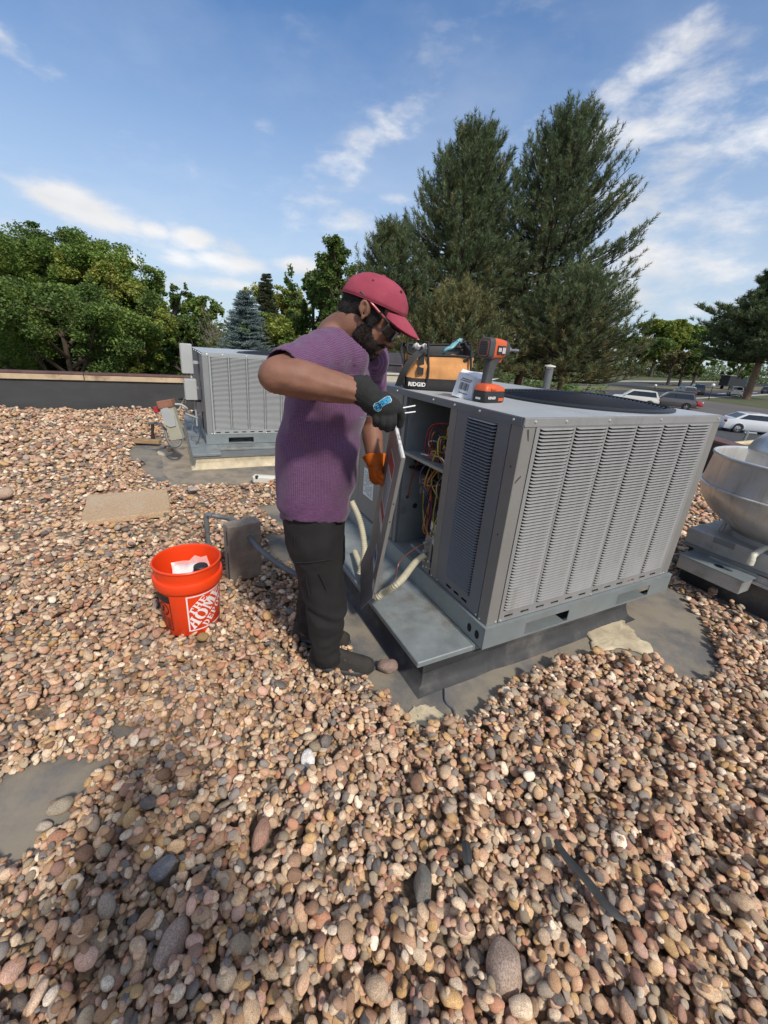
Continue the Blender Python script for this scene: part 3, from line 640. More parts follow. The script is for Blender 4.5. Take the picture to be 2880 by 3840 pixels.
def unit(root, D, ncol, front_rows=NR, near=True, mats=None, opening=True):
    mp, ms, mo, mt, mg = mats
    # top sheet with a round fan opening and folded lip
    fc = (.94, .53); fr = .45; n = 64
    g = MB(); ring = [(fc[0]+fr*math.cos(2*math.pi*k/n), fc[1]+fr*math.sin(2*math.pi*k/n)) for k in range(n)]
    out = []
    for k in range(n):
        c, s = math.cos(2*math.pi*k/n), math.sin(2*math.pi*k/n); t = 1e9
        for (den, a, b) in ((c, -fc[0], UW-fc[0]), (s, -fc[1], D-fc[1])):
            if den > 1e-9: t = min(t, b/den)
            if den < -1e-9: t = min(t, a/den)
        out.append((fc[0]+t*c, fc[1]+t*s))
    # put exact corners in
    for cx, cy in ((0, 0), (UW, 0), (UW, D), (0, D)):
        j = min(range(n), key=lambda q: (out[q][0]-cx)**2+(out[q][1]-cy)**2); out[j] = (cx, cy)
    V = [(x, y, UH) for x, y in out] + [(x, y, UH) for x, y in ring] + [(x, y, UH-.03) for x, y in ring]
    F = [(k, (k+1) % n, n+(k+1) % n, n+k) for k in range(n)] + [(n+k, n+(k+1) % n, 2*n+(k+1) % n, 2*n+k) for k in range(n)]
    g.add(V, F); g.build('top_panel', mt, root, smooth=30)
    lz0, lz1 = UH-.033, UH-.0005
    g = MB(); g.box(0, UW, -.0015, .010, lz0, lz1, bev=.003); g.box(.002, UW-.002, -.003, -.0012, lz0-.002, lz0+.004); g.build('lip', mp, root)
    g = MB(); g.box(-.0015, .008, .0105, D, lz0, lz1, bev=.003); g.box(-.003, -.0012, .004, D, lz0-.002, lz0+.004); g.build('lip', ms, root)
    g = MB(); g.box(UW-.008, UW+.0015, .0105, D, lz0, lz1, bev=.003); g.box(.008, UW-.008, D-.01, D, lz0, lz1, bev=.003); g.build('lip', mp, root)
    for x in (.055, .225, .49, .86, 1.36): screw(root, (x, -.0015, UH-.016), (0, -1, 0))
    for y in (.055, .26, .44, .62, 1.0, 1.4): screw(root, (-.0015, y, UH-.016), (-1, 0, 0))
    # corner posts
    zt, zb = lz0, .113
    g = MB(); g.box(.001, .065, 0, .012, zb, zt, bev=.002); g.box(0, .004, .0, .064, zb, zt, bev=.0015); g.build('corner_post', mo, root)
    g = MB(); g.box(UW-.068, UW-.001, 0, .012, zb, zt, bev=.002); g.box(UW-.012, UW, .0125, D, zb, zt); g.build('corner_post', mo, root)
    g = MB(); g.box(0.02, UW-.013, D-.012, D, zb, zt); g.build('back_panel', mp, root)
    # front louvre panel: frame bars with true openings
    z0, z1 = .172, 1.018; pitch = (z1-z0)/NR
    xs = [(.088+.2034*k, .280+.2034*k) for k in range(6)]
    g = MB(); y0, y1 = -.0012, .0035
    g.box(.068, xs[0][0], y0, y1, zb+.004, zt-.001); g.box(xs[-1][1], UW-.069, y0, y1, zb+.004, zt-.001)
    for k in range(5): g.box(xs[k][1], xs[k+1][0], y0, y1, z0, zt-.001)
    for a, b in xs: g.box(a, b, y0, y1, z1, zt-.001)
    slots = [.10+.1005*k for k in range(13) if .10+.1005*k < xs[-1][1]-.06]
    g.box(xs[0][0], xs[-1][1], y0, y1, .147, z0); g.box(xs[0][0], xs[-1][1], y0, y1, zb+.004, .134)
    e = xs[0][0]
    for s in slots:
        if s > e: g.box(e, s, y0, y1, .134, .147)
        e = s+.052
    g.box(e, xs[-1][1], y0, y1, .134, .147)
    fp = g.build('louver_panel', mp, root)
    lm = louver_mesh(.192, pitch*(.53 if near else .44), .008 if near else .0065); lm.materials.append(mp)
    cnt = 0; rest = MB()
    lv = np.array([v.co for v in lm.vertices]); lf = [tuple(p_.vertices) for p_ in lm.polygons]
    for r in range(NR):
        for k in range(6):
            if k >= ncol: continue
            x, z = xs[k][0], z1-.001-r*pitch
            if cnt < 300:
                o = link('louver', lm, fp); o.location = (x, -.0008, z); cnt += 1
            else: rest.add(lv + np.array([x, -.0008, z]), lf)
    if rest.n:
        o = rest.build('louver', mp, fp); o['kind'] = 'stuff'
    g = MB(); g.box(.07, UW-.07, .055, .075, zb, zt); g.build('coil', m_coil, root)
    for x in (.052, .08, UW-.075, UW-.05, .70): screw(root, (x, -.0012 if .066 < x < UW-.07 else 0, .125), (0, -1, 0))
    # base rails
    cut = [(.237, .536), (.922, 1.212)]; q = .018
    g = MB(); zr = .113
    e = -q
    for a, b in cut:
        g.box(e, a, -q, -q+.004, .002, zr); g.box(a, b, -q, -q+.004, .002, .014); g.box(a, b, -q, -q+.004, .079, zr); e = b
    g.box(e, UW+q, -q, -q+.004, .002, zr)
    g.box(-q, UW+q, -q+.0005, .0, zr-.003, zr+.001); g.box(UW+q-.004, UW+q, -q+.0045, D+q, .002, zr)
    g.build('base_rail', mg, root)
    g = MB(); g.box(-q, -q+.004, -q+.0045, D+q, .002, zr); g.box(-q+.0005, .0, .0005, D, zr-.003, zr+.0005); g.build('base_rail', mg, root)
    g = MB(); g.box(0.02, UW-.02, .16, .19, .002, zr); g.build('base_pan', m_galvd, root)
    for a, b in cut:
        g = MB(); g.box(a+.01, b-.01, -q+.006, .15, .0022, .010); g.build('fork_channel', m_galv, root)
    return fp, zb, zt
def fan_guard(root, D):
    fc = (.94, .53); fr = .45; g = MB(); n = 56
    def dome(r_): return UH+.012+.030*(1-(r_/fr)**2)
    for k in range(22):
        r_ = .05+(fr+.012-.05)*k/21
        t = np.linspace(0, 2*math.pi, n+1); P = np.column_stack([fc[0]+r_*np.cos(t), fc[1]+r_*np.sin(t), np.full(n+1, dome(r_))])
        g.tube(P, .0034 if k < 21 else .005, 5, cap=False)
    for k in range(10):
        a = 2*math.pi*k/10+.2; rr = np.linspace(.03, fr+.02, 8)
        g.tube(np.column_stack([fc[0]+rr*math.cos(a), fc[1]+rr*math.sin(a), [dome(x)-.004 for x in rr]]), .003, 5)
    g.lathe([(0.001, .005), (.07, .005), (.07, 0)], 20, M=TR((fc[0], fc[1], UH+.036)))
    g.build('fan_guard', m_guard, root, smooth=50)
    g = MB(); g.lathe([(fr+.004, UH-.004), (fr+.004, UH-.12)], 40, M=TR((fc[0], fc[1], 0))); g.lathe([(fr+.03, UH+.002), (fr+.03, UH+.010), (fr, UH+.016), (fr-.01, UH-.004)], 48, M=TR((fc[0], fc[1], 0))); g.build('fan_ring', m_guard, root, smooth=40)
    g = MB(); g.lathe([(0, .05), (.08, .05), (.09, .0), (.09, -.1)], 20, M=TR((fc[0], fc[1], UH-.12))); g.build('motor', m_blk, root, smooth=40)
    for k in range(4):
        a = 2*math.pi*k/4+.5; g = MB(); ca, sa = math.cos(a), math.sin(a)
        P = []
        for (r_, w_, h_) in ((.08, .05, .02), (.25, .11, .045), (.42, .13, .05)):
            for s_ in (-1, 1): P.append((fc[0]+r_*ca-s_*w_*sa, fc[1]+r_*sa+s_*w_*ca, UH-.11+s_*h_))
        g.add(P, [(0, 1, 3, 2), (2, 3, 5, 4)]); g.build('blade', m_galvd, root)
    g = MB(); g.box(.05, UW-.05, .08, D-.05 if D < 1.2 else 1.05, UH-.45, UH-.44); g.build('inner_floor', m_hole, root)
# ---- near unit
m_pnl2 = m_panel
UZ = .1533
U1 = thing('rooftop_unit', 'large grey louvred rooftop air conditioning unit with open wiring compartment and bag on top', 'air conditioner', (UC[0], UC[1], UZ), TH, 'rooftop air conditioning units')
M_U = TR((UC[0], UC[1], UZ), TH)
D1 = 2.25
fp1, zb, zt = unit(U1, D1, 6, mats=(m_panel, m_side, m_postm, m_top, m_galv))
fan_guard(U1, D1)
# left side: louvred door, jambs, open compartment, closed doors
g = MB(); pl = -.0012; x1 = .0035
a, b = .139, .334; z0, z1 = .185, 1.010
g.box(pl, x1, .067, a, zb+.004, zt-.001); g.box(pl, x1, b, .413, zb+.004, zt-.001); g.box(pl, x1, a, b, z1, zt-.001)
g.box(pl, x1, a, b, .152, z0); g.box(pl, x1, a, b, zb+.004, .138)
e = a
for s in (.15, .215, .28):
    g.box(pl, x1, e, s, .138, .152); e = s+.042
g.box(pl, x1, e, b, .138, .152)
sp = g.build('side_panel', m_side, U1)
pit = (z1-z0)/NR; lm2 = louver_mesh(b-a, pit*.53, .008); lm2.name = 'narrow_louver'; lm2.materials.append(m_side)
for r in range(NR):
    o = link('narrow_louver', lm2, sp); o.matrix_basis = Matrix(AX((-.0008, b, z1-.001-r*pit), (0, -1, 0), (1, 0, 0), (0, 0, 1)).tolist())
g = MB(); g.box(.05, .065, .07, .41, zb, zt); g.build('coil', m_coil, U1)
for p_ in ((0, .05, .122), (0, .075, .128), (0, .40, .126), (0, .455, .122), (0, .478, .15)): screw(U1, p_, (-1, 0, 0))
for p_ in ((0.0, .03, .86), (0, .032, .56)):
    g = MB(); g.lathe([(0.0001, .0002), (.004, .0002), (.004, -.0002)], 8, M=AX(p_, (0, 1, 0), (0, 0, 1), (-1, 0, 0))); g.build('hole', m_hole, U1)
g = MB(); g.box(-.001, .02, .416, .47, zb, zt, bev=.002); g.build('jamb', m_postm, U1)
g = MB(); g.box(-.001, .03, .885, .915, zb, zt, bev=.002); g.box(.004, .03, .915, .93, zb, zt); g.build('jamb', m_galvd, U1)
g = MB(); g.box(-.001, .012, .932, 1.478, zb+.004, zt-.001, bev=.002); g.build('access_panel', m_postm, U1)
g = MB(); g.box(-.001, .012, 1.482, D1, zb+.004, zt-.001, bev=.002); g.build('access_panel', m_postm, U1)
m_comp = mat('compartment_metal', (.30, .33, .33), .5, metal=.3, var=.12, vscale=5, dirt=(.11, .105, .1), dscale=4, damt=.6)
g = MB(); g.box(.02, .62, .88, .886, zb, zt); g.build('inner_wall', m_comp, U1)
g = MB(); g.box(.61, .62, .47, .879, zb, zt); g.build('inner_wall', m_comp, U1)
g = MB(); g.box(.02, .62, .462, .468, zb, zt); g.build('inner_wall', m_comp, U1)
g = MB(); g.box(.0, .61, .47, .88, zb-.01, zb+.006); g.box(.06, .13, .62, .80, zb+.006, zb+.03, bev=.006); g.build('compartment_floor', m_galvd, U1)
g = MB(); g.box(-.002, .60, .468, .879, .712, .716); g.box(-.003, .001, .468, .879, .700, .7165); g.build('shelf', m_galv, U1)
for (y, z) in ((.455, .34), (.462, .40)):
    pass
# bracket plate with two line fittings
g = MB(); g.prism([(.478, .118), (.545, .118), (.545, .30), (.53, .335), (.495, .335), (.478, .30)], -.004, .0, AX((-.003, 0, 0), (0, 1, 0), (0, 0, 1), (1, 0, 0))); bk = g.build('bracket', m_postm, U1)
for z in (.245, .295):
    g = MB(); g.lathe([(.0, .0), (.012, 0), (.012, .012), (.008, .014), (.008, .03), (.0, .031)], 8, M=AX((-.007, .512, z), (0, 1, 0), (0, 0, 1), (-1, 0, 0))); g.build('fitting', m_galvd, bk, smooth=40)
for y, z in ((.49, .19), (.53, .175), (.50, .15), (.53, .138)): screw(U1, (-.0075, y, z), (-1, 0, 0))
def conduit(name, pts, r, m_, parent, rib=.18, pitch=.011, n=10):
    P = spline(pts, 24); d = np.r_[0, np.cumsum(np.linalg.norm(np.diff(P, axis=0), axis=1))]; k = int(d[-1]/pitch*4)
    s = np.linspace(0, d[-1], max(k, 8)); Q = np.column_stack([np.interp(s, d, P[:, i]) for i in range(3)])
    rr = r*(1+rib*(.5+.5*np.sign(np.sin(2*math.pi*s/pitch)))*1.0-rib/2) if rib else np.full(len(s), r)
    g = MB(); g.tube(Q, rr, n); return g.build(name, m_, parent, smooth=60)
def toloc(M, p_): return (np.linalg.inv(M) @ np.append(p_, 1))[:3]
c0 = np.array([-.012, .512, .222])
cp = [c0, c0+[-.05, .02, -.05], toloc(M_U, at(1500, 2180, 1.72)), toloc(M_U, at(1440, 2222, 1.75)), toloc(M_U, at(1395, 2225, 1.82)), (-.22, 1.0, .03)]
conduit('conduit', cp, .0165, m_cond, U1)
conduit('conduit', [toloc(M_U, at(1318, 1880, 2.16)), toloc(M_U, at(1345, 1940, 2.12)), toloc(M_U, at(1362, 2010, 2.07)), toloc(M_U, at(1366, 2080, 2.02)), toloc(M_U, at(1350, 2150, 2.0))], .017, m_cond, U1)
m_cop = mat('copper_wire', (.28, .12, .08), .4, metal=.5)
conduit('wire', [(-.015, .512, .295), (-.06, .56, .24), toloc(M_U, at(1500, 2105, 1.75)), toloc(M_U, at(1482, 2170, 1.72))], .0032, m_cop, U1, rib=0, n=6)
# wiring
wr = random.Random(5)
WC = {'red': (.33, .03, .03), 'yellow': (.50, .40, .05), 'orange': (.48, .17, .05), 'white': (.62, .60, .55), 'purple': (.10, .04, .20), 'brown': (.10, .045, .03), 'black': (.02, .02, .02), 'blue': (.04, .08, .30)}
def wire(col, pts, r=.0036):
    conduit('wire', pts, r, mat('wire_'+col, WC[col], .45), U1, rib=0, pitch=.03, n=6)
wire('red', [(.10, .80, .716), (.10, .80, .80), (.12, .78, .88), (.18, .70, .90), (.26, .62, .90)], .0048)
wire('red', [(.08, .82, .69), (.07, .86, .55), (.06, .874, .42)])
for k in range(9):
    c = ('red', 'yellow', 'red', 'orange', 'black', 'yellow', 'brown', 'red', 'white')[k]; o = wr.uniform
    wire(c, [(o(.05, .2), o(.62, .76), .722), (o(.08, .2), o(.60, .7), o(.74, .80)), (o(.12, .26), o(.55, .66), o(.78, .88)), (o(.2, .36), o(.52, .62), o(.82, .95))])
wire('yellow', [(.05, .50, .76), (.06, .56, .80), (.10, .62, .84), (.12, .60, .92), (.09, .56, .95), (.08, .58, .88), (.14, .56, .80)])
wire('yellow', [(.04, .48, .74), (.06, .55, .78), (.10, .62, .82), (.2, .60, .80)])
wire('white', [(.03, .48, .735), (.04, .56, .755), (.07, .66, .735), (.09, .74, .724)]); wire('white', [(.05, .76, .722), (.05, .70, .73), (.09, .62, .724), (.05, .64, .722)])
for k in range(4):
    wire('red' if k % 2 else 'brown', [(.04+.01*k, .74, .722), (.03+.01*k, .66, .724+.004*k), (.06+.012*k, .60, .726), (.09, .68, .723+.003*k), (.05, .72, .724)])
wire('orange', [(.05, .74, .57), (.06, .66, .565), (.08, .56, .61), (.12, .50, .70)], .005); wire('orange', [(.06, .74, .575), (.07, .70, .60), (.10, .66, .66), (.10, .64, .705)], .004)
for k in range(3):
    wire('yellow', [(.08+.02*k, .62-.01*k, .70), (.09+.015*k, .62-.02*k, .55), (.07+.02*k, .60-.02*k, .40), (.05, .53-.01*k, .28)], .0042)
wire('purple', [(.12, .66, .60), (.13, .67, .50), (.12, .64, .38), (.10, .55, .33), (.10, .50, .335)]); wire('brown', [(.16, .70, .60), (.17, .70, .45), (.15, .68, .30), (.12, .62, .2)])
wire('white', [(.08, .52, .69), (.07, .525, .55), (.06, .55, .45), (.07, .545, .39)], .0024); wire('black', [(.10, .872, .66), (.11, .80, .60), (.13, .72, .59), (.16, .62, .62)])
wire('black', [(.14, .60, .715), (.16, .62, .60), (.18, .60, .45)], .005); wire('blue', [(.1, .63, .66), (.11, .64, .58), (.10, .70, .60)])
for (x, z, r_) in ((.10, .655, .020), (.12, .355, .017), (.06, .42, .011)):
    g = MB(); g.lathe([(0, .006), (r_*.6, .006), (r_, .002), (r_, 0)], 12, M=AX((x, .8795, z), (1, 0, 0), (0, 0, 1), (0, -1, 0))); g.build('grommet', m_blk, U1, smooth=50)
def label(parent, M, w, h, lines=7, m_=None, red=False, seed=0, name='label'):
    r_ = random.Random(seed); g = MB(); g.box(0, w, 0, h, 0, .0006, M); lb = g.build(name, m_ or m_paper, parent)
    g = MB()
    for k in range(lines):
        y = h*(1-.10-(k+.5)*.85/lines); x = w*.08
        while x < w*.88:
            l_ = min(w*r_.uniform(.06, .2), w*.92-x)
            if l_ > .001 and r_.random() < .85: g.box(x, x+l_, y, y+h*.32/lines, .0006, .0009, M)
            x += l_+w*.03
    if g.n: g.build('print', m_ink, lb)
    return lb
label(U1, AX((.135, .8792, .50), (1, 0, 0), (0, 0, 1), (0, -1, 0)), .085, .115, 11, seed=2)
label(U1, AX((.145, .8792, .435), (1, 0, 0), (0, 0, 1), (0, -1, 0)), .075, .042, 3, seed=3)
label(U1, AX((-.0018, 1.39, .27), (0, -1, 0), (0, 0, 1), (-1, 0, 0)), .16, .20, 14, seed=4)
for k in range(16):
    c = ('red', 'yellow', 'orange', 'white', 'yellow', 'red', 'purple', 'black')[k % 8]; o = wr.uniform; zz0 = o(.74, .98); y0 = o(.50, .70)
    wire(c, [(o(.03, .10), y0, .718+.0*k), (o(.02, .08), y0+o(-.05, .05), .718+o(.03, .1)), (o(.03, .12), y0+o(-.08, .06), zz0), (o(.06, .2), y0+o(-.06, .06), zz0-o(.02, .12)), (o(.10, .3), o(.5, .6), o(.8, .95))], .0032+.0012*(k % 3 == 0))
for k in range(8):
    c = ('yellow', 'orange', 'white', 'brown', 'yellow', 'red', 'black', 'purple')[k]; o = wr.uniform; y0 = o(.52, .72)
    wire(c, [(o(.03, .12), y0, .71), (o(.02, .08), y0+o(-.03, .05), .6), (o(.03, .10), y0+o(-.06, .06), o(.42, .52)), (o(.04, .12), y0+o(-.06, .03), .30), (o(.06, .14), o(.5, .6), o(.16, .3))], .0036)
# controls: contactor, board, terminal strip, compressor
m_board = mat('board_beige', (.42, .33, .20), .6, var=.3, vscale=60); m_bblue = mat('blue_label', (.05, .10, .30), .5)
g = MB(); g.box(.40, .41, .50, .70, .82, 1.0); bd = g.build('control_board', m_board, U1)
for k in range(12):
    g = MB(); x = .385+wr.uniform(0, .01); y, z = wr.uniform(.51, .66), wr.uniform(.84, .96); g.box(x-.02, .40, y, y+wr.uniform(.012, .04), z, z+wr.uniform(.012, .035)); g.build('component', [m_blk, m_paper, m_bblue, m_board][k % 4], bd)
g = MB(); g.box(.22, .30, .52, .60, .85, .92, bev=.006); ct = g.build('contactor', m_blk, U1)
for k in range(4):
    g = MB(); g.box(.214, .222, .525+.018*k, .537+.018*k, .90, .915); g.build('terminal', m_screw, ct)
g = MB(); g.box(.12, .20, .55, .68, .79, .85, bev=.01); g.build('relay', m_blk, U1)
g = MB(); g.box(.02, .03, .473, .485, .63, .70, bev=.003); g.build('terminal_strip', m_paper, U1)
g = MB(); g.lathe([(0, .0), (.095, 0), (.098, .02), (.098, .26), (.085, .31), (.05, .335), (0, .34)], 24, M=TR((.17, .585, zb+.006))); cpz = g.build('compressor', m_blk, U1, smooth=50)
g = MB(); g.lathe([(.0986, .19), (.0986, .245)], 10, arc=2.0, M=TR((.17, .585, zb+.006), rz=2.5)); g.build('label', m_paper, cpz, smooth=50)
g = MB(); g.lathe([(.0986, .12), (.0986, .17)], 10, arc=2.0, M=TR((.17, .585, zb+.006), rz=2.5)); g.build('label', m_paper, cpz, smooth=50)
g = MB(); g.lathe([(.0988, .172), (.0988, .186)], 10, arc=2.0, M=TR((.17, .585, zb+.006), rz=2.5)); g.build('label', m_bblue, cpz, smooth=50)
g = MB(); g.tube(spline([(.12, .70, .13), (.12, .72, .35), (.14, .74, .6), (.14, .74, .70)], 6), .008, 8); g.build('refrigerant_line', m_cop, U1, smooth=60)
# knockout holes and scuffs
for (y, z, r_) in ((.085, .052, .020), (.030, .052, .020)):
    g = MB(); g.lathe([(0.0005, 0), (r_, 0)], 18, M=AX((-.0186, y, z), (0, .75, 0), (0, 0, 1.15), (-1, 0, 0))); g.build('knockout', m_hole, U1)
m_scuff = mat('scuff', (.05, .048, .045), .8)
for P in ([(.020, 1.012), (.030, 1.013), (.036, .985), (.040, .965), (.033, .97), (.026, .99)], [(.006, .80), (.012, .809), (.032, .828), (.036, .822), (.020, .806), (.010, .796)]):
    g = MB(); g.prism(P, .0, .0004, AX((0, -.0002, 0), (1, 0, 0), (0, 0, 1), (0, -1, 0))); g.build('scuff', m_scuff, U1)
# cream flue hood on the far corner of the near unit
# ---- curb and drip pan under the near unit
CB = thing('roof_curb', 'black membrane curb with wide galvanised pan under the near louvred unit', 'curb', (UC[0], UC[1], 0), TH, 'raised curbs carrying the rooftop units')
def curb_wall(root, x0, x1, y0, y1, h, m_, seed):
    # flared foot like a membrane run up the curb, slightly lumpy
    r_ = np.random.default_rng(seed); rings = []
    for z, o in ((.001, .05), (.012, .028), (.03, .010), (.08, .0), (h*.6, 0), (h, 0)):
        P = []
        X0, X1, Y0, Y1 = x0-o, x1+o, y0-o, y1+o
        for (ax, ay), (bx, by) in (((X0, Y0), (X1, Y0)), ((X1, Y0), (X1, Y1)), ((X1, Y1), (X0, Y1)), ((X0, Y1), (X0, Y0))):
            for t in np.linspace(0, 1, 14, endpoint=False): P.append((ax+(bx-ax)*t, ay+(by-ay)*t, z))
        P = np.array(P); P[:, :2] += r_.normal(0, .0022, (len(P), 2)); rings.append(P)
    g = MB(); g.loft(rings, cap0=False); return g.build('curb_wall', m_, root, smooth=50)
curb_wall(CB, -.30, 1.13, .03, D1-.1, UZ-.032, m_blackm, 3)
g = MB(); g.box(-.335, -.0305, .022, D1-.05, UZ-.031, UZ-.0005, bev=.004); g.box(-.030, 1.0, .024, D1-.05, UZ-.030, UZ-.0015); g.build('drip_pan', m_pan, CB)
g = MB(); g.box(-.002, UW-.03, .012, .030, UZ-.016, UZ+.001); g.build('flange', m_galvd, CB)
m_tar = mat('wrinkled_tar', (.018, .018, .019), .4, var=.3, vscale=9, bump=.7, bscale=16)
g = MB(); P = []
for i in range(9):
    for j in range(7):
        a = i/8*1.0; x = -.306 if a < .5 else -.306+(a-.5)*.36; y = .022+(.5-a)*.30 if a < .5 else .024
        P.append((x-.003+.004*math.sin(j*2.1+i), y-.003+.004*math.sin(i*1.7+j*2.6), .012+(UZ-.05)*j/6))
pass
# ---- far unit
U2 = thing('rooftop_unit', 'pale grey rooftop air conditioning unit further back by the parapet wall', 'air conditioner', (FC[0], FC[1], .183), TH, 'rooftop air conditioning units')
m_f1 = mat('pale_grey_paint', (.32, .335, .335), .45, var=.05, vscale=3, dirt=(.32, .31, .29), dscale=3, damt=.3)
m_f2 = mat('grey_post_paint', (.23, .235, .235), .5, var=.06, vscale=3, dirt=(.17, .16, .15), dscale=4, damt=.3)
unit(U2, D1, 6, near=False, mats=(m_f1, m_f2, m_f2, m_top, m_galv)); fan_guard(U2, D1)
g = MB(); g.box(-.001, .012, .067, .75, zb, zt, bev=.002); g.build('access_panel', m_f2, U2)
g = MB(); g.box(-.001, .012, .754, D1, zb, zt, bev=.002); g.build('access_panel', m_f2, U2)
M_U2 = TR((FC[0], FC[1], .183), TH)
m_elec = mat('electrical_grey', (.40, .41, .40), .5, var=.06, vscale=5, dirt=(.3, .29, .27), dscale=5, damt=.4)
g = MB(); g.box(-.20, -.07, .50, .74, .78, 1.13, bev=.006); g.box(-.205, -.2005, .51, .73, .79, 1.12); g.build('power_box', m_elec, U2)
g = MB(); g.box(-.19, -.055, .40, .60, .47, .72, bev=.006); g.box(-.195, -.1905, .41, .59, .48, .71); g.build('control_box', m_elec, U2)
g = MB(); g.tube([(-.10, .55, .78), (-.10, .53, .72)], .012, 8); g.tube([(-.08, .55, .47), (-.08, .55, .12)], .012, 8); g.box(-.07, .0, .52, .68, .9, .93); g.box(-.055, .0, .45, .55, .6, .63); g.build('conduit', m_elec, U2, smooth=50)
m_blkpipe = mat('rusty_black_pipe', (.035, .022, .018), .7, var=.3, vscale=20)
g = MB(); g.tube([(-.26, .9, .42), (-.02, .72, .42), (.0, .70, .42)], .016, 8); g.tube([(-.02, .25, .14), (-.02, .25, .34), (-.012, .25, .35)], .006, 6); g.tube([(-.03, .20, .34), (-.02, .33, .34), (-.02, .33, .16), (-.03, .2, .16)], .005, 6); g.build('gas_pipe', m_blkpipe, U2, smooth=50)
conduit('wire', [(-.02, .3, .33), (-.12, .28, .26), (-.16, .2, .10), (-.13, .12, .02), (-.10, .05, .02)], .005, m_pvcg, U2, rib=0); conduit('wire', [(-.02, .25, .30), (-.06, .10, .2), (-.1, .02, .06), (-.14, -.02, .01)], .004, m_blk, U2, rib=0)
CB2 = thing('roof_curb', 'cream coated curb with blue grey metal pan under the far rooftop unit', 'curb', (FC[0], FC[1], 0), TH, 'raised curbs carrying the rooftop units')
curb_wall(CB2, -.17, 1.5, -.42, D1-.1, .125, m_cream, 5)
g = MB(); g.box(-.20, .10, -.45, D1-.05, .150, .1815, bev=.004); g.box(.1005, 1.55, -.24, D1-.05, .152, .180, bev=.004); g.build('drip_pan', m_pan, CB2)
g = MB(); g.box(-.185, 1.53, -.435, D1-.08, .1255, .1495); g.build('curb_cap', m_galvd, CB2)
# ================================================================== things lying about the roof
def subdiv(V, F, lev):
    V = [tuple(v) for v in V]; T = []
    for f in F:
        for k in range(1, len(f)-1): T.append((f[0], f[k], f[k+1]))
    for _ in range(lev):
        mid = {}; out = []
        def M_(a, b):
            k = (min(a, b), max(a, b))
            if k not in mid: V.append(tuple((np.array(V[a])+np.array(V[b]))/2)); mid[k] = len(V)-1
            return mid[k]
        for a, b, c in T:
            x, y, z = M_(a, b), M_(b, c), M_(c, a); out += [(a, x, z), (x, b, y), (z, y, c), (x, y, z)]
        T = out
    return np.array(V), T
def flat_to_mesh(polys, lev=0, dz=0.):
    """2-D polygons -> (V, F) triangles"""
    V = []; F = []
    for i, p_ in enumerate(polys):
        k = len(V); V += [(x, y, dz+i*1e-5) for x, y in p_]; F += [tuple(k+j for j in t) for t in poly_tris(p_)]
    V = np.array(V)
    return subdiv(V, F, lev) if lev else (V, F)
# ---- orange bucket
BK = onz(724, 2324, .04); BK[2] = .036
m_bk = mat('orange_bucket', (.83, .060, .010), .38, spec=.5, var=.03, vscale=8)
m_logo = mat('logo_white', (.82, .78, .76), .5)
m_bkblack = mat('bucket_print_black', (.02, .015, .015), .5)
bucket = thing('bucket', 'orange plastic bucket with white store logo standing open on the gravel', 'bucket', BK, 0)
def br(z): return .131 + (.1435-.131)*z/.25
g = MB(); prof = [(0, .0), (.126, .0), (.131, .006), (br(.248), .248), (.1545, .250), (.1575, .256), (.159, .296), (.1565, .301), (.1475, .302), (.1485, .312), (.1510, .352), (.1555, .355), (.1565, .361), (.1535, .3655), (.1495, .3655), (.1475, .361), (.1465, .352), (.139, .25), (.127, .012), (0, .010)]
g.lathe(prof, 64); g.build('shell', m_bk, bucket, smooth=38)
a0 = math.atan2(-BK[1], -BK[0])
def wrapb(V, ang0, z0, off): 
    V = np.asarray(V); r_ = br(z0+V[:, 1])+off+V[:, 2]; a = ang0 + V[:, 0]/.1375
    return np.column_stack([r_*np.cos(a), r_*np.sin(a), z0+V[:, 1]])
S0 = .200; z0 = .032; ang = a0 + rad(-9)
polys = []
t_ = .0065
for x0_, x1_, y0_, y1_ in ((0, S0, 0, t_), (0, S0, S0-t_, S0), (0, t_, t_, S0-t_), (S0-t_, S0, t_, S0-t_)):
    n_ = 12
    if x1_-x0_ > .1:
        for k in range(n_): polys.append([(x0_+(x1_-x0_)*k/n_, y0_), (x0_+(x1_-x0_)*(k+1)/n_, y0_), (x0_+(x1_-x0_)*(k+1)/n_, y1_), (x0_+(x1_-x0_)*k/n_, y1_)])
    else: polys.append([(x0_, y0_), (x1_, y0_), (x1_, y1_), (x0_, y1_)])
V, F = flat_to_mesh(polys); g = MB(); g.add(wrapb(V, ang, z0, .0008), F); g.build('logo_frame', m_logo, bucket)
ca, sa = math.cos(rad(45)), math.sin(rad(45))
lg = MB()
for txt, h_, wf, gp_, cx, cy in (('THE', .036, .92, .12, -.004, .049), ('HOME', .062, .88, .06, 0, -.012), ('DEPOT', .036, .82, .10, .006, -.058)):
    pl_, w_ = stencil(txt, h_, wf, gp_)
    if txt == 'HOME': sc_ = .246/w_
    elif txt == 'DEPOT': sc_ = .165/w_
    else: sc_ = .118/w_
    out = []
    for p_ in pl_:
        q = []
        for x, y in p_:
            x = x*sc_-w_*sc_/2+cx; y = y+cy; X = S0/2+ca*x-sa*y; Y = S0/2+sa*x+ca*y
            q.append((min(max(X, t_+.002), S0-t_-.002), min(max(Y, t_+.002), S0-t_-.002)))
        out.append(q)
    V, F = flat_to_mesh(out, 1); lg.add(wrapb(V, ang, z0, .0009), F)
lg.build('lettering', m_logo, bucket)
polys = []; ang2 = a0+rad(-84); n_ = 8; wl = .105
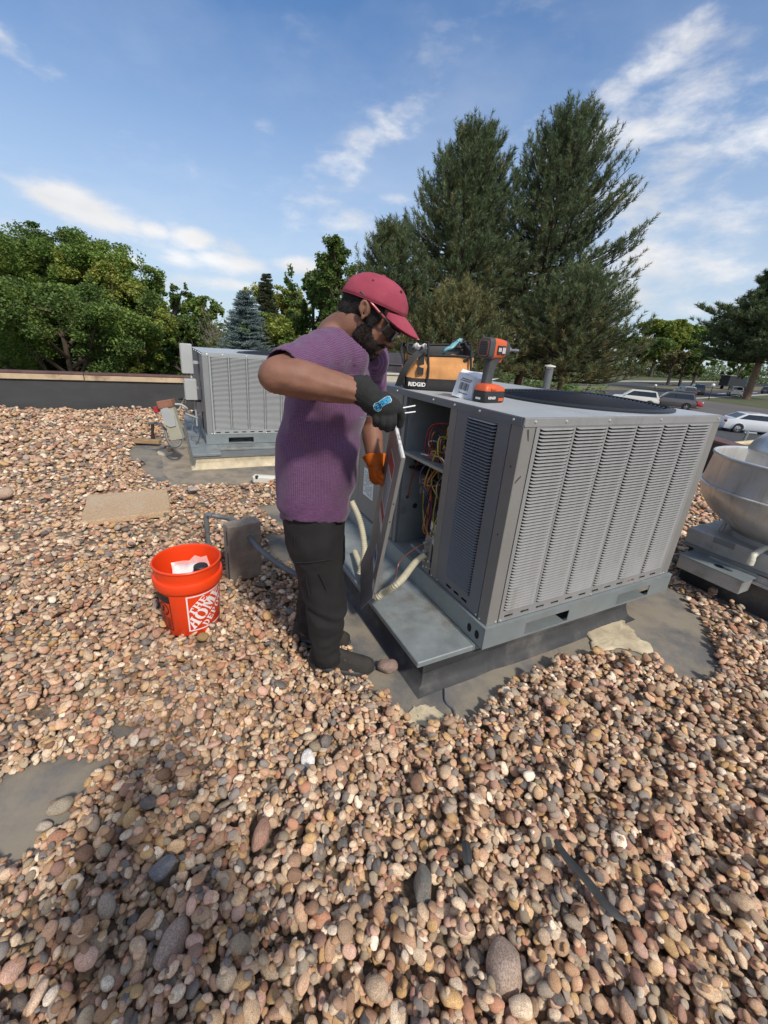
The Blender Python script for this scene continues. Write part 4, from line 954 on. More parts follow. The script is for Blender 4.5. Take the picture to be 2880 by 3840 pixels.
for k in range(n_):
    for (ya, yb) in ((.155, .195),): polys.append([(wl*k/n_, ya), (wl*(k+1)/n_, ya), (wl*(k+1)/n_, yb), (wl*k/n_, yb)])
    for xa in (.0, .19): polys.append([(wl*k/n_, xa), (wl*(k+1)/n_, xa), (wl*(k+1)/n_, xa+.006), (wl*k/n_, xa+.006)])
for x in (0, wl-.004): polys.append([(x, .006), (x+.004, .006), (x+.004, .155), (x, .155)])
t = np.linspace(0, 2*math.pi, 21); cx, cy, r1, r2 = wl*.55, .115, .036, .030
for k in range(20): polys.append([(cx+r1*math.cos(t[k]), cy+r1*math.sin(t[k])), (cx+r1*math.cos(t[k+1]), cy+r1*math.sin(t[k+1])), (cx+r2*math.cos(t[k+1]), cy+r2*math.sin(t[k+1])), (cx+r2*math.cos(t[k]), cy+r2*math.sin(t[k]))])
polys.append([(cx-.022, cy+.024), (cx-.027, cy+.018), (cx+.022, cy-.024), (cx+.027, cy-.018)]); polys.append([(cx-.014, cy-.018), (cx+.002, cy-.018), (cx+.010, cy+.012), (cx+.004, cy+.02), (cx-.006, cy+.018)])
for k in range(7):
    for j in range(3): polys.append([(.012+.03*j, .012+.009*k), (.036+.03*j, .012+.009*k), (.036+.03*j, .016+.009*k), (.012+.03*j, .016+.009*k)])
V, F = flat_to_mesh(polys); g = MB(); g.add(wrapb(V, ang2, .035, .0009), F); g.build('warning_print', m_bkblack, bucket)
# contents
m_zip = mat('clear_bag', (.85, .80, .78), .25, alpha=.38, spec=.6)
m_wpap = mat('white_paper', (.72, .70, .68), .85)
g = MB(); P = []
for i in range(7):
    for j in range(6):
        x = -.085+.17*i/6; y = -.03+.13*j/5; P.append((x, y*.72+.0, .20+.10*j/5+.008*math.sin(i*1.9+j*1.3)+.006*math.cos(i*2.7-j)))
g.add(P, [(i*6+j, (i+1)*6+j, (i+1)*6+j+1, i*6+j+1) for i in range(6) for j in range(5)]); zb_ = g.build('zip_bag', m_zip, smooth=80); tag(zb_, 'clear zip bag leaning inside the orange bucket', 'bag'); zb_.location = Vector(BK+np.array([.025, .012, .02])); zb_.rotation_euler = (0, 0, a0+rad(90+14))
g = MB(); P = []
for i in range(6):
    for j in range(5):
        P.append((-.065+.115*i/5, -.035+.09*j/4, .255+.045*j/4+.006*math.sin(i*2.3+j*1.1)))
g.add(P, [(i*5+j, (i+1)*5+j, (i+1)*5+j+1, i*5+j+1) for i in range(5) for j in range(4)]); wp = g.build('paper_towel', m_wpap, smooth=60); tag(wp, 'crumpled white paper inside the orange bucket', 'paper'); wp.location = Vector(BK+np.array([-.005, .0, 0])); wp.rotation_euler = (0, 0, a0+rad(90)); md = wp.modifiers.new('thick', 'SOLIDIFY'); md.thickness = .003
jar = thing('jar', 'jar with ribbed black lid standing in the orange bucket', 'jar', np.append((onz(752, 2118, BK[2]+.335))[:2], BK[2]+.050), .2)
g = MB(); P = [(0, .285), (.026, .285), (.031, .282), (.0325, .278)]; g.lathe([(.0325, .255)] + P[::-1], 40); g.lathe([(.0325, .255), (.0315, .2545), (.0, .2545)], 40)
for k in range(40):
    c, s = math.cos(k*math.pi/20), math.sin(k*math.pi/20); g.box(-.0006, .0006, .0322, .0334, .257, .277, TR((0, 0, 0), k*math.pi/20))
g.build('lid', m_blk, jar, smooth=40)
g = MB(); g.lathe([(0, 0), (.034, 0), (.036, .01), (.036, .235), (.03, .25), (.03, .2545)], 32); g.build('body', mat('jar_plastic', (.6, .58, .55), .35), jar, smooth=50)
# ---- concrete block standing on end
m_cmu = mat('concrete_block', (.33, .265, .21), .95, var=.22, vscale=14, bump=.9, bscale=120, dirt=(.38, .33, .27), dscale=9, damt=.5)
b0, b1 = onz(868, 2193, .03), onz(985, 2159, .03); xd = nrm(b1-b0); yd = np.array([-xd[1], xd[0], 0])
blk = thing('concrete_block', 'brown grey concrete block standing on end behind the bucket', 'block', M=AX(b0, xd, yd, ZZ))
wb = np.linalg.norm(b1-b0); g = MB()
g.box(0, wb, 0, .092, 0, .375, bev=.006); g.build('face_shell', m_cmu, blk)
g = MB(); g.box(-.0018, .0, .024, .034, .02, .20); g.box(-.0018, .0, .024, .033, .25, .34); g.build('groove', m_hole, blk)
# ---- grey riser pipe with flexible conduit
rp = thing('drain_pipe', 'grey elbow pipe rising from gravel with hose running behind the work trousers', 'pipe', onz(783, 2050, .03))
o_ = onz(783, 2050, .03)
g = MB(); e_ = at(772, 1935, o_[1])-o_; g.tube([(0, 0, 0), e_*.25, e_*.55], .0135, 12); g.tube([(0, 0, -.01), (0, 0, .03)], .024, 12); g.tube([e_*.5, e_*.56, e_*.8], [.0165, .0185, .0175], 12); g.tube(spline([e_*.78, e_*.95, e_+np.array([.012, -.004, .012]), e_+np.array([.05, -.01, .012])], 5), .0175, 12); g.build('riser', m_pvcg, rp, smooth=50)
cpts = [o_+e_+np.array([.03, -.008, .012])] + [at(x, y, Y) for x, y, Y in ((835, 1940, 2.56), (880, 1955, 2.42), (925, 2003, 2.22), (972, 2058, 2.06), (1030, 2106, 1.98), (1100, 2148, 1.95), (1180, 2180, 1.98), (1280, 2200, 2.02))]
g = MB(); P = spline([p_-o_ for p_ in cpts], 7); g.tube(P, .0155, 10); g.build('hose', m_pvcg, rp, smooth=60)
# ---- paving slab
m_agg = mat('exposed_aggregate', (.60, .41, .235), .9, var=.5, vscale=70, col2=(.40, .285, .185), bump=.9, bscale=110, dirt=(.52, .44, .32), dscale=1.6, damt=.85)
T4 = [onz(300, 1957, .07), onz(641, 1916, .08), onz(627, 1834, .095), onz(328, 1857, .085)]
g = MB(); n_ = 14; top = []; r_ = np.random.default_rng(4)
for e in range(4):
    for t in np.linspace(0, 1, n_, endpoint=False): top.append(T4[e]*(1-t)+T4[(e+1) % 4]*t)
top = np.array(top); c = top.mean(0); top += r_.normal(0, .0022, top.shape); low = top - np.array([0, 0, .042]); inn = c+(top-c)*.985+[0, 0, .002]
g.loft([low, top - [0, 0, .004], inn]); tag(g.build('paving_slab', m_agg, smooth=40), 'tan square paving slab of exposed aggregate lying tilted on the gravel', 'slab')
# ---- white downspout behind the man
m_white = mat('white_pvc', (.68, .66, .58), .4, var=.05, vscale=5)
p0 = onz(948, 1802, .03); p0[2] = .05; dd = nrm(onz(1100, 1812, .03)-onz(948, 1802, .03)); 
ds = thing('downspout', 'length of white downspout lying by the cream curb', 'pipe', M=AX(p0, dd, np.array([-dd[1], dd[0], 0]), ZZ))
g = MB(); g.box(0, 1.1, -.04, .04, -.042, .045, bev=.018); g.build('tube', m_white, ds, smooth=40); g = MB(); g.box(.028, .075, -.0405, -.005, .0, .0456, bev=.012); g.build('tape', m_blk, ds)
g = MB(); g.box(-.001, .0, -.028, .028, -.03, .032); g.build('opening', mat('pvc_shade', (.3, .29, .25), .6), ds)
# ---- leaning disconnect box beside the far unit
m_old = mat('old_box_paint', (.37, .36, .27), .6, var=.1, vscale=6, dirt=(.20, .13, .08), dscale=5, damt=.6)
m_rust = mat('rusty_cap', (.25, .115, .07), .8, var=.3, vscale=12)
bb, bt = at(667, 1648, 4.60), at(621, 1500, 4.60); zl = nrm(bt-bb); xl = nrm(np.array([1, .12, 0])-zl*(np.array([1, .12, 0])@zl)); Lb = np.linalg.norm(bt-bb)
dx = thing('disconnect_box', 'weathered leaning electrical box with white plate beside the far unit', 'electrical box', M=AX(bb, xl, np.cross(zl, xl), zl))
g = MB(); g.box(-.068, .068, -.045, .05, 0, Lb*.84, bev=.006); g.build('box', m_old, dx); g = MB(); g.box(-.085, .075, -.06, .06, Lb*.82, Lb, bev=.004); g.build('cap', m_rust, dx)
g = MB(); g.prism([(-.075, .20), (-.02, .155), (.045, .16), (.062, .29), (.01, .385), (-.06, .36)], .0, .012, AX((0, -.046, 0), (1, 0, 0), (0, 0, 1), (0, -1, 0))); g.build('cover_plate', m_elec, dx)
g = MB(); g.box(-.15, -.085, -.03, -.015, .33, .40, bev=.008); g.build('tag', mat('red_tag', (.40, .02, .03), .5), dx); g = MB(); g.box(-.105, -.07, -.025, -.018, .31, .34); g.build('tag_strap', m_elec, dx)
g = MB(); P = spline([at(560, 1588, 4.75), at(592, 1588, 4.7), at(618, 1610, 4.62), at(628, 1650, 4.56), at(650, 1675, 4.52), at(672, 1668, 4.55), at(677, 1645, 4.6)], 7)
inv = np.linalg.inv(np.array(AX(bb, xl, np.cross(zl, xl), zl))); P2 = P @ inv[:3, :3].T + inv[:3, 3]; g.tube(P2, .016, 9); g.build('conduit', m_pvcg, dx, smooth=60)
P = spline([at(655, 1516, 4.62), at(680, 1518, 4.66), at(702, 1534, 4.7), at(690, 1547, 4.8), at(700, 1553, 4.85), at(740, 1567, 4.95)], 7); g = MB(); g.tube(P @ inv[:3, :3].T + inv[:3, 3], .012, 8); g.build('conduit', m_elec, dx, smooth=60)
rs = thing('drain_pipe', 'short black pipe stub rising left of the leaning box', 'pipe', onz(572, 1642, .02)); g = MB(); o2 = onz(572, 1642, .02); e2 = at(572, 1588, o2[1])-o2; g.tube([(0, 0, 0), e2*.2, e2*.22, e2*.5, e2*.52, e2*.98], [.03, .03, .018, .018, .022, .022], 10); g.build('riser', m_blkpipe, rs, smooth=40)
g = MB(); P = [at(672, 1537, 5.5), at(690, 1500, 5.5), at(694, 1494, 5.5), at(698, 1500, 5.5), at(697, 1512, 5.5)]; g.tube(spline(P, 4), .013, 8); tag(g.build('vent_tube', m_cond, smooth=60), 'thin cream bent tube sticking up behind the leaning box', 'pipe')
# ---- timber offcut under the stub and small scraps
m_wood = mat('old_timber', (.33, .21, .11), .9, var=.3, vscale=8, stretch=(1, 8, 8), bump=.4, bscale=30)
o3 = onz(560, 1662, .03); g = MB(); g.box(-.18, .14, -.045, .045, 0, .05, TR((o3[0], o3[1], .03), .1), .004); tag(g.build('timber_offcut', m_wood), 'short timber offcut on the gravel beside the far unit', 'timber')
g = MB(); g.tube(spline([onz(488, 1725, .05), onz(515, 1722, .06), onz(545, 1729, .05)], 6), .013, 7, flat=.5); tag(g.build('metal_offcut', m_galv, smooth=60), 'curved shiny metal offcut on the gravel near the far curb', 'scrap')
m_rub = mat('black_rubber', (.030, .030, .030), .6, var=.3, vscale=25, dirt=(.10, .09, .08), dscale=18, damt=.4)
P = spline([onz(x, y, z) for x, y, z in ((2084, 3150, .104), (2125, 3215, .106), (2200, 3300, .108), (2268, 3385, .108), (2318, 3432, .106), (2350, 3446, .100))], 7)
g = MB(); w_ = np.concatenate([np.linspace(.6, 1, 8), np.ones(len(P)-16), np.linspace(1, .35, 8)])*.0125
rings = []
for i in range(len(P)):
    t = nrm(P[min(i+1, len(P)-1)]-P[max(i-1, 0)]); s_ = nrm(np.cross(t, ZZ)); q = w_[i]
    rings.append([P[i]-s_*q, P[i]-s_*q*.3+ZZ*.004, P[i]+s_*q*.3+ZZ*.004, P[i]+s_*q, P[i]+s_*q*.8-ZZ*.005, P[i]-s_*q*.8-ZZ*.005])
g.loft(rings); tag(g.build('rubber_strip', m_rub, smooth=50), 'long curved black rubber strip lying on the gravel in the foreground', 'rubber strip')
P = [onz(1745, 3155, .085), onz(1752, 3200, .09), onz(1756, 3240, .082)]
g = MB(); rings = []
for i, p_ in enumerate(P):
    q = (.011, .014, .012)[i]; rings.append([p_+[-q, 0, 0], p_+[0, 0, .006], p_+[q, 0, 0], p_+[0, 0, -.005]])
g.loft(rings); tag(g.build('rubber_scrap', m_rub, smooth=40), 'small black rubber scrap wedged between foreground pebbles', 'rubber scrap')
# ---- upblast exhaust fan with grease box
m_alu = mat('weathered_aluminium', (.66, .65, .63), .34, metal=.55, var=.12, vscale=3, dirt=(.42, .36, .29), dscale=2.2, damt=.7, streak=True)
m_alud = mat('dull_aluminium', (.45, .45, .44), .5, metal=.5, var=.12, vscale=5, dirt=(.2, .17, .14), dscale=4, damt=.7)
EF = thing('exhaust_fan', 'round aluminium upblast exhaust fan with grease box on black curb at right', 'exhaust fan', M=AX((2.17, 2.65, 0), -VV, U, ZZ))
# local x runs toward the camera (-v), y runs +u, z up
g = MB(); g.box(.0, .72, .0, .72, .285, .40, bev=.006); g.build('curb_cap', m_alud, EF)
g = MB(); g.box(.16, .28, -.004, -.001, .36, .399); g.box(.50, .502, -.004, -.001, .29, .40); g.box(-.01, .74, -.012, -.0045, .275, .29); g.build('cap_seam', m_galvd, EF)
g = MB(); g.box(.03, .69, .03, .69, .0, .284); g.build('curb_wall', m_blackm, EF)
g = MB(); g.box(.17, .72, -.02, .029, .205, .222); g.box(.17, .72, -.004, .0295, .222, .265); g.build('ledge', m_alud, EF)
cx = cy = .36
def LT(prof, n=48, **k): q = MB(); q.lathe(prof, n, M=TR((cx, cy, 0))); return q
LT([(.27, .40), (.265, .43), (.29, .455), (.31, .47)]).build('neck', m_alud, EF, smooth=50)
LT([(.20, .455), (.30, .462), (.36, .50), (.43, .56), (.475, .62), (.498, .68), (.502, .712), (.512, .716), (.514, .726), (.502, .731)]).build('bowl', m_alu, EF, smooth=40)
LT([(.500, .732), (.496, .76), (.480, .905), (.484, .914), (.480, .926), (.471, .926), (.468, .914), (.486, .76), (.488, .74), (.2, .70)]).build('windband', m_alu, EF, smooth=45)
q = MB(); t = np.linspace(0, 2*math.pi, 57); q.tube(np.column_stack([cx+.482*np.cos(t), cy+.482*np.sin(t), np.full(57, .921)]), .010, 8, cap=False); q.build('rim', mat('bright_rim', (.62, .64, .64), .3, metal=.5), EF, smooth=60)
LT([(.31, .72), (.31, .955), (.318, .957), (.32, .968), (.318, .985), (.30, 1.03), (.26, 1.075), (.18, 1.105), (.08, 1.118), (0, 1.12)]).build('motor_dome', m_alu, EF, smooth=40)
g = MB()
for a in (.6, 2.2, 3.8, 5.4): g.tube([(cx+.31*math.cos(a), cy+.31*math.sin(a), .40), (cx+.30*math.cos(a), cy+.30*math.sin(a), .475)], .014, 8)
g.build('leg', m_alud, EF, smooth=50)
m_pw = mat('old_white_pvc', (.60, .57, .46), .5, var=.08, vscale=9)
g = MB(); g.tube(spline([(.40, .06, .425), (.40, -.03, .405), (.40, -.062, .395), (.402, -.072, .375), (.402, -.072, .345)], 5), .018, 10); g.tube([(.402, -.072, .372), (.402, -.072, .335)], .021, 10); g.build('drain_spout', m_pw, EF, smooth=50)
g = MB(); g.tube([(.60, .09, .44), (.62, .02, .402)], .018, 8); g.build('drain_stub', m_pw, EF, smooth=50)
gb = EF
g = MB(); bx0, bx1, by0, by1, gz0, gz1 = .07, .43, -.15, -.02, .155, .245
g.box(bx0, bx1, by0, by0+.003, gz0, gz1); g.box(bx0, bx1, by1-.003, by1, gz0, gz1); g.box(bx0, bx0+.003, by0+.0035, by1-.0035, gz0, gz1); g.box(bx1-.003, bx1, by0+.0035, by1-.0035, gz0, gz1); g.box(bx0+.003, bx1-.003, by0+.003, by1-.003, gz0, gz0+.003); g.build('grease_box', m_alud, EF)
g = MB(); g.box(bx0-.006, bx1+.012, by0-.008, by1+.02, gz1+.001, gz1+.006); g.box(bx0-.0, bx1, by1+.0205, by1+.024, gz1, gz1+.05); g.build('box_lid', m_galv, EF)
g = MB(); g.lathe([(.0005, gz1+.0068), (.026, gz1+.0068)], 20, M=TR((.27, -.085, 0))); g.build('lid_hole', m_hole, EF)
# ---- pipes beyond the fan, flue pipe behind the near unit
m_or = mat('orange_fitting', (.45, .14, .06), .6)
PA, PB = at(2590, 1684, 6.1), at(2900, 1652, 6.1)
cpipe = thing('condensate_pipe', 'cream pipe with orange joint running along the roof behind the exhaust fan', 'pipe', PA)
d_ = PB-PA; g = MB(); g.tube([np.zeros(3), d_*.5, d_], .042, 10); g.build('tube', mat('cream_pipe', (.55, .45, .27), .6, var=.2, vscale=5), cpipe, smooth=60)
k_ = at(2688, 1674, 6.1)-PA; g = MB(); g.tube([k_-d_*.016, k_+d_*.016], .053, 12); g.build('joint', m_or, cpipe, smooth=50)
for f_ in (.12, .9):
    q = PA+d_*f_; g = MB(); g.box(-.06, .06, -.06, .06, -q[2]+.0, -.043, TR((d_*f_))); g.build('support', m_wood, cpipe)
pp = at(2775, 1668, 6.6); ph = at(2788, 1622, 6.6)[2]
tp = thing('gas_regulator', 'galvanised post with a horizontal tee bar standing near the roof edge', 'pipe', (pp[0], pp[1], 0))
g = MB(); g.tube([(0, 0, 0), (0.02, 0, ph*.5), (.05, 0, ph)], .022, 8); g.build('post', m_galv, tp, smooth=50); g = MB(); g.tube([(-.01, 0, ph), (.08, 0, ph), (.2, .02, ph-.005)], .02, 8); g.tube([(.03, 0, ph-.02), (.03, 0, ph+.03)], .03, 8); g.build('tee_bar', m_galv, tp, smooth=50)
vp = at(2050, 1440, 6.3); vt = at(2056, 1376, 6.3)
fp_ = thing('flue_pipe', 'grey metal flue pipe with white cap standing behind the near unit', 'flue', (vp[0], vp[1], 0))
g = MB(); g.lathe([(.055, 0), (.055, vt[2]-.02)], 16); g.build('tube', m_pvcg, fp_, smooth=50)
g = MB(); g.lathe([(.05, vt[2]-.02), (.05, vt[2]+.01)], 16); g.lathe([(0, vt[2]+.035), (.075, vt[2]+.02), (.078, vt[2]+.004), (0, vt[2]+.0)], 18); g.build('cap', m_white, fp_, smooth=40)
# ---- on top of the near unit
ZT = UZ+UH
hb = onz(1438, 1452, ZT)
hood = thing('flue_hood', 'cream sheet metal box with mesh top at the far end of the near unit', 'flue', M=AX((hb[0], hb[1]+.45, ZT), U, VV, ZZ))
m_creamm = mat('cream_metal', (.52, .49, .40), .5, var=.08, vscale=8, dirt=(.30, .24, .15), dscale=8, damt=.4)
hz_ = at(1435, 1404, hb[1]+.45)[2]-ZT
g = MB(); g.box(-.075, .075, -.06, .06, .0, hz_, bev=.004); g.build('body', m_creamm, hood); g = MB(); g.box(-.083, .083, -.068, .068, hz_+.0005, hz_+.016, bev=.004); g.build('rim', m_creamm, hood)
g = MB()
for k in range(9): g.box(-.07+.0165*k, -.063+.0165*k, -.058, .058, hz_+.0162, hz_+.019)
g.build('mesh', m_galvd, hood)
cb = at(1452, 1398, 3.1); cs = thing('soft_case', 'dark grey soft case lying behind the tan tool bag', 'bag', (cb[0]+.06, cb[1], ZT), .3)
m_case = mat('dark_fabric', (.045, .040, .048), .9, var=.2, vscale=15, bump=.2, bscale=200)
g = MB(); rings = []
for z, s_ in ((.0, .9), (.02, 1), (.10, 1), (.155, .9), (.18, .62), (.185, .2)):
    rings.append([(.20*s_*math.copysign(abs(math.cos(t))**.6, math.cos(t)), .12*s_*math.copysign(abs(math.sin(t))**.6, math.sin(t)), z) for t in np.linspace(0, 2*math.pi, 32, endpoint=False)])
g.loft(rings); g.build('shell', m_case, cs, smooth=60); g = MB(); t = np.linspace(0, 2*math.pi, 33); g.tube(np.column_stack([[.203*math.copysign(abs(math.cos(q))**.6, math.cos(q)) for q in t], [.123*math.copysign(abs(math.sin(q))**.6, math.sin(q)) for q in t], np.full(33, .11)]), .006, 6); g.build('zip', m_blk, cs, smooth=60)
# tool bag
p0 = onz(1520, 1460, ZT); bx = nrm(np.array([1, .10, 0])); p1 = p0+bx*.385; by = np.array([-bx[1], bx[0], 0]); Lg = np.linalg.norm(p1-p0)
print('bag length', Lg)
Lg = min(max(Lg, .34), .42)
bag = thing('tool_bag', 'tan and black open tool bag on top of the near unit', 'bag', M=AX(p0, bx, by, ZZ))
m_tan = mat('tan_canvas', (.66, .31, .11), .85, var=.22, vscale=7, bump=.3, bscale=260, dirt=(.30, .17, .08), dscale=9, damt=.5)
m_bagb = mat('bag_black', (.022, .020, .021), .75, var=.25, vscale=14, bump=.25, bscale=220)
Wb, Hb = .22, .262
r_ = np.random.default_rng(11)
def rr(s_, z, ex=.32, wob=0., n=56, ins=0., sag=0.):
    out = []
    for t in np.linspace(0, 2*math.pi, n, endpoint=False):
        c, s = math.cos(t), math.sin(t)
        x = Lg/2 + (Lg/2*s_-ins)*math.copysign(abs(c)**ex, c); y = Wb/2 + (Wb/2*s_-ins)*math.copysign(abs(s)**ex, s); zq = z*(.70+.28*y/Wb+.08*x/Lg)
        w = wob*1.7*(math.sin(3*t+z*40)+.6*math.sin(7*t-z*60)); out.append((x+w*c, y+w*s, zq+sag*(math.sin(t*2+.6)*.5+.4*math.sin(3*t))))
    return out
g = MB(); g.loft([rr(.96, .0), rr(1.01, .012), rr(1.02, .05, wob=.002), rr(1.0, .092, wob=.002)], cap1=False); g.build('base', m_bagb, bag, smooth=60)
g = MB(); g.loft([rr(.995, .090, wob=.001), rr(.99, .13, wob=.005), rr(.97, .18, wob=.006), rr(.95, .225, wob=.004), rr(.93, Hb-.01, wob=.004, sag=.012)], cap0=False, cap1=False); g.build('canvas', m_tan, bag, smooth=70)
top = rr(.935, Hb-.006, wob=.004, sag=.012); g = MB(); g.tube(np.array(top+top[:1]), .007, 7, cap=False); g.build('piping', m_bagb, bag, smooth=60)
g = MB(); g.loft([rr(.915, Hb-.012, wob=.004, sag=.012), rr(.90, .20), rr(.9, .14)], cap0=False); g.build('lining', m_blk, bag, smooth=60)
for fx in (.30, .93):
    P = [(Lg*fx, -.004, .03), (Lg*fx+.004, -.008, .10), (Lg*fx-.004, -.002, .18), (Lg*fx-.012, .004, Hb+.002)]; g = MB(); g.tube(spline(P, 5), .0065, 7); g.build('cord', m_bagb, bag, smooth=60)
g = MB()
def band(pts, w, t=.003, wdir=(1, 0, 0)):
    P = spline(pts, 7); q = MB(); rings = []
    for i in range(len(P)):
        tg = nrm(P[min(i+1, len(P)-1)]-P[max(i-1, 0)]); s_ = nrm(np.asarray(wdir)-tg*(np.asarray(wdir)@tg)); n_ = np.cross(tg, s_)
        rings.append([P[i]+s_*w/2+n_*t/2, P[i]-s_*w/2+n_*t/2, P[i]-s_*w/2-n_*t/2, P[i]+s_*w/2-n_*t/2])
    q.loft(rings); return q
band([(.075, -.007, .085), (.072, -.008, .17), (.06, -.03, .20), (.01, -.06, .16), (-.03, -.07, .09), (-.05, -.05, .02)], .036, wdir=(1, .2, 0)).build('strap', m_bagb, bag, smooth=50)
band([(-.006, .03, .02), (-.012, .06, .12), (-.03, .09, .20), (-.02, .13, .24), (-.0, .15, .16), (-.004, .17, .05)], .04, wdir=(0, 1, 0)).build('strap', m_bagb, bag, smooth=50)
band([(Lg-.05, Wb-.02, Hb), (Lg+.01, Wb+.01, Hb+.02), (Lg+.08, Wb+.0, Hb-.03), (Lg+.10, Wb-.01, Hb-.09)], .05, wdir=(.3, 1, 0)).build('strap', m_bagb, bag, smooth=50)
g = MB(); 
for k in range(7): g.tube(spline([(Lg-.10+.01*k, Wb-.03, Hb-.02), (Lg-.09+.012*k, Wb-.0, Hb+.02+.004*(k % 3)), (Lg-.03+.008*k, Wb+.01, Hb+.0)], 5), .004, 5)
g.build('cord_bundle', m_blk, bag, smooth=60)
V, F = text_mesh('RIDGID', .030, .001); g = MB(); g.add(V, F, AX((.012, -.0068, .022), (1, 0, 0), (0, 0, 1), (0, -1, 0))); g.build('lettering', m_logo, bag)
m_cloth = mat('cyan_cloth', (.22, .45, .50), .9, var=.15, vscale=30)
g = MB(); P = []
for i in range(7):
    for j in range(5): P.append((Lg*.52+.10*i/6, .03+.05*j/4+.012*i/6, Hb-.055+.075*(i/6)**.8+.012*math.sin(i*1.4+j*1.9)))
g.add(P, [(i*5+j, (i+1)*5+j, (i+1)*5+j+1, i*5+j+1) for i in range(6) for j in range(4)]); o = g.build('cloth', m_cloth, smooth=70); md = o.modifiers.new('thick', 'SOLIDIFY'); md.thickness = .006; o.matrix_world = bag.matrix_world; tag(o, 'pale blue cloth sticking out of the tool bag', 'cloth')
g = MB(); P = []
for i in range(6):
    for j in range(5): P.append((.03+.075*i/5, .02+.06*j/4, Hb-.03+.012*math.sin(i*2.1+j*1.3)+.01*math.cos(j*2.4)))
g.add(P, [(i*5+j, (i+1)*5+j, (i+1)*5+j+1, i*5+j+1) for i in range(5) for j in range(4)]); o = g.build('plastic_wrap', m_wpap, smooth=40); md = o.modifiers.new('thick', 'SOLIDIFY'); md.thickness = .003; o.matrix_world = bag.matrix_world; tag(o, 'crumpled white wrapper at the left end of the tool bag', 'wrapper')
# two small cartons
m_card = mat('white_card', (.74, .76, .80), .7, var=.03, vscale=9)
def carton(p_, xdir, w, d, h, label_, tilt=0.):
    xd = nrm(xdir); M = AX(p_, xd, np.array([-xd[1], xd[0], 0]), ZZ) @ TR((0, 0, 0), 0, ry=tilt)
    o = thing('carton', label_, 'box', M=M, group='small white cartons on the unit'); t_ = .0012
    g = MB(); g.box(0, w, 0, t_, 0, h); g.box(0, w, d-t_, d, 0, h); g.box(0, t_, t_, d-t_, 0, h); g.box(w-t_, w, t_, d-t_, 0, h); g.box(t_, w-t_, t_, d-t_, 0, t_); g.build('body', m_card, o); return o
c1 = onz(1692, 1490, ZT); k1 = carton(c1+[0, 0, .012], U*.75-VV*.66, .092, .075, .115, 'white carton with a printed barcode leaning against the tool bag', .22)
g = MB(); r2 = random.Random(9); x = .022
while x < .068:
    w_ = r2.choice((.001, .0018, .0028)); g.box(x, x+w_, -.0006, -.0003, .040, .075); x += w_+r2.choice((.001, .0015, .0022))
for k in range(3):
    x = .018+.005*k
    while x < .07: w_ = r2.uniform(.003, .009); g.box(x, x+w_, -.0006, -.0003, .082+.009*k if k < 2 else .022, .087+.009*k if k < 2 else .027); x += w_+.002
g.build('barcode', mat('barcode_black', (.015, .015, .015), .7), k1)
g = MB(); P = [(.0, .0, .115), (.092, .0, .115), (.092, .075, .115), (.0, .075, .115), (.004, .02, .150), (.09, .02, .148)]; g.add([(.0015, .073, .115), (.0905, .073, .115), (.088, .11, .128), (.004, .11, .130)], [(0, 1, 2, 3)]); o_ = g.build('flap', m_card, k1)
c2 = onz(1766, 1499, ZT); k2 = carton(c2, U*.88-VV*.48, .085, .085, .098, 'plain white open carton between the barcode carton and the driver', 0)
g = MB(); g.add([(.0, .085, .098), (.085, .085, .098), (.092, .125, .125), (-.004, .125, .13)], [(0, 1, 2, 3)]); g.add([(.085, .0, .098), (.085, .085, .098), (.125, .08, .105), (.125, .01, .11)], [(0, 1, 2, 3)]); g.build('flap', m_card, k2)
g = MB(); g.box(.004, .081, .004, .081, .004, .006); g.build('inside', m_card, k2)
# ---- impact driver
m_dor = mat('tool_orange', (.60, .10, .025), .45, var=.08, vscale=30); m_dgr = mat('tool_grey', (.055, .055, .055), .6, var=.15, vscale=40, bump=.1, bscale=300); m_dstl = mat('tool_steel', (.35, .35, .35), .35, metal=.8)
KD = 1.18
db = onz(1826, 1507, ZT); hd = nrm(np.array([.80, .60, 0])); dr = thing('impact_driver', 'orange and grey cordless impact driver standing on its battery', 'power tool', M=AX(db, hd*KD, np.array([-hd[1], hd[0], 0])*KD, ZZ*KD))
def rrx(x, cz, w, h, ex=.45, n=24): return [(x, w*math.copysign(abs(math.cos(t))**ex, math.cos(t)), cz+h*math.copysign(abs(math.sin(t))**ex, math.sin(t))) for t in np.linspace(0, 2*math.pi, n, endpoint=False)]
cz = .205
g = MB(); g.loft([rrx(-.068, cz, .026, .030), rrx(-.066, cz, .031, .036), rrx(-.055, cz, .034, .039), rrx(-.040, cz, .034, .039)]); g.build('rear_cap', m_dgr, dr, smooth=50)
g = MB(); g.loft([rrx(-.0695, cz, .019, .023, .35), rrx(-.0682, cz, .0195, .0235, .35)])
hb_ = g.build('rear_pad', m_blk, dr); g = MB(); rg = np.array(rrx(-.0675, cz, .0225, .0275, .35)); g.tube(np.vstack([rg, rg[:1]]), .0012, 5, cap=False); g.build('pad_ring', m_dor, dr, smooth=60)
g = MB()
for k in range(5): g.box(-.0702, -.0692, -.016, .016, cz-.016+.008*k-.0012, cz-.016+.008*k+.0012)
g.build('rib', m_dgr, dr)
g = MB(); g.loft([rrx(-.0395, cz, .0335, .0385), rrx(-.01, cz+.001, .032, .037), rrx(.02, cz, .031, .035), rrx(.032, cz, .029, .033)]); g.build('motor_housing', m_dor, dr, smooth=50)
g = MB(); g.loft([rrx(.0325, cz, .030, .034, .6), rrx(.045, cz, .030, .034, .7), rrx(.06, cz, .025, .027, .9), rrx(.068, cz, .017, .017, 1)]); g.build('nose', m_dgr, dr, smooth=50)
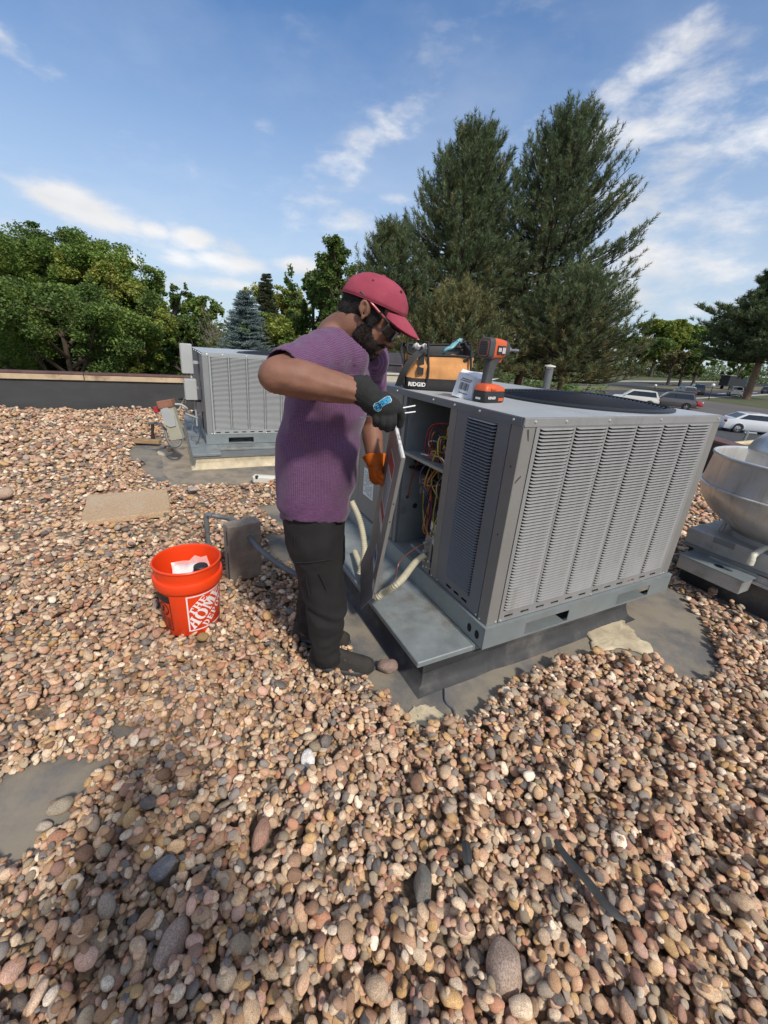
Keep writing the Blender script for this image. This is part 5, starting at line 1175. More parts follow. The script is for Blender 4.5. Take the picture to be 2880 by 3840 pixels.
g = MB(); g.lathe([(.0, .066), (.014, .066), (.0145, .08), (.010, .084), (.010, .092), (.0055, .093), (.0055, .125), (.0075, .126), (.0075, .142), (0, .143)], 14, M=AX((0, 0, cz), (0, 1, 0), (0, 0, 1), (1, 0, 0))); g.build('chuck', m_dstl, dr, smooth=40)
for s_ in (-1, 1):
    g = MB(); g.box(-.026, -.003, s_*.0345-.002, s_*.0345+.002, cz-.02, cz+.012, bev=.0015); g.box(.002, .024, s_*.0325-.002, s_*.0325+.002, cz-.022, cz+.012, bev=.0015); g.build('side_plate', m_blk, dr)
    g = MB()
    for k in range(6): g.box(.004+.003*k, .0055+.003*k, s_*.0348-.0004, s_*.0348+.0004, cz-.016, cz+.006)
    for k in range(3): g.box(-.021+.006*k, -.018+.006*k, s_*.0368-.0004, s_*.0368+.0004, cz-.01, cz+.004)
    g.build('print', m_logo, dr)
def rrz(z, cx, l, w, ex=.6, n=20): return [(cx+l*math.copysign(abs(math.cos(t))**ex, math.cos(t)), w*math.copysign(abs(math.sin(t))**ex, math.sin(t)), z) for t in np.linspace(0, 2*math.pi, n, endpoint=False)]
g = MB(); g.loft([rrz(.072, -.022, .022, .018), rrz(.085, -.022, .020, .0165), rrz(.125, -.017, .022, .018), rrz(.150, -.010, .025, .0195), rrz(.168, -.004, .033, .021), rrz(.176, -.002, .036, .024)]); g.build('handle', m_dgr, dr, smooth=50)
g = MB(); g.loft([rrz(.155, .026, .012, .011), rrz(.168, .022, .018, .016), rrz(.172, .02, .02, .018)]); g.build('trigger_guard', m_dor, dr, smooth=50)
g = MB(); g.box(.012, .026, -.007, .007, .140, .160, bev=.004); g.build('trigger', m_blk, dr)
g = MB(); g.loft([rrz(.046, .004, .062, .037, .35, 28), rrz(.058, .004, .060, .036, .35, 28), rrz(.068, -.004, .044, .031, .45, 28), rrz(.074, -.018, .026, .021, .6, 28)]); g.box(.060, .074, -.012, .012, .048, .058, bev=.002); g.box(-.03, .0, -.041, -.036, .050, .057, bev=.001); g.build('foot', m_dor, dr, smooth=45)
g = MB(); g.loft([rrz(.0, .004, .058, .034, .35, 28), rrz(.006, .004, .063, .0385, .35, 28), rrz(.030, .004, .063, .0385, .35, 28), rrz(.0455, .004, .061, .037, .35, 28)]); bt_ = g.build('battery', m_blk, dr, smooth=45)
V, F = text_mesh('RIDGID', .0135, .0004); V = V-[V[:, 0].mean(), 0, 0]; g = MB(); g.add(V, F, AX((-.022, -.0389, .016), (1, 0, 0), (0, 0, 1), (0, -1, 0))); g.build('lettering', m_logo, bt_)
g = MB(); g.box(.020, .05, -.0391, -.0386, .008, .02); g.build('decal', m_dor, bt_); g = MB(); g.box(-.0595, -.0588, -.012, .012, .012, .02); g.build('decal', m_logo, bt_)
# ---- the loose door panel in the man's hands
DT2, DT1, DB2 = at(1506, 1717, 1.30), at(1472, 1566, 1.64), at(1397, 2266, 1.40)
wv = DT1-DT2; wl_ = np.linalg.norm(wv); wv = wv/wl_; lv_ = DB2-DT2; lv_ = lv_-wv*(lv_@wv); Ll = np.linalg.norm(lv_); lv_ = lv_/Ll
nv = np.cross(wv, lv_)          # faces left, toward the man
if nv[0] > 0: nv = -nv
M_D = AX(DT2, wv, lv_, nv)
print('door', wl_, Ll, nv, DT2, DB2)
door = thing('loose_panel', 'loose sheet metal door panel with red warning label held in gloved hands', 'panel', M=M_D)
m_dpan = mat('door_paint', (.165, .150, .150), .42, var=.06, vscale=4, dirt=(.09, .075, .07), dscale=4, damt=.4)
g = MB(); g.box(0, wl_, 0, Ll, -.0015, 0); g.build('sheet', m_dpan, door)
m_edge = mat('worn_edge', (.36, .355, .33), .5, var=.2, vscale=30)
g = MB(); g.box(-.0012, .0002, -.001, Ll+.001, -.0125, .0005, bev=.0005); g.build('flange', m_postm, door)
g = MB(); g.box(.0005, wl_, -.0014, .0002, -.0125, .0005); g.build('flange', m_edge, door)
m_worn = mat('worn_white', (.66, .66, .63), .6, var=.1, vscale=20)
g = MB()
for a_, b_ in ((.0, .10), (.105, .135), (.15, .17), (.19, .24)): g.box(a_+.002, b_, -.0018, -.0015, -.0115, -.005+.004*math.sin(a_*70)); g.box(a_+.003, b_-.006, .0003, .008+.004*math.sin(a_*50), .0006, .001)
g.build('worn_paint', m_worn, door)
for y_ in (.28*Ll, .40*Ll, .96*Ll):
    g = MB(); g.lathe([(.0005, .0003), (.003, .0003), (.003, 0)], 8, M=AX((-.0014, y_, -.006), (0, 1, 0), (0, 0, 1), (-1, 0, 0))); g.build('hole', m_hole, door)
# warning strip down the face
lx0, lx1, ly0, ly1 = wl_*.26, wl_*.66, Ll*.12, Ll*.60
g = MB(); g.box(lx0, lx1, ly0, ly1, .0003, .0008); wlbl = g.build('warning_label', m_paper, door)
g = MB(); g.box(lx0+.004, lx1-.004, ly0+.005, ly0+.062, .0009, .0012); g.box(lx0+.004, lx1-.004, ly1-.085, ly1-.045, .0009, .0012); g.build('red_band', m_red_l, wlbl)
g = MB(); r3 = random.Random(3)
for k in range(26):
    y = ly0+.075+k*.0085; x = lx0+.008
    if y > ly1-.095: break
    while x < lx1-.014: w_ = r3.uniform(.006, .018); g.box(x, min(x+w_, lx1-.006), y, y+.0036, .0009, .0011); x += w_+.003
g.build('print', m_ink, wlbl)
g = MB(); g.box(wl_*.22, wl_*.42, Ll*.74, Ll*.90, .0003, .0008); lb2 = g.build('rating_label', m_paper, door); g = MB(); g.box(wl_*.24, wl_*.40, Ll*.76, Ll*.84, .0009, .0011); g.build('print', m_bblue, lb2)
g = MB(); g.box(.01, .05, Ll*.90, Ll*.97, .0003, .0006); g.box(wl_*.6, wl_*.62, Ll*.86, Ll*.95, .0003, .0006); g.build('scratch', m_worn, door)
# folded kick flange at the bottom
fz = at(1368, 2346, 1.30); g = MB(); fl_ = M_D[:3, :3].T @ (fz-M_D[:3, 3])
g.add([(.0, Ll, 0), (wl_, Ll, 0), (wl_*.9, Ll+.10, fl_[2]*.9), (.03, Ll+.105, fl_[2]), (.0, Ll, -.0015), (wl_, Ll, -.0015), (wl_*.9, Ll+.10, fl_[2]*.9-.0015), (.03, Ll+.105, fl_[2]-.0015)], [(0, 1, 2, 3), (7, 6, 5, 4), (0, 3, 7, 4), (3, 2, 6, 7), (2, 1, 5, 6)]); g.build('kick_flange', m_dpan, door)
# probe wires in the hand
m_probe = mat('probe_white', (.75, .75, .74), .4)
# ================================================================== the technician
from mathutils import noise as mnoise
from mathutils.bvhtree import BVHTree
def remesh(mb, voxel, name, smooth_it=4, fac=.5):
    me = mb.mesh('tmp'); o = bpy.data.objects.new('tmp', me); COL.objects.link(o)
    r = o.modifiers.new('r', 'REMESH'); r.mode = 'VOXEL'; r.voxel_size = voxel; r.use_smooth_shade = True
    if smooth_it: s = o.modifiers.new('s', 'SMOOTH'); s.factor = fac; s.iterations = smooth_it
    dg = bpy.context.evaluated_depsgraph_get(); out = bpy.data.meshes.new_from_object(o.evaluated_get(dg)); out.name = name
    bpy.data.objects.remove(o); bpy.data.meshes.remove(me); out.materials.clear()
    out.polygons.foreach_set('use_smooth', [True]*len(out.polygons)); return out
def getV(me): V = np.empty(len(me.vertices)*3, np.float32); me.vertices.foreach_get('co', V); return V.reshape(-1, 3).astype(float)
def getN(me): N_ = np.empty(len(me.vertices)*3, np.float32); me.vertices.foreach_get('normal', N_); return N_.reshape(-1, 3).astype(float)
def setV(me, V): me.vertices.foreach_set('co', np.ascontiguousarray(V, dtype=np.float32).ravel()); me.update()
def limb(mb, pts, r, n=14, sub=6):
    P = spline(pts, sub); k = np.linspace(0, len(pts)-1, len(P)); R = np.interp(k, range(len(pts)), r)
    mb.tube(P, R, n); mb.ball(P[0], R[0]*.98, 12, 8); mb.ball(P[-1], R[-1]*.98, 12, 8)
def nvec(V, sc, seed=0): return np.array([mnoise.noise(Vector((v[0]*sc[0]+seed, v[1]*sc[1]+seed*.7, v[2]*sc[2]-seed))) for v in V])
m_skin = mat('dark_skin', (.225, .105, .068), .58, var=.12, vscale=22, bump=.12, bscale=140, spec=.35)
m_hair = mat('black_hair', (.012, .009, .008), .85, var=.3, vscale=60, bump=.9, bscale=260)
m_cap = mat('maroon_cotton', (.30, .042, .072), .9, var=.14, vscale=9, bump=.25, bscale=420, dirt=(.40, .11, .13), dscale=16, damt=.35)
m_glove = mat('black_knit', (.017, .017, .017), .9, var=.2, vscale=40, bump=.35, bscale=400)
m_oglove = mat('orange_glove', (.72, .16, .010), .6, var=.12, vscale=16, bump=.25, bscale=200)
m_trou = mat('black_trousers', (.0115, .0095, .010), .88, var=.18, vscale=8, bump=.25, bscale=350)
m_shoe = mat('black_suede', (.030, .026, .022), .85, var=.25, vscale=20, bump=.3, bscale=200, dirt=(.075, .065, .05), dscale=9, damt=.45)
m_sole = mat('rubber_sole', (.050, .050, .053), .6, dirt=(.10, .09, .075), dscale=12, damt=.4)
# shirt: heathered knit with fine ribs stored on the mesh
def shirt_material():
    M = bpy.data.materials.new('purple_knit'); M.use_nodes = True; t = M.node_tree; b = t.nodes['Principled BSDF']; n = t.nodes.new; l = t.links.new
    a = n('ShaderNodeAttribute'); a.attribute_name = 'rib'; w = n('ShaderNodeAttribute'); w.attribute_name = 'ribamp'
    m1 = n('ShaderNodeMath'); m1.operation = 'MULTIPLY'; l(a.outputs['Fac'], m1.inputs[0]); m1.inputs[1].default_value = 2*math.pi/.0072
    m2 = n('ShaderNodeMath'); m2.operation = 'SINE'; l(m1.outputs[0], m2.inputs[0])
    m3 = n('ShaderNodeMapRange'); l(m2.outputs[0], m3.inputs[0]); m3.inputs[1].default_value = -.2; m3.inputs[2].default_value = 1.0
    m4 = n('ShaderNodeMath'); m4.operation = 'MULTIPLY'; l(m3.outputs[0], m4.inputs[0]); m6 = n('ShaderNodeMath'); m6.operation = 'MULTIPLY'; m6.inputs[1].default_value = .48; l(w.outputs['Fac'], m6.inputs[0]); l(m6.outputs[0], m4.inputs[1])
    tc_ = n('ShaderNodeTexCoord'); mp = n('ShaderNodeMapping'); mp.inputs['Scale'].default_value = (60, 60, 420); l(tc_.outputs['Object'], mp.inputs[0]); nz = n('ShaderNodeTexNoise'); nz.inputs['Scale'].default_value = 1.2; nz.inputs['Detail'].default_value = 4; l(mp.outputs[0], nz.inputs['Vector'])
    m5 = n('ShaderNodeMapRange'); l(nz.outputs[0], m5.inputs[0]); m5.inputs[1].default_value = .35; m5.inputs[2].default_value = .7; m5.inputs[4].default_value = .35
    ad = n('ShaderNodeMath'); ad.operation = 'ADD'; ad.use_clamp = True; l(m4.outputs[0], ad.inputs[0]); l(m5.outputs[0], ad.inputs[1])
    mx_ = n('ShaderNodeMix'); mx_.data_type = 'RGBA'; l(ad.outputs[0], mx_.inputs[0]); mx_.inputs[6].default_value = (.088, .032, .084, 1); mx_.inputs[7].default_value = (.215, .118, .205, 1); l(mx_.outputs[2], b.inputs['Base Color'])
    b.inputs['Roughness'].default_value = .92; b.inputs['Sheen Weight'].default_value = .15; b.inputs['Specular IOR Level'].default_value = .25
    bp = n('ShaderNodeBump'); bp.inputs['Strength'].default_value = .5; bp.inputs['Distance'].default_value = .002; l(m4.outputs[0], bp.inputs['Height']); l(bp.outputs[0], b.inputs['Normal']); return M
m_shirt = shirt_material()
YC = 1.56
man = thing('person', 'person in maroon cap and purple t-shirt bending over the open unit holding a panel', 'person', (-.16, YC, .0))
MI = np.array([-.16, YC, 0.])
def fin(me, name, m_, parent=man): 
    me.name = name; me.materials.clear(); me.materials.append(m_); o = link(name, me, parent); o.matrix_parent_inverse = Matrix.Translation(-Vector(MI)); return o
# ---- key joints
SH = np.array([-.195, 1.405, 1.375]); EL_ = at(1034, 1408, 1.17); WR = at(1368, 1474, 1.235)
SHL = np.array([-.085, 1.735, 1.37]); ELL = at(1392, 1590, 1.80); WRL = at(1408, 1745, 1.70)
HC = at(1385, 1172, 1.515); PT = rad(29)
HF_ = np.array([math.cos(PT), 0, -math.sin(PT)]); HU = np.array([math.sin(PT), 0, math.cos(PT)]); HY = np.array([0, 1., 0])
M_H = AX(HC, HF_, HY, HU)
def hp(x, y, z): return HC + HF_*x + HY*y + HU*z
NB = at(1255, 1290, YC)
# torso rings: pixel row, back px, front px, half width, lift of the near side
TOR = [(1262, 1195, 1318, .085, 0), (1292, 1128, 1362, .165, 0), (1345, 1088, 1392, .195, 0), (1435, 1066, 1402, .200, 0), (1550, 1050, 1384, .195, 0), (1666, 1030, 1372, .195, .01), (1760, 1022, 1352, .195, .025), (1880, 1030, 1326, .195, .05), (1950, 1050, 1306, .192, .065)]
def torso(grow=0., rows=TOR, n=40, ex=.86):
    out = []
    for (py, b_, f_, w, lift) in rows:
        B, F = at(b_, py, YC), at(f_, py, YC); c = (B+F)/2; hx = (F[0]-B[0])/2*.875+grow; w = w+grow; c = c+np.array([.004, 0, 0]); ring = []
        for t in np.linspace(0, 2*math.pi, n, endpoint=False):
            ct, st = math.cos(t), math.sin(t)
            y = w*math.copysign(abs(st)**ex, st); ring.append((c[0]+hx*math.copysign(abs(ct)**ex, ct), YC+y, c[2]+lift*(-st)))
        out.append(ring)
    return out
# ---- body (one continuous mesh: head, neck, torso, arms, legs)
b = MB()
b.loft(torso(-.012)[::-1])
limb(b, [SH+[.03, .03, .0], SH, SH*.45+EL_*.55, EL_], [.072, .066, .056, .050]); limb(b, [EL_, EL_*.72+WR*.28+[0, -.004, .004], EL_*.4+WR*.6, WR], [.050, .056, .046, .033])
b.ball(EL_+[-.012, .004, -.004], .040)
b.tube([EL_*.8+WR*.2+[0, -.012, .035], EL_*.5+WR*.5+[0, -.01, .030]], [.026, .018], 10)
limb(b, [SHL+[.0, -.03, 0], SHL, ELL], [.07, .062, .047]); limb(b, [ELL, ELL*.65+WRL*.35, WRL], [.046, .047, .032])
limb(b, [NB+[-.005, 0, -.05], NB+[.0, 0, .02], hp(-.035, 0, -.075), hp(-.02, 0, -.02)], [.092, .070, .062, .06])
limb(b, [at(1240, 1262, 1.48), at(1270, 1250, 1.54)], [.045, .05]); 
# head
for c, r in (((-.012, 0, .028), (.098, .077, .088)), ((.03, 0, .02), (.068, .068, .075)), ((.040, 0, -.045), (.058, .056, .062)), ((.052, 0, -.088), (.043, .040, .034)), ((.068, 0, -.108), (.028, .028, .020)), ((.020, .042, -.068), (.046, .020, .038)), ((.020, -.042, -.068), (.046, .020, .038)), ((.070, .034, -.030), (.026, .022, .022)), ((.070, -.034, -.030), (.026, .022, .022)), ((.083, 0, .014), (.018, .052, .013)), ((.092, 0, -.077), (.015, .024, .0085)), ((.089, 0, -.090), (.014, .022, .0085)), ((.109, .0135, -.050), (.012, .0105, .0095)), ((.109, -.0135, -.050), (.012, .0105, .0095)), ((.118, 0, -.047), (.014, .012, .011))):
    b.ball(hp(*c), r, 18, 12, M_H)
limb(b, [hp(.088, 0, .006), hp(.102, 0, -.022), hp(.117, 0, -.044)], [.011, .011, .0125], 10)
for s_ in (-1, 1):   # ears: rim, lobe and bowl
    E0 = np.array([-.008, s_*.079, -.006]); P = []
    for a in np.linspace(-.75, 4.0, 18): P.append(hp(E0[0]-.006+.0145*math.cos(a)-.008*math.sin(a), E0[1]+s_*(.007+.003*math.sin(a)-.002*math.cos(a)), E0[2]+.003+.0225*math.sin(a)))
    b.tube(P, .0048, 8); b.ball(hp(E0[0]+.003, E0[1]+s_*.001, E0[2]-.022), (.0085, .006, .010), 10, 8, M_H); b.ball(hp(E0[0]-.006, E0[1], E0[2]+.004), (.0125, .0035, .019), 12, 8, M_H); b.ball(hp(E0[0]+.012, E0[1]-s_*.001, E0[2]-.006), (.006, .006, .009), 8, 6, M_H)
# legs under the trousers
HPt = at(1180, 2000, YC)
KR, AR = at(1215, 2215, 1.50), at(1237, 2455, 1.50); KL, AL = at(1205, 2200, 1.66), at(1150, 2362, 1.665)
limb(b, [HPt+[0, -.07, .05], KR, AR], [.085, .06, .042]); limb(b, [HPt+[0, .07, .05], KL, AL], [.085, .06, .042])
me = remesh(b, .0058, 'body', 4); V = getV(me); N_ = getN(me)
fa = np.clip(((V-EL_)@nrm(WR-EL_))/np.linalg.norm(WR-EL_), -.2, 1.2); nearF = (np.linalg.norm(V-(EL_+np.outer(np.clip(fa, 0, 1), WR-EL_)), axis=1) < .075)
fax = nrm(WR-EL_); fq = V-EL_-np.outer((V-EL_)@fax, fax); f1 = nrm(np.cross(fax, ZZ)); f2 = np.cross(fax, f1); fang = np.arctan2(fq@f2, fq@f1)
V = V + N_*(nearF*(.0030*np.sin(fang*5+fa*2.2)*np.clip(fa*1.6, 0, 1)*np.clip(1.1-fa, 0, 1) + .0016*np.sin(fang*9-fa*5)*np.clip(fa, 0, 1) + .0022*nvec(V, (26, 26, 26), 4)))[:, None]; setV(me, V)
body = fin(me, 'body', m_skin)
# ---- hair and beard, short and dense
def fuzz(me, count, length, m_, name, seed, parent):
    V = getV(me); N_ = getN(me); r_ = np.random.default_rng(seed); k = r_.integers(0, len(V), count); P = V[k]; n_ = N_[k]+r_.normal(0, .35, (count, 3)); n_ /= np.linalg.norm(n_, axis=1)[:, None]
    s_ = np.cross(n_, r_.normal(0, 1, (count, 3))); s_ /= np.linalg.norm(s_, axis=1)[:, None]+1e-9; w = .0011
    L = length*r_.uniform(.5, 1.2, count)[:, None]
    VV_ = np.stack([P-s_*w, P+s_*w, P+n_*L], 1).reshape(-1, 3); o = link(name, fastmesh(name, VV_, np.arange(count*3).reshape(-1, 3), m_), parent); return o
h = MB(); h.ball(hp(-.010, 0, .022), (.0985, .0785, .086), 28, 18, M_H); h.ball(hp(-.046, 0, -.026), (.054, .062, .050), 22, 14, M_H)
for s_ in (-1, 1): h.ball(hp(.030, s_*.066, .005), (.020, .010, .030), 14, 10, M_H); h.ball(hp(.026, s_*.064, -.022), (.013, .009, .022), 12, 8, M_H)
me = remesh(h, .004, 'hair', 2); V = getV(me); N_ = getN(me); setV(me, V+N_*(nvec(V, (170, 170, 170))*.0018)[:, None])
hair = fin(me, 'hair', m_hair); fz_ = fuzz(me, 2600, .006, m_hair, 'strand', 1, hair)
h = MB()
for s_ in (-1, 1):
    h.ball(hp(.019, s_*.0445, -.069), (.044, .0195, .036), 16, 12, M_H); h.ball(hp(.026, s_*.0600, -.036), (.010, .0085, .032), 12, 10, M_H); h.ball(hp(.052, s_*.040, -.083), (.030, .018, .026), 14, 10, M_H); h.ball(hp(.0965, s_*.014, -.0665), (.0095, .016, .0065), 12, 8, M_H); h.ball(hp(.086, s_*.027, -.078), (.010, .007, .014), 10, 8, M_H)
h.ball(hp(.045, .030, -.098), (.038, .020, .024), 14, 10, M_H); h.ball(hp(.045, -.030, -.098), (.038, .020, .024), 14, 10, M_H); h.ball(hp(.060, 0, -.112), (.037, .038, .028), 18, 12, M_H); h.ball(hp(.076, 0, -.106), (.024, .028, .018), 14, 10, M_H); h.ball(hp(.030, 0, -.104), (.040, .042, .018), 16, 10, M_H)
me = remesh(h, .0034, 'beard', 9); V = getV(me); N_ = getN(me); setV(me, V+N_*(nvec(V, (210, 210, 210), 3)*.0024)[:, None])
m_beard = mat('beard_hair', (.020, .012, .009), .9, var=.35, vscale=70, bump=.8, bscale=260); beard = fin(me, 'beard', m_beard); fuzz(me, 4200, .006, m_beard, 'strand', 2, beard)
# ---- cap
CT = rad(17); CF = np.array([math.cos(CT), 0, -math.sin(CT)]); CU = np.array([math.sin(CT), 0, math.cos(CT)]); CO = at(1399, 1143, 1.515)
M_C = AX(CO, CF, HY, CU)
rings = []; nn = 48
for j, e in enumerate(np.linspace(0, .985, 13)):
    a = e*math.pi/2; ring = []
    for t in np.linspace(0, 2*math.pi, nn, endpoint=False):
        c, s = math.cos(t), math.sin(t); seam = max(0, 1-abs(((t/(math.pi/3)+.5) % 1)-.5)/.06)*.0014*(1-e*.3)
        rx_, ry_ = (.118 if c > 0 else .112), .0895; k = math.cos(a)**.80; bul = 1+seam/.1+.012*math.sin(5*t+j*.8)*(1-e)*(.4+e)
        ring.append((c*rx_*k*bul+.004*e, s*ry_*k*bul, .092*math.sin(a)**.97 + (.006*math.sin(3*t+j) if 0 < j < 6 else 0)*.35))
    rings.append(ring)
g = MB(); g.loft(rings, cap0=False, cap1=True, M=M_C); g.loft([[(x*.965, y*.965, .001) for x, y, z in rings[0]], rings[0]], cap0=False, cap1=False, M=M_C)
cap = fin(g.mesh('cap'), 'cap', m_cap); cap.data.polygons.foreach_set('use_smooth', [True]*len(cap.data.polygons))
md = cap.modifiers.new('thick', 'SOLIDIFY'); md.thickness = .0022
# brim: curved bill dropping over the brow
g = MB(); rows = []; nb = 23
for i, q in enumerate(np.linspace(0, 1, 11)):
    row = []
    for k, s in enumerate(np.linspace(-1, 1, nb)):
        base = np.array([.113*math.sqrt(max(0, 1-(s*.86)**2)), s*.075, .002-.002*abs(s)])
        ext = .086*math.sqrt(max(0, 1-abs(s)**2.6))*q
        drop = -.42*ext - .026*s*s*(.35+.65*q) - 1.6*ext*ext
        row.append(base+np.array([ext*.86, s*.003*q, drop]))
    rows.append(row)
V = np.array(rows).reshape(-1, 3); F = [(i*nb+k, i*nb+k+1, (i+1)*nb+k+1, (i+1)*nb+k) for i in range(10) for k in range(nb-1)]
g.add(V, F, M_C); brim = fin(g.mesh('brim'), 'brim', m_cap, cap); brim.matrix_parent_inverse = Matrix.Identity(4); brim.data.polygons.foreach_set('use_smooth', [True]*len(brim.data.polygons)); md = brim.modifiers.new('thick', 'SOLIDIFY'); md.thickness = .003; md.offset = 0
m_fray = mat('frayed_thread', (.52, .27, .25), .95)
g = MB(); E_ = np.array(rows[-1][7:16]) @ M_C[:3, :3].T + M_C[:3, 3]; g.tube(E_, .0022, 5); E2 = np.array([r_ for r_ in rows[0][4:19]]) @ M_C[:3, :3].T + M_C[:3, 3] + CU*.003; g.tube(E2, .002, 5)
o = fin(g.mesh('frayed_edge'), 'frayed_edge', m_fray, cap); o.matrix_parent_inverse = Matrix.Identity(4)
g = MB(); g.ball((0.004, 0, .0925), (.008, .008, .004), 12, 6, None); 
bt2 = MB(); bt2.add(np.concatenate(g.v), g.f, M_C); o = fin(bt2.mesh('button'), 'button', m_cap, cap); o.matrix_parent_inverse = Matrix.Identity(4)
g = MB(); 
for (x, y, z) in ((.075, -.045, .0655), (-.02, -.068, .060)):
    p_ = np.array([x, y, z]); n_ = nrm(p_/np.array([.116, .0885, .092])**2); F_ = frame(n_); g.lathe([(0, .002), (.0042, .002), (.0046, 0)], 10, M=AX(p_*1.0, F_[:, 0], F_[:, 1], F_[:, 2]))
q = MB(); q.add(np.concatenate(g.v), g.f, M_C); o = fin(q.mesh('eyelet'), 'eyelet', mat('eyelet_dark', (.10, .012, .022), .9), cap); o.matrix_parent_inverse = Matrix.Identity(4)
# ---- sunglasses
m_lens = mat('black_lens', (.006, .006, .007), .08, spec=.7); m_redt = mat('red_temple', (.38, .035, .05), .35)
sg = MB()
for s_ in (-1, 1):
    rows = []
    for u_ in np.linspace(0, 1, 9):
        row = []
        for v_ in np.linspace(0, 1, 6):
            y = s_*(.010+.062*u_); x = .118-.004*u_-.040*u_**2.4; z = .006-.047*v_*(1-.35*u_**2)-.004*u_; row.append((x-.006*v_, y, z))
        rows.append(row)
    V = np.array(rows).reshape(-1, 3); F = [(i*6+k, i*6+k+1, (i+1)*6+k+1, (i+1)*6+k) for i in range(8) for k in range(5)]; sg.add(V, F, M_H)
glasses = fin(sg.mesh('sunglasses'), 'sunglasses', m_lens); md = glasses.modifiers.new('thick', 'SOLIDIFY'); md.thickness = .0026; glasses.data.polygons.foreach_set('use_smooth', [True]*len(glasses.data.polygons))
def gpart(mb, name, m_):
    o = fin(mb.mesh(name), name, m_, glasses); o.matrix_parent_inverse = Matrix.Identity(4); return o
for s_ in (-1, 1):
    g = MB(); g.tube([hp(.076, s_*.0735, .004), hp(.060, s_*.080, .008), hp(.035, s_*.0835, .014)], [.0042, .0042, .004], 8); gpart(g, 'temple', m_blk)
    g = MB(); g.tube([hp(.055, s_*.0822, .0105), hp(.042, s_*.0845, .0135)], .0034, 8); g.tube([hp(.034, s_*.0838, .0145), hp(.008, s_*.0845, .021), hp(-.028, s_*.083, .030)], [.0042, .0040, .0034], 8); gpart(g, 'temple', m_redt)
    g = MB(); g.tube([hp(-.027, s_*.083, .030), hp(-.05, s_*.0805, .034)], .0036, 8); gpart(g, 'temple', m_dgr)
g = MB(); g.tube([hp(.120, -.012, .003), hp(.124, 0, .004), hp(.120, .012, .003)], .0034, 8); gpart(g, 'bridge', m_blk)
# ---- shirt
s = MB(); s.loft(torso(.004)[::-1])
SC_ = SH*.12+EL_*.88
limb(s, [SH+[.05, .06, .005], SH+[.012, .02, .012], SH*.7+EL_*.3+[0, 0, .006], SC_], [.086, .090, .080, .066], 18)
SCL = SHL*.35+ELL*.65; limb(s, [SHL+[.01, -.05, 0], SHL, SCL], [.085, .086, .074], 18)
me = remesh(s, .0075, 'shirt', 5); V = getV(me); N_ = getN(me)
zt_ = V[:, 2]; xx = V[:, 0]; yy = V[:, 1]
ax = nrm(EL_-SH); ta = (V-SH)@ax; da_ = np.linalg.norm(V-SH-np.outer(ta, ax), axis=1); onsl = (ta > -.02) & (da_ < .115) & (yy < 1.47)
wk = .0055*np.sin(32*(xx*.75+zt_*.75)+5*nvec(V, (4, 4, 4)))*np.clip((1.28-zt_)/.2, 0, 1)*np.clip((zt_-.70)/.1, 0, 1)
wk += .010*nvec(V, (6, 6, 3.2), 2)*np.clip((1.3-zt_)/.3, 0, 1); wk += .013*(.22-np.abs(nvec(V, (9, 9, 4.5), 12)))*np.clip((1.34-zt_)/.2, .2, 1)
wk += .006*np.exp(-((zt_-1.16+.55*(xx+.05))/.030)**2)*(xx > -.25) - .006*np.exp(-((zt_-1.09+.6*(xx+.05))/.03)**2)
wk += .007*np.sin(70*(zt_-.5*xx)+4*nvec(V, (7, 7, 7), 5))*np.exp(-((zt_-.80)/.05)**2)*.6
wk = np.where(onsl, .0035*np.sin(ta*70+3*nvec(V, (9, 9, 9), 4)), wk)
drape = np.clip((1.0-zt_)/.3, 0, 1)
V = V + N_*wk[:, None]
zh = at(1180, 1955, YC)[2]
setV(me, V)
# cut the closed ends: hem, sleeve mouths and collar, then give the cloth thickness
bm = bmesh.new(); bm.from_mesh(me)
hemz = at(1180, 1950, YC)[2]
kill = []
for f in bm.faces:
    c = np.array(f.calc_center_median()); lift = .065*(YC-c[1])/.19
    if c[2] < hemz+lift-.004+.012: kill.append(f); continue
    if (c-SC_)@ax > -.004 and np.linalg.norm(c-SC_) < .15: kill.append(f); continue
    axl = nrm(SCL-SHL)
    if (c-SCL)@axl > -.004 and np.linalg.norm(c-SCL) < .15: kill.append(f); continue
    d_ = c-NB; nd = nrm(hp(-.04, 0, -.08)-NB)
    rad_ = np.linalg.norm(d_-nd*(d_@nd))
    if d_@nd > .004 and rad_ < .088+.03*max(0, c[0]-NB[0])/.1: kill.append(f)
bmesh.ops.delete(bm, geom=kill, context='FACES'); bmesh.ops.smooth_vert(bm, verts=[v for v in bm.verts if v.is_boundary], factor=.5, use_axis_x=True, use_axis_y=True, use_axis_z=True)
bm.to_mesh(me); bm.free(); V = getV(me)
ang_ = np.arctan2(V[:, 1]-YC, (V[:, 0]+.20)*1.2); rib = ang_*.21
ta = (V-SH)@ax; perp = V-SH-np.outer(ta, ax); e1 = nrm(np.cross(ax, ZZ)); e2 = np.cross(ax, e1); da_ = np.linalg.norm(perp, axis=1)
ribs = np.arctan2(perp@e2, perp@e1)*.092
onsl = (da_ < .118) & (ta > -.075) & (V[:, 1] < 1.50) & (V[:, 2] > 1.24)
rib = np.where(onsl, ribs, rib)
front = np.clip(((V[:, 0]+.145)-.30*(V[:, 2]-1.0))/.05, 0, 1)*np.clip((1.22-V[:, 2])/.06, 0, 1)
amp = np.where(onsl, 1.0, (1-.92*front)*np.clip((V[:, 2]-hemz-.13)/.05, .0, 1))
amp *= np.clip((V[:, 1] < 1.75)*1.0, .2, 1)
for e_ in me.edges:
    i_, j_ = e_.vertices
    if onsl[i_] != onsl[j_]: amp[i_] = amp[j_] = 0
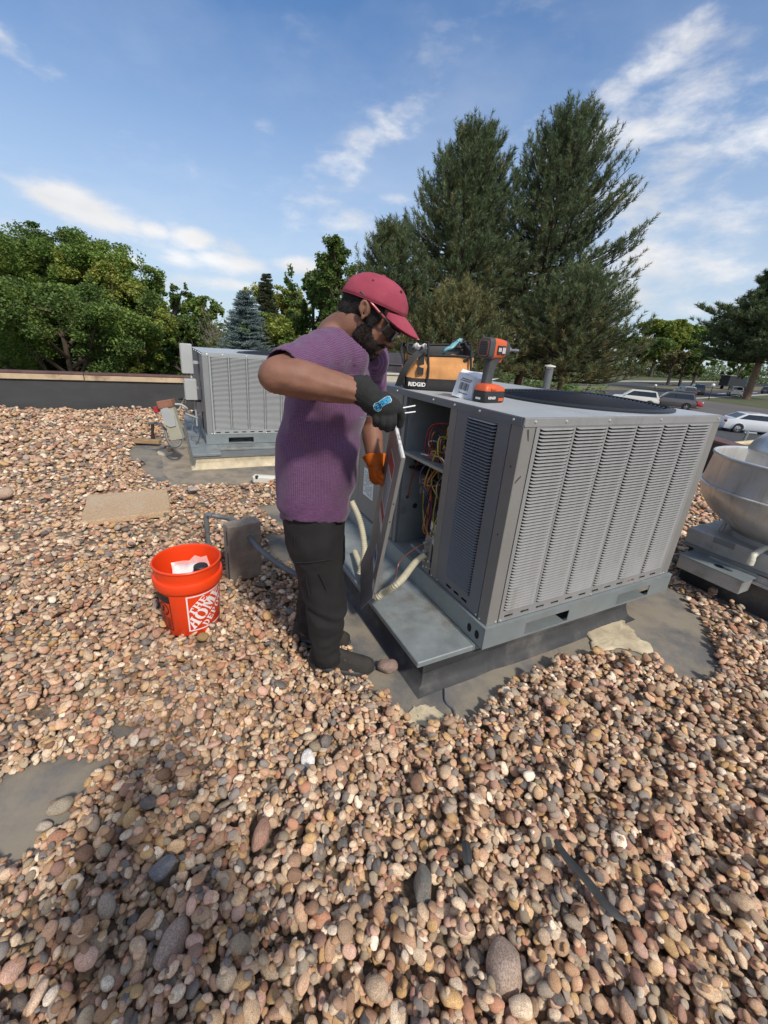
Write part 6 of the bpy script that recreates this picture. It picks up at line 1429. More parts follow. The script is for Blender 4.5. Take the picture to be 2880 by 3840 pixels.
for nm_, dat in (('rib', rib), ('ribamp', amp)):
    at_ = me.attributes.new(nm_, 'FLOAT', 'POINT'); at_.data.foreach_set('value', dat.astype(np.float32))
shirt = fin(me, 'shirt', m_shirt); md = shirt.modifiers.new('thick', 'SOLIDIFY'); md.thickness = .003; md.offset = -1
# hem and collar seams as thin raised bands
bvh = BVHTree.FromPolygons([Vector(v) for v in getV(me)], [tuple(p_.vertices) for p_ in me.polygons])
def drape_px(pts, off=.0015, tree=None):
    out = []
    for x, y in pts:
        d = nrm(ray(x, y)); h_ = (tree or bvh).ray_cast(Vector(CAM), Vector(d), 6)
        if h_[0] is not None: out.append(np.array(h_[0])+np.array(h_[1])*off*(1 if np.dot(h_[1], d) < 0 else -1))
    return out
m_seam = mat('purple_seam', (.13, .055, .135), .9)
def seam(pts, r, name='seam', m_=m_seam, parent=shirt, tree=None, off=.0008):
    P = drape_px(pts, off, tree)
    if len(P) > 3:
        g = MB(); g.tube(np.array(P), r, 6); o = fin(g.mesh(name), name, m_, parent); o.matrix_parent_inverse = Matrix.Identity(4)
# ---- trousers
t_ = MB()
def legrings(rows, Y, wy):
    out = []
    for (py, l_, r_, k) in rows:
        L, R_ = at(l_, py, Y), at(r_, py, Y); c = (L+R_)/2; hx = (R_[0]-L[0])/2*.86; out.append([(c[0]+hx*math.cos(a), Y+wy*k*math.sin(a), c[2]) for a in np.linspace(0, 2*math.pi, 28, endpoint=False)])
    return out
RL = [(2010, 1085, 1298, 1.0), (2060, 1088, 1302, 1.0), (2120, 1096, 1303, .98), (2190, 1112, 1304, .94), (2257, 1132, 1304, .88), (2325, 1147, 1300, .82), (2392, 1160, 1290, .78), (2440, 1166, 1292, .74), (2466, 1166, 1290, .70)]
LL = [(1990, 1100, 1312, 1.0), (2060, 1105, 1318, 1.0), (2130, 1106, 1304, .97), (2200, 1108, 1288, .92), (2260, 1108, 1268, .86), (2310, 1104, 1250, .82), (2360, 1104, 1225, .78)]
t_.loft(legrings(RL, 1.495, .105)[::-1]); t_.loft(legrings(LL, 1.66, .10)[::-1])
hipr = [(1880, 1045, 1312, .185, 0), (1950, 1052, 1308, .188, .0), (2010, 1068, 1300, .185, 0), (2060, 1085, 1295, .17, 0)]
t_.loft(torso(0, hipr)[::-1])
me = remesh(t_, .0075, 'trousers', 4); V = getV(me); N_ = getN(me)
wk = .0045*np.sin(46*(V[:, 2]+.45*V[:, 0]*np.where(V[:, 1] < 1.57, 1, -1))+5.5*nvec(V, (5, 5, 5), 7))*np.clip((.30-V[:, 2])/.15, .12, 1) + .013*nvec(V, (7, 7, 4.2), 8) + .020*(.2-np.abs(nvec(V, (8, 8, 6), 31))) + .012*(.2-np.abs(nvec(V, (15, 15, 17), 33)))*np.clip((.42-V[:, 2])/.2, .25, 1) + .005*nvec(V, (19, 19, 13), 9)
wk += .006*np.exp(-((V[:, 2]-.36+.4*(V[:, 0]+.15))/.018)**2) - .006*np.exp(-((V[:, 2]-.33+.5*(V[:, 0]+.15))/.018)**2)
setV(me, V+N_*wk[:, None]); trousers = fin(me, 'trousers', m_trou)
tb = BVHTree.FromPolygons([Vector(v) for v in getV(me)], [tuple(p_.vertices) for p_ in me.polygons])
# cargo pocket with open top
rows = []
for i in range(11):
    f_ = i/10; row = []
    for k in range(13):
        g_ = k/12; x = 1100+f_*16+g_*(146-f_*20); y = 2112+f_*118+(-14*g_*g_+10*math.sin(g_*3.1))*(1-f_); row.append((x, y))
    rows.append(row)
P = []; ok = True
for i, row in enumerate(rows):
    for k, (x, y) in enumerate(row):
        edge = min(i, 10-i if i > 4 else 9, k, 12-k); q = drape_px([(x, y)], .0045 if (0 < k < 12 and i < 10) else .0005, tb)
        if not q: ok = False; break
        P.append(q[0])
    if not ok: break
if ok:
    g = MB(); g.add(P, [(i*13+k, i*13+k+1, (i+1)*13+k+1, (i+1)*13+k) for i in range(10) for k in range(12)]); o = fin(g.mesh('cargo_pocket'), 'cargo_pocket', m_trou, trousers); o.matrix_parent_inverse = Matrix.Identity(4); o.data.polygons.foreach_set('use_smooth', [True]*120); md = o.modifiers.new('thick', 'SOLIDIFY'); md.thickness = .004; md.offset = 0
m_tseam = mat('black_seam', (.012, .010, .010), .9)
seam([(1102+12*k, 2108-1.2*k+5*math.sin(k*.26)) for k in range(13)], .0028, 'pocket_edge', m_tseam, trousers, tb, .003); seam([(1150+3*k, 2160+18*k) for k in range(5)], .002, 'pleat', m_tseam, trousers, tb, .0045); seam([(1196+7*k, 2150+15*k) for k in range(5)], .002, 'pleat', m_tseam, trousers, tb, .0045); seam([(1104+.3*k, 2010+8*k) for k in range(6)], .0018, 'hip_pocket', m_tseam, trousers, tb, .001)
# ---- work shoes
def shoe(heel, toe, name_y):
    d = toe-heel; L = np.linalg.norm(d[:2]); x = nrm((d[0], d[1], 0)); y = np.array([-x[1], x[0], 0]); M = AX((heel[0], heel[1], heel[2]), x, y, ZZ)
    prof = [(0, .028, .075), (.03, .036, .092), (.10, .038, .10), (.16, .041, .082), (.20, .045, .066), (.25, .046, .056), (.285, .040, .046), (.305, .024, .034)]
    k = L/.305; g = MB(); rings = []
    for (px_, w, h_) in prof:
        ring = []
        for a in np.linspace(0, 2*math.pi, 22, endpoint=False):
            c, s_ = math.cos(a), math.sin(a); zz_ = .022+h_*max(s_, 0)**.75 if s_ > 0 else .022+.0*s_
            ring.append((px_*k, w*math.copysign(abs(c)**.8, c)*(1-.30*max(s_, 0)), zz_))
        rings.append(ring)
    g.loft(rings, M=M); sh = fin(g.mesh('shoe'), 'shoe', m_shoe); sh.data.polygons.foreach_set('use_smooth', [True]*len(sh.data.polygons)); sb = sh.modifiers.new('sub', 'SUBSURF'); sb.levels = 1; sb.render_levels = 1
    g = MB(); rings = []
    for z, o_ in ((.0, -.002), (.006, .003), (.020, .004), (.0265, .001)):
        ring = []
        for t in np.linspace(0, 2*math.pi, 44, endpoint=False):
            c, s_ = math.cos(t), math.sin(t); px_ = (.1525+ (.1545+o_)*math.copysign(abs(c)**.75, c)); w = np.interp(px_, [q[0] for q in prof], [q[1] for q in prof])
            ring.append((px_*k, (w+o_+.001)*math.copysign(abs(s_)**.8, s_) if abs(c) < .999 else 0, z+(.010*max(0, (px_-.25)/.055)**2 if z < .02 else 0)))
        rings.append(ring)
    g.loft(rings, M=M); o = fin(g.mesh('sole'), 'sole', m_sole, sh); o.matrix_parent_inverse = Matrix.Identity(4); o.data.polygons.foreach_set('use_smooth', [True]*len(o.data.polygons))
    for j in range(4):
        g = MB(); px_ = .125+.022*j; g.tube(spline([(px_*k, -.034, .088-.008*j), (px_*k+.004, 0, .110-.012*j), (px_*k, .034, .088-.008*j)], 5), .0032, 6, M=M); o = fin(g.mesh('lace'), 'lace', m_sole, sh); o.matrix_parent_inverse = Matrix.Identity(4)
    g = MB(); g.box(.112*k, .124*k, -.030, -.026, .098, .112, M, .001); o = fin(g.mesh('tongue_tab'), 'tongue_tab', mat('grey_tab', (.16, .17, .18), .6), sh); o.matrix_parent_inverse = Matrix.Identity(4)
shoe(np.array([-.262, 1.497, .030]), np.array([.040, 1.487, .030]), 0); shoe(np.array([-.372, 1.668, .038]), np.array([-.085, 1.64, .038]), 1)
# ---- right glove: palm, four fingers over the panel top, thumb behind it
gl = MB()
limb(gl, [at(1350, 1461, 1.236), at(1385, 1490, 1.238), at(1400, 1503, 1.24)], [.0445, .040, .037], 16)
pal = [at(1398, 1500, 1.245), at(1432, 1515, 1.245), at(1455, 1532, 1.25)]
gl.ball(at(1420, 1518, 1.245), (.046, .026, .040), 18, 12); gl.ball(at(1445, 1525, 1.248), (.040, .024, .036), 18, 12); gl.ball(at(1400, 1512, 1.242), (.040, .028, .036), 18, 12)
FR = .0118
for K_, q1, q2 in (((1470, 1540, 1.252), (1475, 1580, 1.246), (1469, 1606, 1.262)), ((1453, 1548, 1.247), (1459, 1586, 1.238), (1453, 1611, 1.256)), ((1431, 1550, 1.243), (1435, 1584, 1.236), (1431, 1603, 1.254)), ((1407, 1546, 1.242), (1411, 1575, 1.238), (1409, 1591, 1.252))):
    limb(gl, [at(K_[0]-14, K_[1]-24, K_[2]+.004), at(*K_), at(*q1), at(*q2)], [FR*1.25, FR*1.2, FR*1.05, FR*.9], 12)
limb(gl, [at(1440, 1492, 1.262), at(1478, 1516, 1.285), at(1503, 1556, 1.305), at(1500, 1594, 1.315)], [.020, .0185, .0150, .0125], 12)
limb(gl, [at(1455, 1510, 1.255), at(1484, 1534, 1.275)], [.024, .018], 12)
me = remesh(gl, .0032, 'glove', 3); V = getV(me); N_ = getN(me); setV(me, V+N_*(.0013*nvec(V, (60, 60, 60)))[:, None]); glove = fin(me, 'glove', m_glove); glove['label'] = 'black knit right glove with a blue grip emblem'
gb_ = BVHTree.FromPolygons([Vector(v) for v in getV(me)], [tuple(p_.vertices) for p_ in me.polygons])
g = MB(); cw = nrm(at(1400, 1503, 1.24)-at(1352, 1462, 1.236)); c_ = at(1350, 1461, 1.236); F_ = frame(cw); g.lathe([(.036, -.010), (.0455, -.012), (.0475, -.006), (.0462, .004), (.044, .012)], 24, M=AX(c_, F_[:, 0], F_[:, 1], F_[:, 2])); o = fin(g.mesh('cuff'), 'cuff', m_glove, glove); o.matrix_parent_inverse = Matrix.Identity(4)
# emblem draped on the back of the hand
m_lb = mat('emblem_blue', (.03, .36, .62), .5); m_lw = mat('emblem_outline', (.45, .62, .72), .5); m_ldk = mat('emblem_dark', (.01, .03, .06), .6)
def emb(polys, m_, name, off, lev=1):
    """polygons in emblem units (x along the lettering) draped on the glove"""
    a = rad(-31); ca_, sa_ = math.cos(a), math.sin(a); V, F = flat_to_mesh(polys, lev); out = []
    for x, y, z in V:
        X = 1433+(x*ca_+y*sa_); Y = 1512+(x*sa_-y*ca_); q = drape_px([(X, Y)], off, gb_)
        if not q: return
        out.append(q[0]+z*np.array([0, -1, 0]))
    g = MB(); g.add(out, F); o = fin(g.mesh(name), name, m_, glove); o.matrix_parent_inverse = Matrix.Identity(4)
ox = [(-38, -2), (-34, 9), (-25, 15), (-12, 12), (8, 14), (30, 13), (38, 8), (38, -8), (30, -14), (10, -11), (-8, -12), (-16, -19), (-28, -20), (-36, -12)]
emb([ox], m_lw, 'emblem_outline', .0007, 2); emb([[(x*.93+.3, y*.88) for x, y in ox]], m_ldk, 'emblem_field', .0011, 2)
def txt_polys(t, h_, x, y, maxw):
    V, F = text_mesh(t, h_, h_*.03); V = V.copy(); k = maxw/(V[:, 0].max()-V[:, 0].min()); V[:, 0] = (V[:, 0]-V[:, 0].min())*k+x; V[:, 1] += y; return [[(V[i, 0], V[i, 1]) for i in f] for f in F]
emb(txt_polys('GORILLA', 11, -10, 3.5, 45), m_lb, 'lettering', .0016, 0); emb(txt_polys('GRIP', 17, -8, -10, 43), m_lb, 'lettering', .0016, 0)
emb([[(-33, 4), (-26, 10), (-17, 7), (-15, 3), (-24, 4)], [(-34, -1), (-27, 1), (-28, -4), (-34, -6)], [(-25, 0), (-16, 0), (-17, -4), (-24, -4)], [(-33, -9), (-24, -7), (-17, -9), (-20, -15), (-28, -15)]], m_lb, 'emblem_head', .0016, 1)
# ---- left orange glove behind the panel
og = MB(); wdir = nrm(WRL-ELL); F_ = frame(wdir); wc = WRL - wdir*.035
og.lathe([(.034, .035), (.038, .02), (.052, -.012), (.054, -.014), (.0515, -.013), (.036, .02), (.030, .034)], 26, M=AX(wc+wdir*.01, F_[:, 0], F_[:, 1], F_[:, 2]))
me = og.mesh('glove'); 
gl2 = fin(me, 'glove', m_oglove); gl2['label'] = 'bright orange left glove with flared cuff'; me.polygons.foreach_set('use_smooth', [True]*len(me.polygons))
hh = MB(); PP = WRL+wdir*.045
hh.ball(WRL+wdir*.02, .035, 14, 10); hh.ball(PP, (.034, .03, .042), 16, 10)
for k in range(4):
    K_ = PP+wdir*(.02+.008*(k % 3))+np.array([.028, .018-.016*k, .0]); limb(hh, [PP+[.0, .016-.012*k, 0], K_, K_+[.030, -.004, -.016], K_+[.024, -.006, -.042]], [.014, .0135, .012, .010], 10, 4)
limb(hh, [WRL+[.01, -.02, -.01], PP+[.022, -.045, .012], PP+[.045, -.05, .005]], [.015, .014, .011], 10, 4)
me = remesh(hh, .0036, 'glove_hand', 3); o = fin(me, 'glove_hand', m_oglove, gl2); o.matrix_parent_inverse = Matrix.Identity(4)
# white probe rods held in the right hand
g = MB(); g.tube([at(1352, 1566, 1.262), at(1376, 1561, 1.266)], .0022, 6); g.tube([at(1505, 1551, 1.318), at(1558, 1544, 1.33)], .0022, 6); g.tube([at(1376, 1561, 1.266), at(1505, 1551, 1.318)], .0018, 6)
o = g.build('probe', m_probe, smooth=60); tag(o, 'lower thin white probe rod sticking out of the black glove', 'probe', 'white probe rods in the gloved hand')
g = MB(); g.tube([at(1480, 1535, 1.30), at(1557, 1521, 1.33)], .0022, 6); o = g.build('probe', m_probe, smooth=60); tag(o, 'upper thin white probe rod pointing into the open compartment', 'probe', 'white probe rods in the gloved hand')
# ---- the person taking the picture stands behind the viewpoint and shades the gravel
ph = thing('person', 'person standing behind the viewpoint holding a phone up in both hands', 'person', (.14, -.42, 0))
PX = .14; q = MB(); q.loft([[(PX+.85*a*math.cos(t), -.42+b_*math.sin(t), z) for t in np.linspace(0, 2*math.pi, 24, endpoint=False)] for z, a, b_ in ((.85, .17, .12), (1.05, .165, .12), (1.25, .20, .12), (1.38, .19, .10), (1.43, .10, .07))])
limb(q, [(PX, -.42, 1.40), (PX, -.40, 1.52)], [.06, .056]); q.ball((PX, -.385, 1.60), (.078, .098, .115), 18, 12)
for s_ in (-1, 1):
    limb(q, [(PX+s_*.18, -.42, 1.37), (PX+s_*.24, -.34, 1.14), (s_*.075, -.075, 1.385)], [.055, .045, .030]); limb(q, [(PX+s_*.09, -.42, .86), (PX+s_*.10, -.41, .48), (PX+s_*.11, -.43, .10)], [.095, .07, .05]); q.ball((s_*.085, -.06, 1.405), (.03, .03, .045), 12, 8)
    q.loft([[(PX+s_*.11+.048*math.cos(t), -.37+.13*math.sin(t), z) for t in np.linspace(0, 2*math.pi, 20, endpoint=False)] for z in (.03, .07, .11)])
me = remesh(q, .016, 'body', 4); me.materials.append(mat('plain_clothing', (.10, .11, .13), .9)); o = link('body', me, ph); o.matrix_parent_inverse = Matrix.Translation(-Vector((.14, -.42, 0)))
pm = MB(); pm.box(-.075, .075, -.052, -.043, 1.385, 1.455, bev=.003); o = pm.build('phone', m_blk); tag(o, 'dark phone held upright behind the viewpoint', 'phone')
# ================================================================== trees
m_bark = mat('bark', (.085, .062, .045), .95, var=.3, vscale=6, bump=.6, bscale=14)
m_barkp = mat('pine_bark', (.16, .105, .072), .95, var=.3, vscale=5, bump=.7, bscale=9)
def leafmat(name, c, c2, isl=.30, tr=.40, vs=.9): return mat(name, c, .6, col2=c2, vscale=vs, island=isl, transl=tr, spec=.3)
m_maple = leafmat('maple_leaf', (0.132, 0.211, 0.045), (0.256, 0.336, 0.078))
m_mapley = leafmat('yellow_green_leaf', (0.233, 0.311, 0.062), (0.365, 0.365, 0.086))
m_mapled = leafmat('dark_leaf', (0.094, 0.156, 0.044), (0.187, 0.256, 0.066))
m_far = leafmat('far_leaf', (0.117, 0.164, 0.069), (0.179, 0.226, 0.094), vs=.4)
m_olive = leafmat('olive_leaf', (0.172, 0.164, 0.069), (0.250, 0.226, 0.094))
m_pine = leafmat('pine_needle', (0.086, 0.121, 0.059), (0.164, 0.200, 0.090), .35, .25)
m_pineo = leafmat('pine_new_growth', (0.132, 0.142, 0.056), (0.233, 0.202, 0.087), .35, .2)
m_spruce = leafmat('spruce_needle', (0.132, 0.195, 0.195), (0.218, 0.281, 0.273), .3, .1)
m_twig = mat('pine_twig', (.045, .033, .025), .95)
m_dead = mat('dead_twig', (.20, .165, .13), .95)
def kites(P, size, r_, up=.45, asp=.62):
    """leaf faces: two bent triangles each"""
    n = len(P); nr = r_.normal(0, 1, (n, 3)); nr[:, 2] = np.abs(nr[:, 2])+up; nr /= np.linalg.norm(nr, axis=1)[:, None]
    d = r_.normal(0, 1, (n, 3)); d[:, 2] -= .35; d -= nr*(d*nr).sum(1)[:, None]; d /= np.linalg.norm(d, axis=1)[:, None]; s = np.cross(nr, d)
    L = (size*r_.uniform(.65, 1.25, n))[:, None]; w = L*asp*.5
    V = np.stack([P-d*L*.5, P+s*w-nr*L*.10+d*L*.05, P+d*L*.5, P-s*w-nr*L*.10+d*L*.05], 1).reshape(-1, 3)
    b = np.arange(n)[:, None]*4; F = np.concatenate([b+np.array([0, 1, 2]), b+np.array([0, 2, 3])], 1).reshape(-1, 3); return V, F
def tree_root(name, label, x, y, group): return thing(name, label, 'tree', (x, y, GZ), 0, group)
def decid(name, label, px, Y, top_py, hw_px, base_frac, seed, m_, ncl, nleaf, lsize, group, lobes=None, trunk_r=.16, open_=.0, mix=None):
    """px: crown centre pixel column, Y: distance ahead, top_py: pixel row of the top, hw_px: half width in pixels"""
    r_ = np.random.default_rng(seed); c = at(px, 1300, Y); top = at(px, top_py, Y)[2]; hw = hw_px/FPX*((at(px, 1200, Y)-CAM)@FW)
    Ht = top-GZ; root = tree_root(name, label, c[0], c[1], group); g = MB()
    lean = r_.normal(0, .03, 2)*Ht; tk = spline([(0, 0, 0), (lean[0]*.3, lean[1]*.3, Ht*.3), (lean[0]*.7, lean[1]*.7, Ht*.6), (lean[0], lean[1], Ht*.93)], 5)
    g.tube(tk, np.linspace(trunk_r, trunk_r*.25, len(tk)), 9)
    tips = []
    nl = (lobes or 11)+3
    for k in range(nl):
        f = .26+.70*(k+.5)/nl; b0 = tk[int(f*(len(tk)-1))]; a = 2.4*k+r_.uniform(-.4, .4); el = r_.uniform(.35, .95)+.25*f
        prof = max(.36, math.sin(math.pi*min(1, max(.08, (f-.12)/.95)))**.6); L = hw*prof*r_.uniform(.75, 1.08)/max(math.cos(el), .45)*.92
        d = np.array([math.cos(a)*math.cos(el), math.sin(a)*math.cos(el), math.sin(el)]); e = b0+d*L; e[2] = min(e[2], Ht*.95); mid = b0*.45+e*.55+np.array([0, 0, -.05*L]); P = spline([b0, mid, e], 5); g.tube(P, np.linspace(trunk_r*.42, .018, len(P)), 6)
        for j in range(5):
            q = P[int((.35+.15*j)*(len(P)-1))]; dd = nrm(d+r_.normal(0, .55, 3)); e2 = q+dd*L*r_.uniform(.22, .42); e2[2] = min(e2[2], Ht*.95); g.tube([q, q*.5+e2*.5+[0, 0, .03*L], e2], [.022, .015, .007], 4); tips.append(e2); tips.append(q*.4+e2*.6)
        tips.append(e)
    tips += [tk[-1]+[0, 0, Ht*.03], tk[-1], tk[-1]-[0, 0, Ht*.05], tk[-1]-[0, 0, Ht*.1]]
    g.build('trunk', m_bark, root, smooth=60)
    tips = np.array(tips); zlo = Ht*base_frac
    # clump centres round the twigs plus an uneven shell
    K = np.concatenate([r_.integers(0, len(tips), ncl), np.repeat(np.arange(len(tips)-4, len(tips)), 3)]); cc = tips[K]+r_.normal(0, hw*.11, (ncl+12, 3))
    k = (cc[:, 2] > zlo); cc = cc[k]; cr = hw*r_.uniform(.07, .17, len(cc))
    # upward shoots on top clumps
    P = []; 
    for c_, q in zip(cc, cr):
        n_ = int(nleaf*r_.uniform(.6, 1.3)); u_ = r_.normal(0, 1, (n_, 3)); u_ /= np.linalg.norm(u_, axis=1)[:, None]; rad_ = q*r_.uniform(.35, 1.05, n_)[:, None]; p_ = c_+u_*rad_*np.array([1.15, 1.15, .85])
        if r_.random() < .28: p_[:, 2] += np.abs(r_.normal(0, 1, n_))*q*.9; p_[:, :2] = c_[:2]+(p_[:, :2]-c_[:2])*.7
        P.append(p_)
    P = np.vstack(P); P = P[P[:, 2] < Ht*1.02]; V, F = kites(P, lsize, r_)
    if mix:
        sel = nvec(P, (.8, .8, .8), seed) > .16; idx = np.repeat(sel, 2); me = fastmesh('crown', V, F, m_); me.materials.append(mix); me.polygons.foreach_set('material_index', idx.astype(np.int32)); link('crown', me, root)
    else: link('crown', fastmesh('crown', V, F, m_), root)
    return root
def brush(B, D, L, r_, nn, nl, w=.0085):
    """needle brushes: bases B, unit directions D, shoot lengths L"""
    n = len(B); t = r_.uniform(.05, 1, (n, nn)); s1 = np.cross(D, np.array([.31, .2, .93])); s1 /= np.linalg.norm(s1, axis=1)[:, None]; s2 = np.cross(D, s1)
    a = r_.uniform(0, 2*math.pi, (n, nn)); o = np.cos(a)[..., None]*s1[:, None]+np.sin(a)[..., None]*s2[:, None]
    base = B[:, None]+D[:, None]*(t*L[:, None])[..., None]; dr = D[:, None]*r_.uniform(.55, 1.0, (n, nn))[..., None]+o*.75; dr /= np.linalg.norm(dr, axis=2)[..., None]
    side = np.cross(dr, r_.normal(0, 1, (n, nn, 3))); side /= np.linalg.norm(side, axis=2)[..., None]
    ln = nl*r_.uniform(.7, 1.15, (n, nn))[..., None]
    V = np.stack([base-side*w, base+side*w, base+dr*ln], 2).reshape(-1, 3); return V, np.arange(len(V)).reshape(-1, 3)
def pine(name, label, px, Y, top_py, prof, seed, group, nwh=30, nbr=6, m_=None, m2=None, base_py=1500, trunk_r=.2, needle=.115, shoots=9, lean=0.0, w=.0068, nn=40, upk=1.0, tuft=1.0, wk_=.92):
    """prof: list of (pixel row, half width px left, half width px right)"""
    r_ = np.random.default_rng(seed); c = at(px, 1300, Y); zt = at(px, top_py, Y)[2]; sc = Y*math.cos(PITCH)/FPX; root = tree_root(name, label, c[0], c[1], group)
    Ht = zt-GZ; dsc = lambda q: ((at(px, q, Y)-CAM)@FW)/FPX; rows = np.array([[at(px, q[0], Y)[2]-GZ, q[1]*dsc(q[0]), q[2]*dsc(q[0])] for q in prof]); rows = rows[np.argsort(rows[:, 0])]
    g = MB(); tk = spline([(0, 0, 0), (lean*.2, .05, Ht*.35), (lean*.6, -.04, Ht*.7), (lean, 0, Ht*.97)], 8); g.tube(tk, np.linspace(trunk_r, .02, len(tk)), 9)
    B = []; D = []; L = []; zlo = rows[0, 0]; tw = MB()
    for k in range(nwh):
        f = (k+r_.uniform(-.3, .3))/nwh; z = zlo+(Ht*.975-zlo)*max(0, f)**.92; b0 = np.array([np.interp(z, tk[:, 2], tk[:, 0]), np.interp(z, tk[:, 2], tk[:, 1]), z]); a0_ = r_.uniform(0, 6.28)
        for j in range(nbr):
            a = a0_+2*math.pi*j/nbr+r_.uniform(-.3, .3); ca, sa = math.cos(a), math.sin(a)
            rise = (.14+.50*f)*upk; R_ = .3
            for it in range(5):
                zq = min(z+R_*rise*.9, Ht*.985)
                w_ = np.interp(zq, rows[:, 0], rows[:, 2] if ca > 0 else rows[:, 1]); wy = .5*(np.interp(zq, rows[:, 0], rows[:, 1])+np.interp(zq, rows[:, 0], rows[:, 2]))
                R_ = .5*R_+.5*max(.10, math.sqrt((ca*w_)**2+(sa*wy)**2)*wk_)
            R_ *= r_.uniform(.60, 1.06); R_ = min(R_, max(.08, (Ht-.1-z)/max(rise, .05)))
            if True:
                pass
            h = np.array([ca, sa, 0]); e = b0+h*R_+np.array([0, 0, R_*rise]); mid = b0+h*R_*.55+np.array([0, 0, R_*rise*.32-.03*R_]); P = spline([b0, mid, e], 5)
            tw.tube(P, np.linspace(.010+.012*R_, .006, len(P)), 5)
            ns = max(4, int(shoots*(.45+R_/(1.25*max(1, tuft*1.3)))))
            for i in range(ns):
                t = r_.uniform(.28, 1.0) if i else 1.0; q = P[int(t*(len(P)-1))]; tg = nrm(P[min(int(t*(len(P)-1))+1, len(P)-1)]-P[max(int(t*(len(P)-1))-1, 0)])
                sd = np.array([-sa, ca, 0])*r_.choice((-1, 1)); off = (1-t)*.0+r_.uniform(.05, .34)*(R_*.42)*(1.15-t*.7) if i else 0
                p_ = q+sd*off+h*off*.5+np.array([0, 0, off*.15]); d = nrm(tg*.65+sd*.45*(off > 0)+np.array([0, 0, .55+.5*f])+r_.normal(0, .18, 3)); B.append(p_); D.append(d); L.append(r_.uniform(.16, .34)*(.8+.35*f)*tuft)
                if off > .1: tw.tube([q, p_], [.008, .005], 4)
    B, D, L = np.array(B), np.array(D), np.array(L)
    for k in range(7): B = np.vstack([B, tk[-1]-[0, 0, .12*k]]); dd = nrm(np.array([r_.normal(0, .35), r_.normal(0, .35), 1])); D = np.vstack([D, dd]); L = np.append(L, .36)
    V, F = brush(B, D, L, r_, nn, needle, w); g.build('trunk', m_barkp, root, smooth=60); tw.build('branches', m_twig, root)
    me = fastmesh('crown', V, F, m_ or m_pine)
    if m2:
        me.materials.append(m2); zz_ = np.repeat(B[:, 2], nn); lowp = np.repeat(r_.random(len(B)), nn) < np.clip(.75-(zz_-zlo)/(Ht*.42), .06, .7); me.polygons.foreach_set('material_index', lowp.astype(np.int32))
    link('crown', me, root); return root
GL = 'broadleaf trees beyond the left parapet'; GP_ = 'tall pines behind the near unit'; GM = 'small trees beside the road'; GB_ = 'broadleaf trees behind the spruce'
decid('maple_tree', 'leftmost tall leafy maple at the left edge above the parapet', 60, 15.5, 905, 270, .30, 1, m_maple, 330, 235, .095, GL, 15)
decid('maple_tree', 'maple with the highest ragged top left of the far unit', 215, 16.5, 862, 190, .28, 2, m_mapled, 300, 235, .095, GL, 14)
decid('maple_tree', 'bright green maple with a narrow pointed top lobe', 405, 15.8, 925, 170, .26, 3, m_maple, 300, 235, .095, GL, 14, mix=m_mapley)
decid('maple_tree', 'yellowish maple nearest to the far unit with a rounded top', 505, 15.0, 1010, 165, .24, 4, m_maple, 270, 230, .092, GL, 13, mix=m_mapley)
decid('maple_tree', 'low leafy maple filling the gap just above the parapet coping', 270, 13.6, 1085, 300, .30, 5, m_mapled, 280, 220, .092, GL, 13, mix=m_maple)
decid('ash_tree', 'thin grey green tree with bare twigs right of the maples', 640, 19, 1060, 80, .35, 6, m_mapled, 90, 75, .12, GB_, 12)
decid('ash_tree', 'plain mid green rounded tree between the maples and blue spruce', 745, 21, 1120, 105, .25, 7, m_maple, 170, 110, .16, GB_, 12)
decid('ash_tree', 'dark rounded tree low behind the far unit corner', 690, 17, 1190, 110, .25, 27, m_mapled, 150, 105, .14, GB_, 12)
decid('locust_tree', 'light yellow green tree right of the thin dark conifer', 1085, 22, 1085, 120, .22, 8, m_mapley, 240, 120, .14, GB_, 11)
decid('locust_tree', 'dark green slender tree above the purple shoulder', 1185, 18, 1015, 115, .22, 9, m_mapled, 260, 130, .12, GB_, 12)
decid('locust_tree', 'low light green tree behind the purple shoulder', 1020, 17, 1185, 130, .25, 28, m_mapley, 170, 105, .14, GB_, 11, mix=m_maple)
decid('locust_tree', 'tall green broadleaf tree just left of the pines', 1285, 16.5, 915, 125, .22, 10, m_mapled, 330, 150, .11, GB_, 13)
r_ = np.random.default_rng(3)
g = MB()
DT = tree_root('dead_tree', 'bare grey twiggy shrub left of the blue spruce', *at(812, 1250, 16.8)[:2], None); c = np.array([0, 0, at(812, 1290, 16.8)[2]-GZ])
g.tube([(0, 0, 0), c], [.06, .03], 6)
for k in range(34):
    a, b_ = r_.uniform(-1.1, 1.1), r_.uniform(.5, 1.5); e = c+np.array([math.sin(a)*b_, r_.normal(0, .3), math.cos(a)*b_*.9]); s_ = c+np.array([0, 0, r_.uniform(-1, .1)]); P = spline([s_, s_*.5+e*.5+r_.normal(0, .07, 3), e], 4); g.tube(P, np.linspace(.012, .004, len(P)), 4)
    for j in range(3): q = P[4+j]; g.tube([q, q+r_.normal(0, .22, 3)+[0, 0, .15]], [.006, .003], 3)
g.build('branches', m_dead, DT)
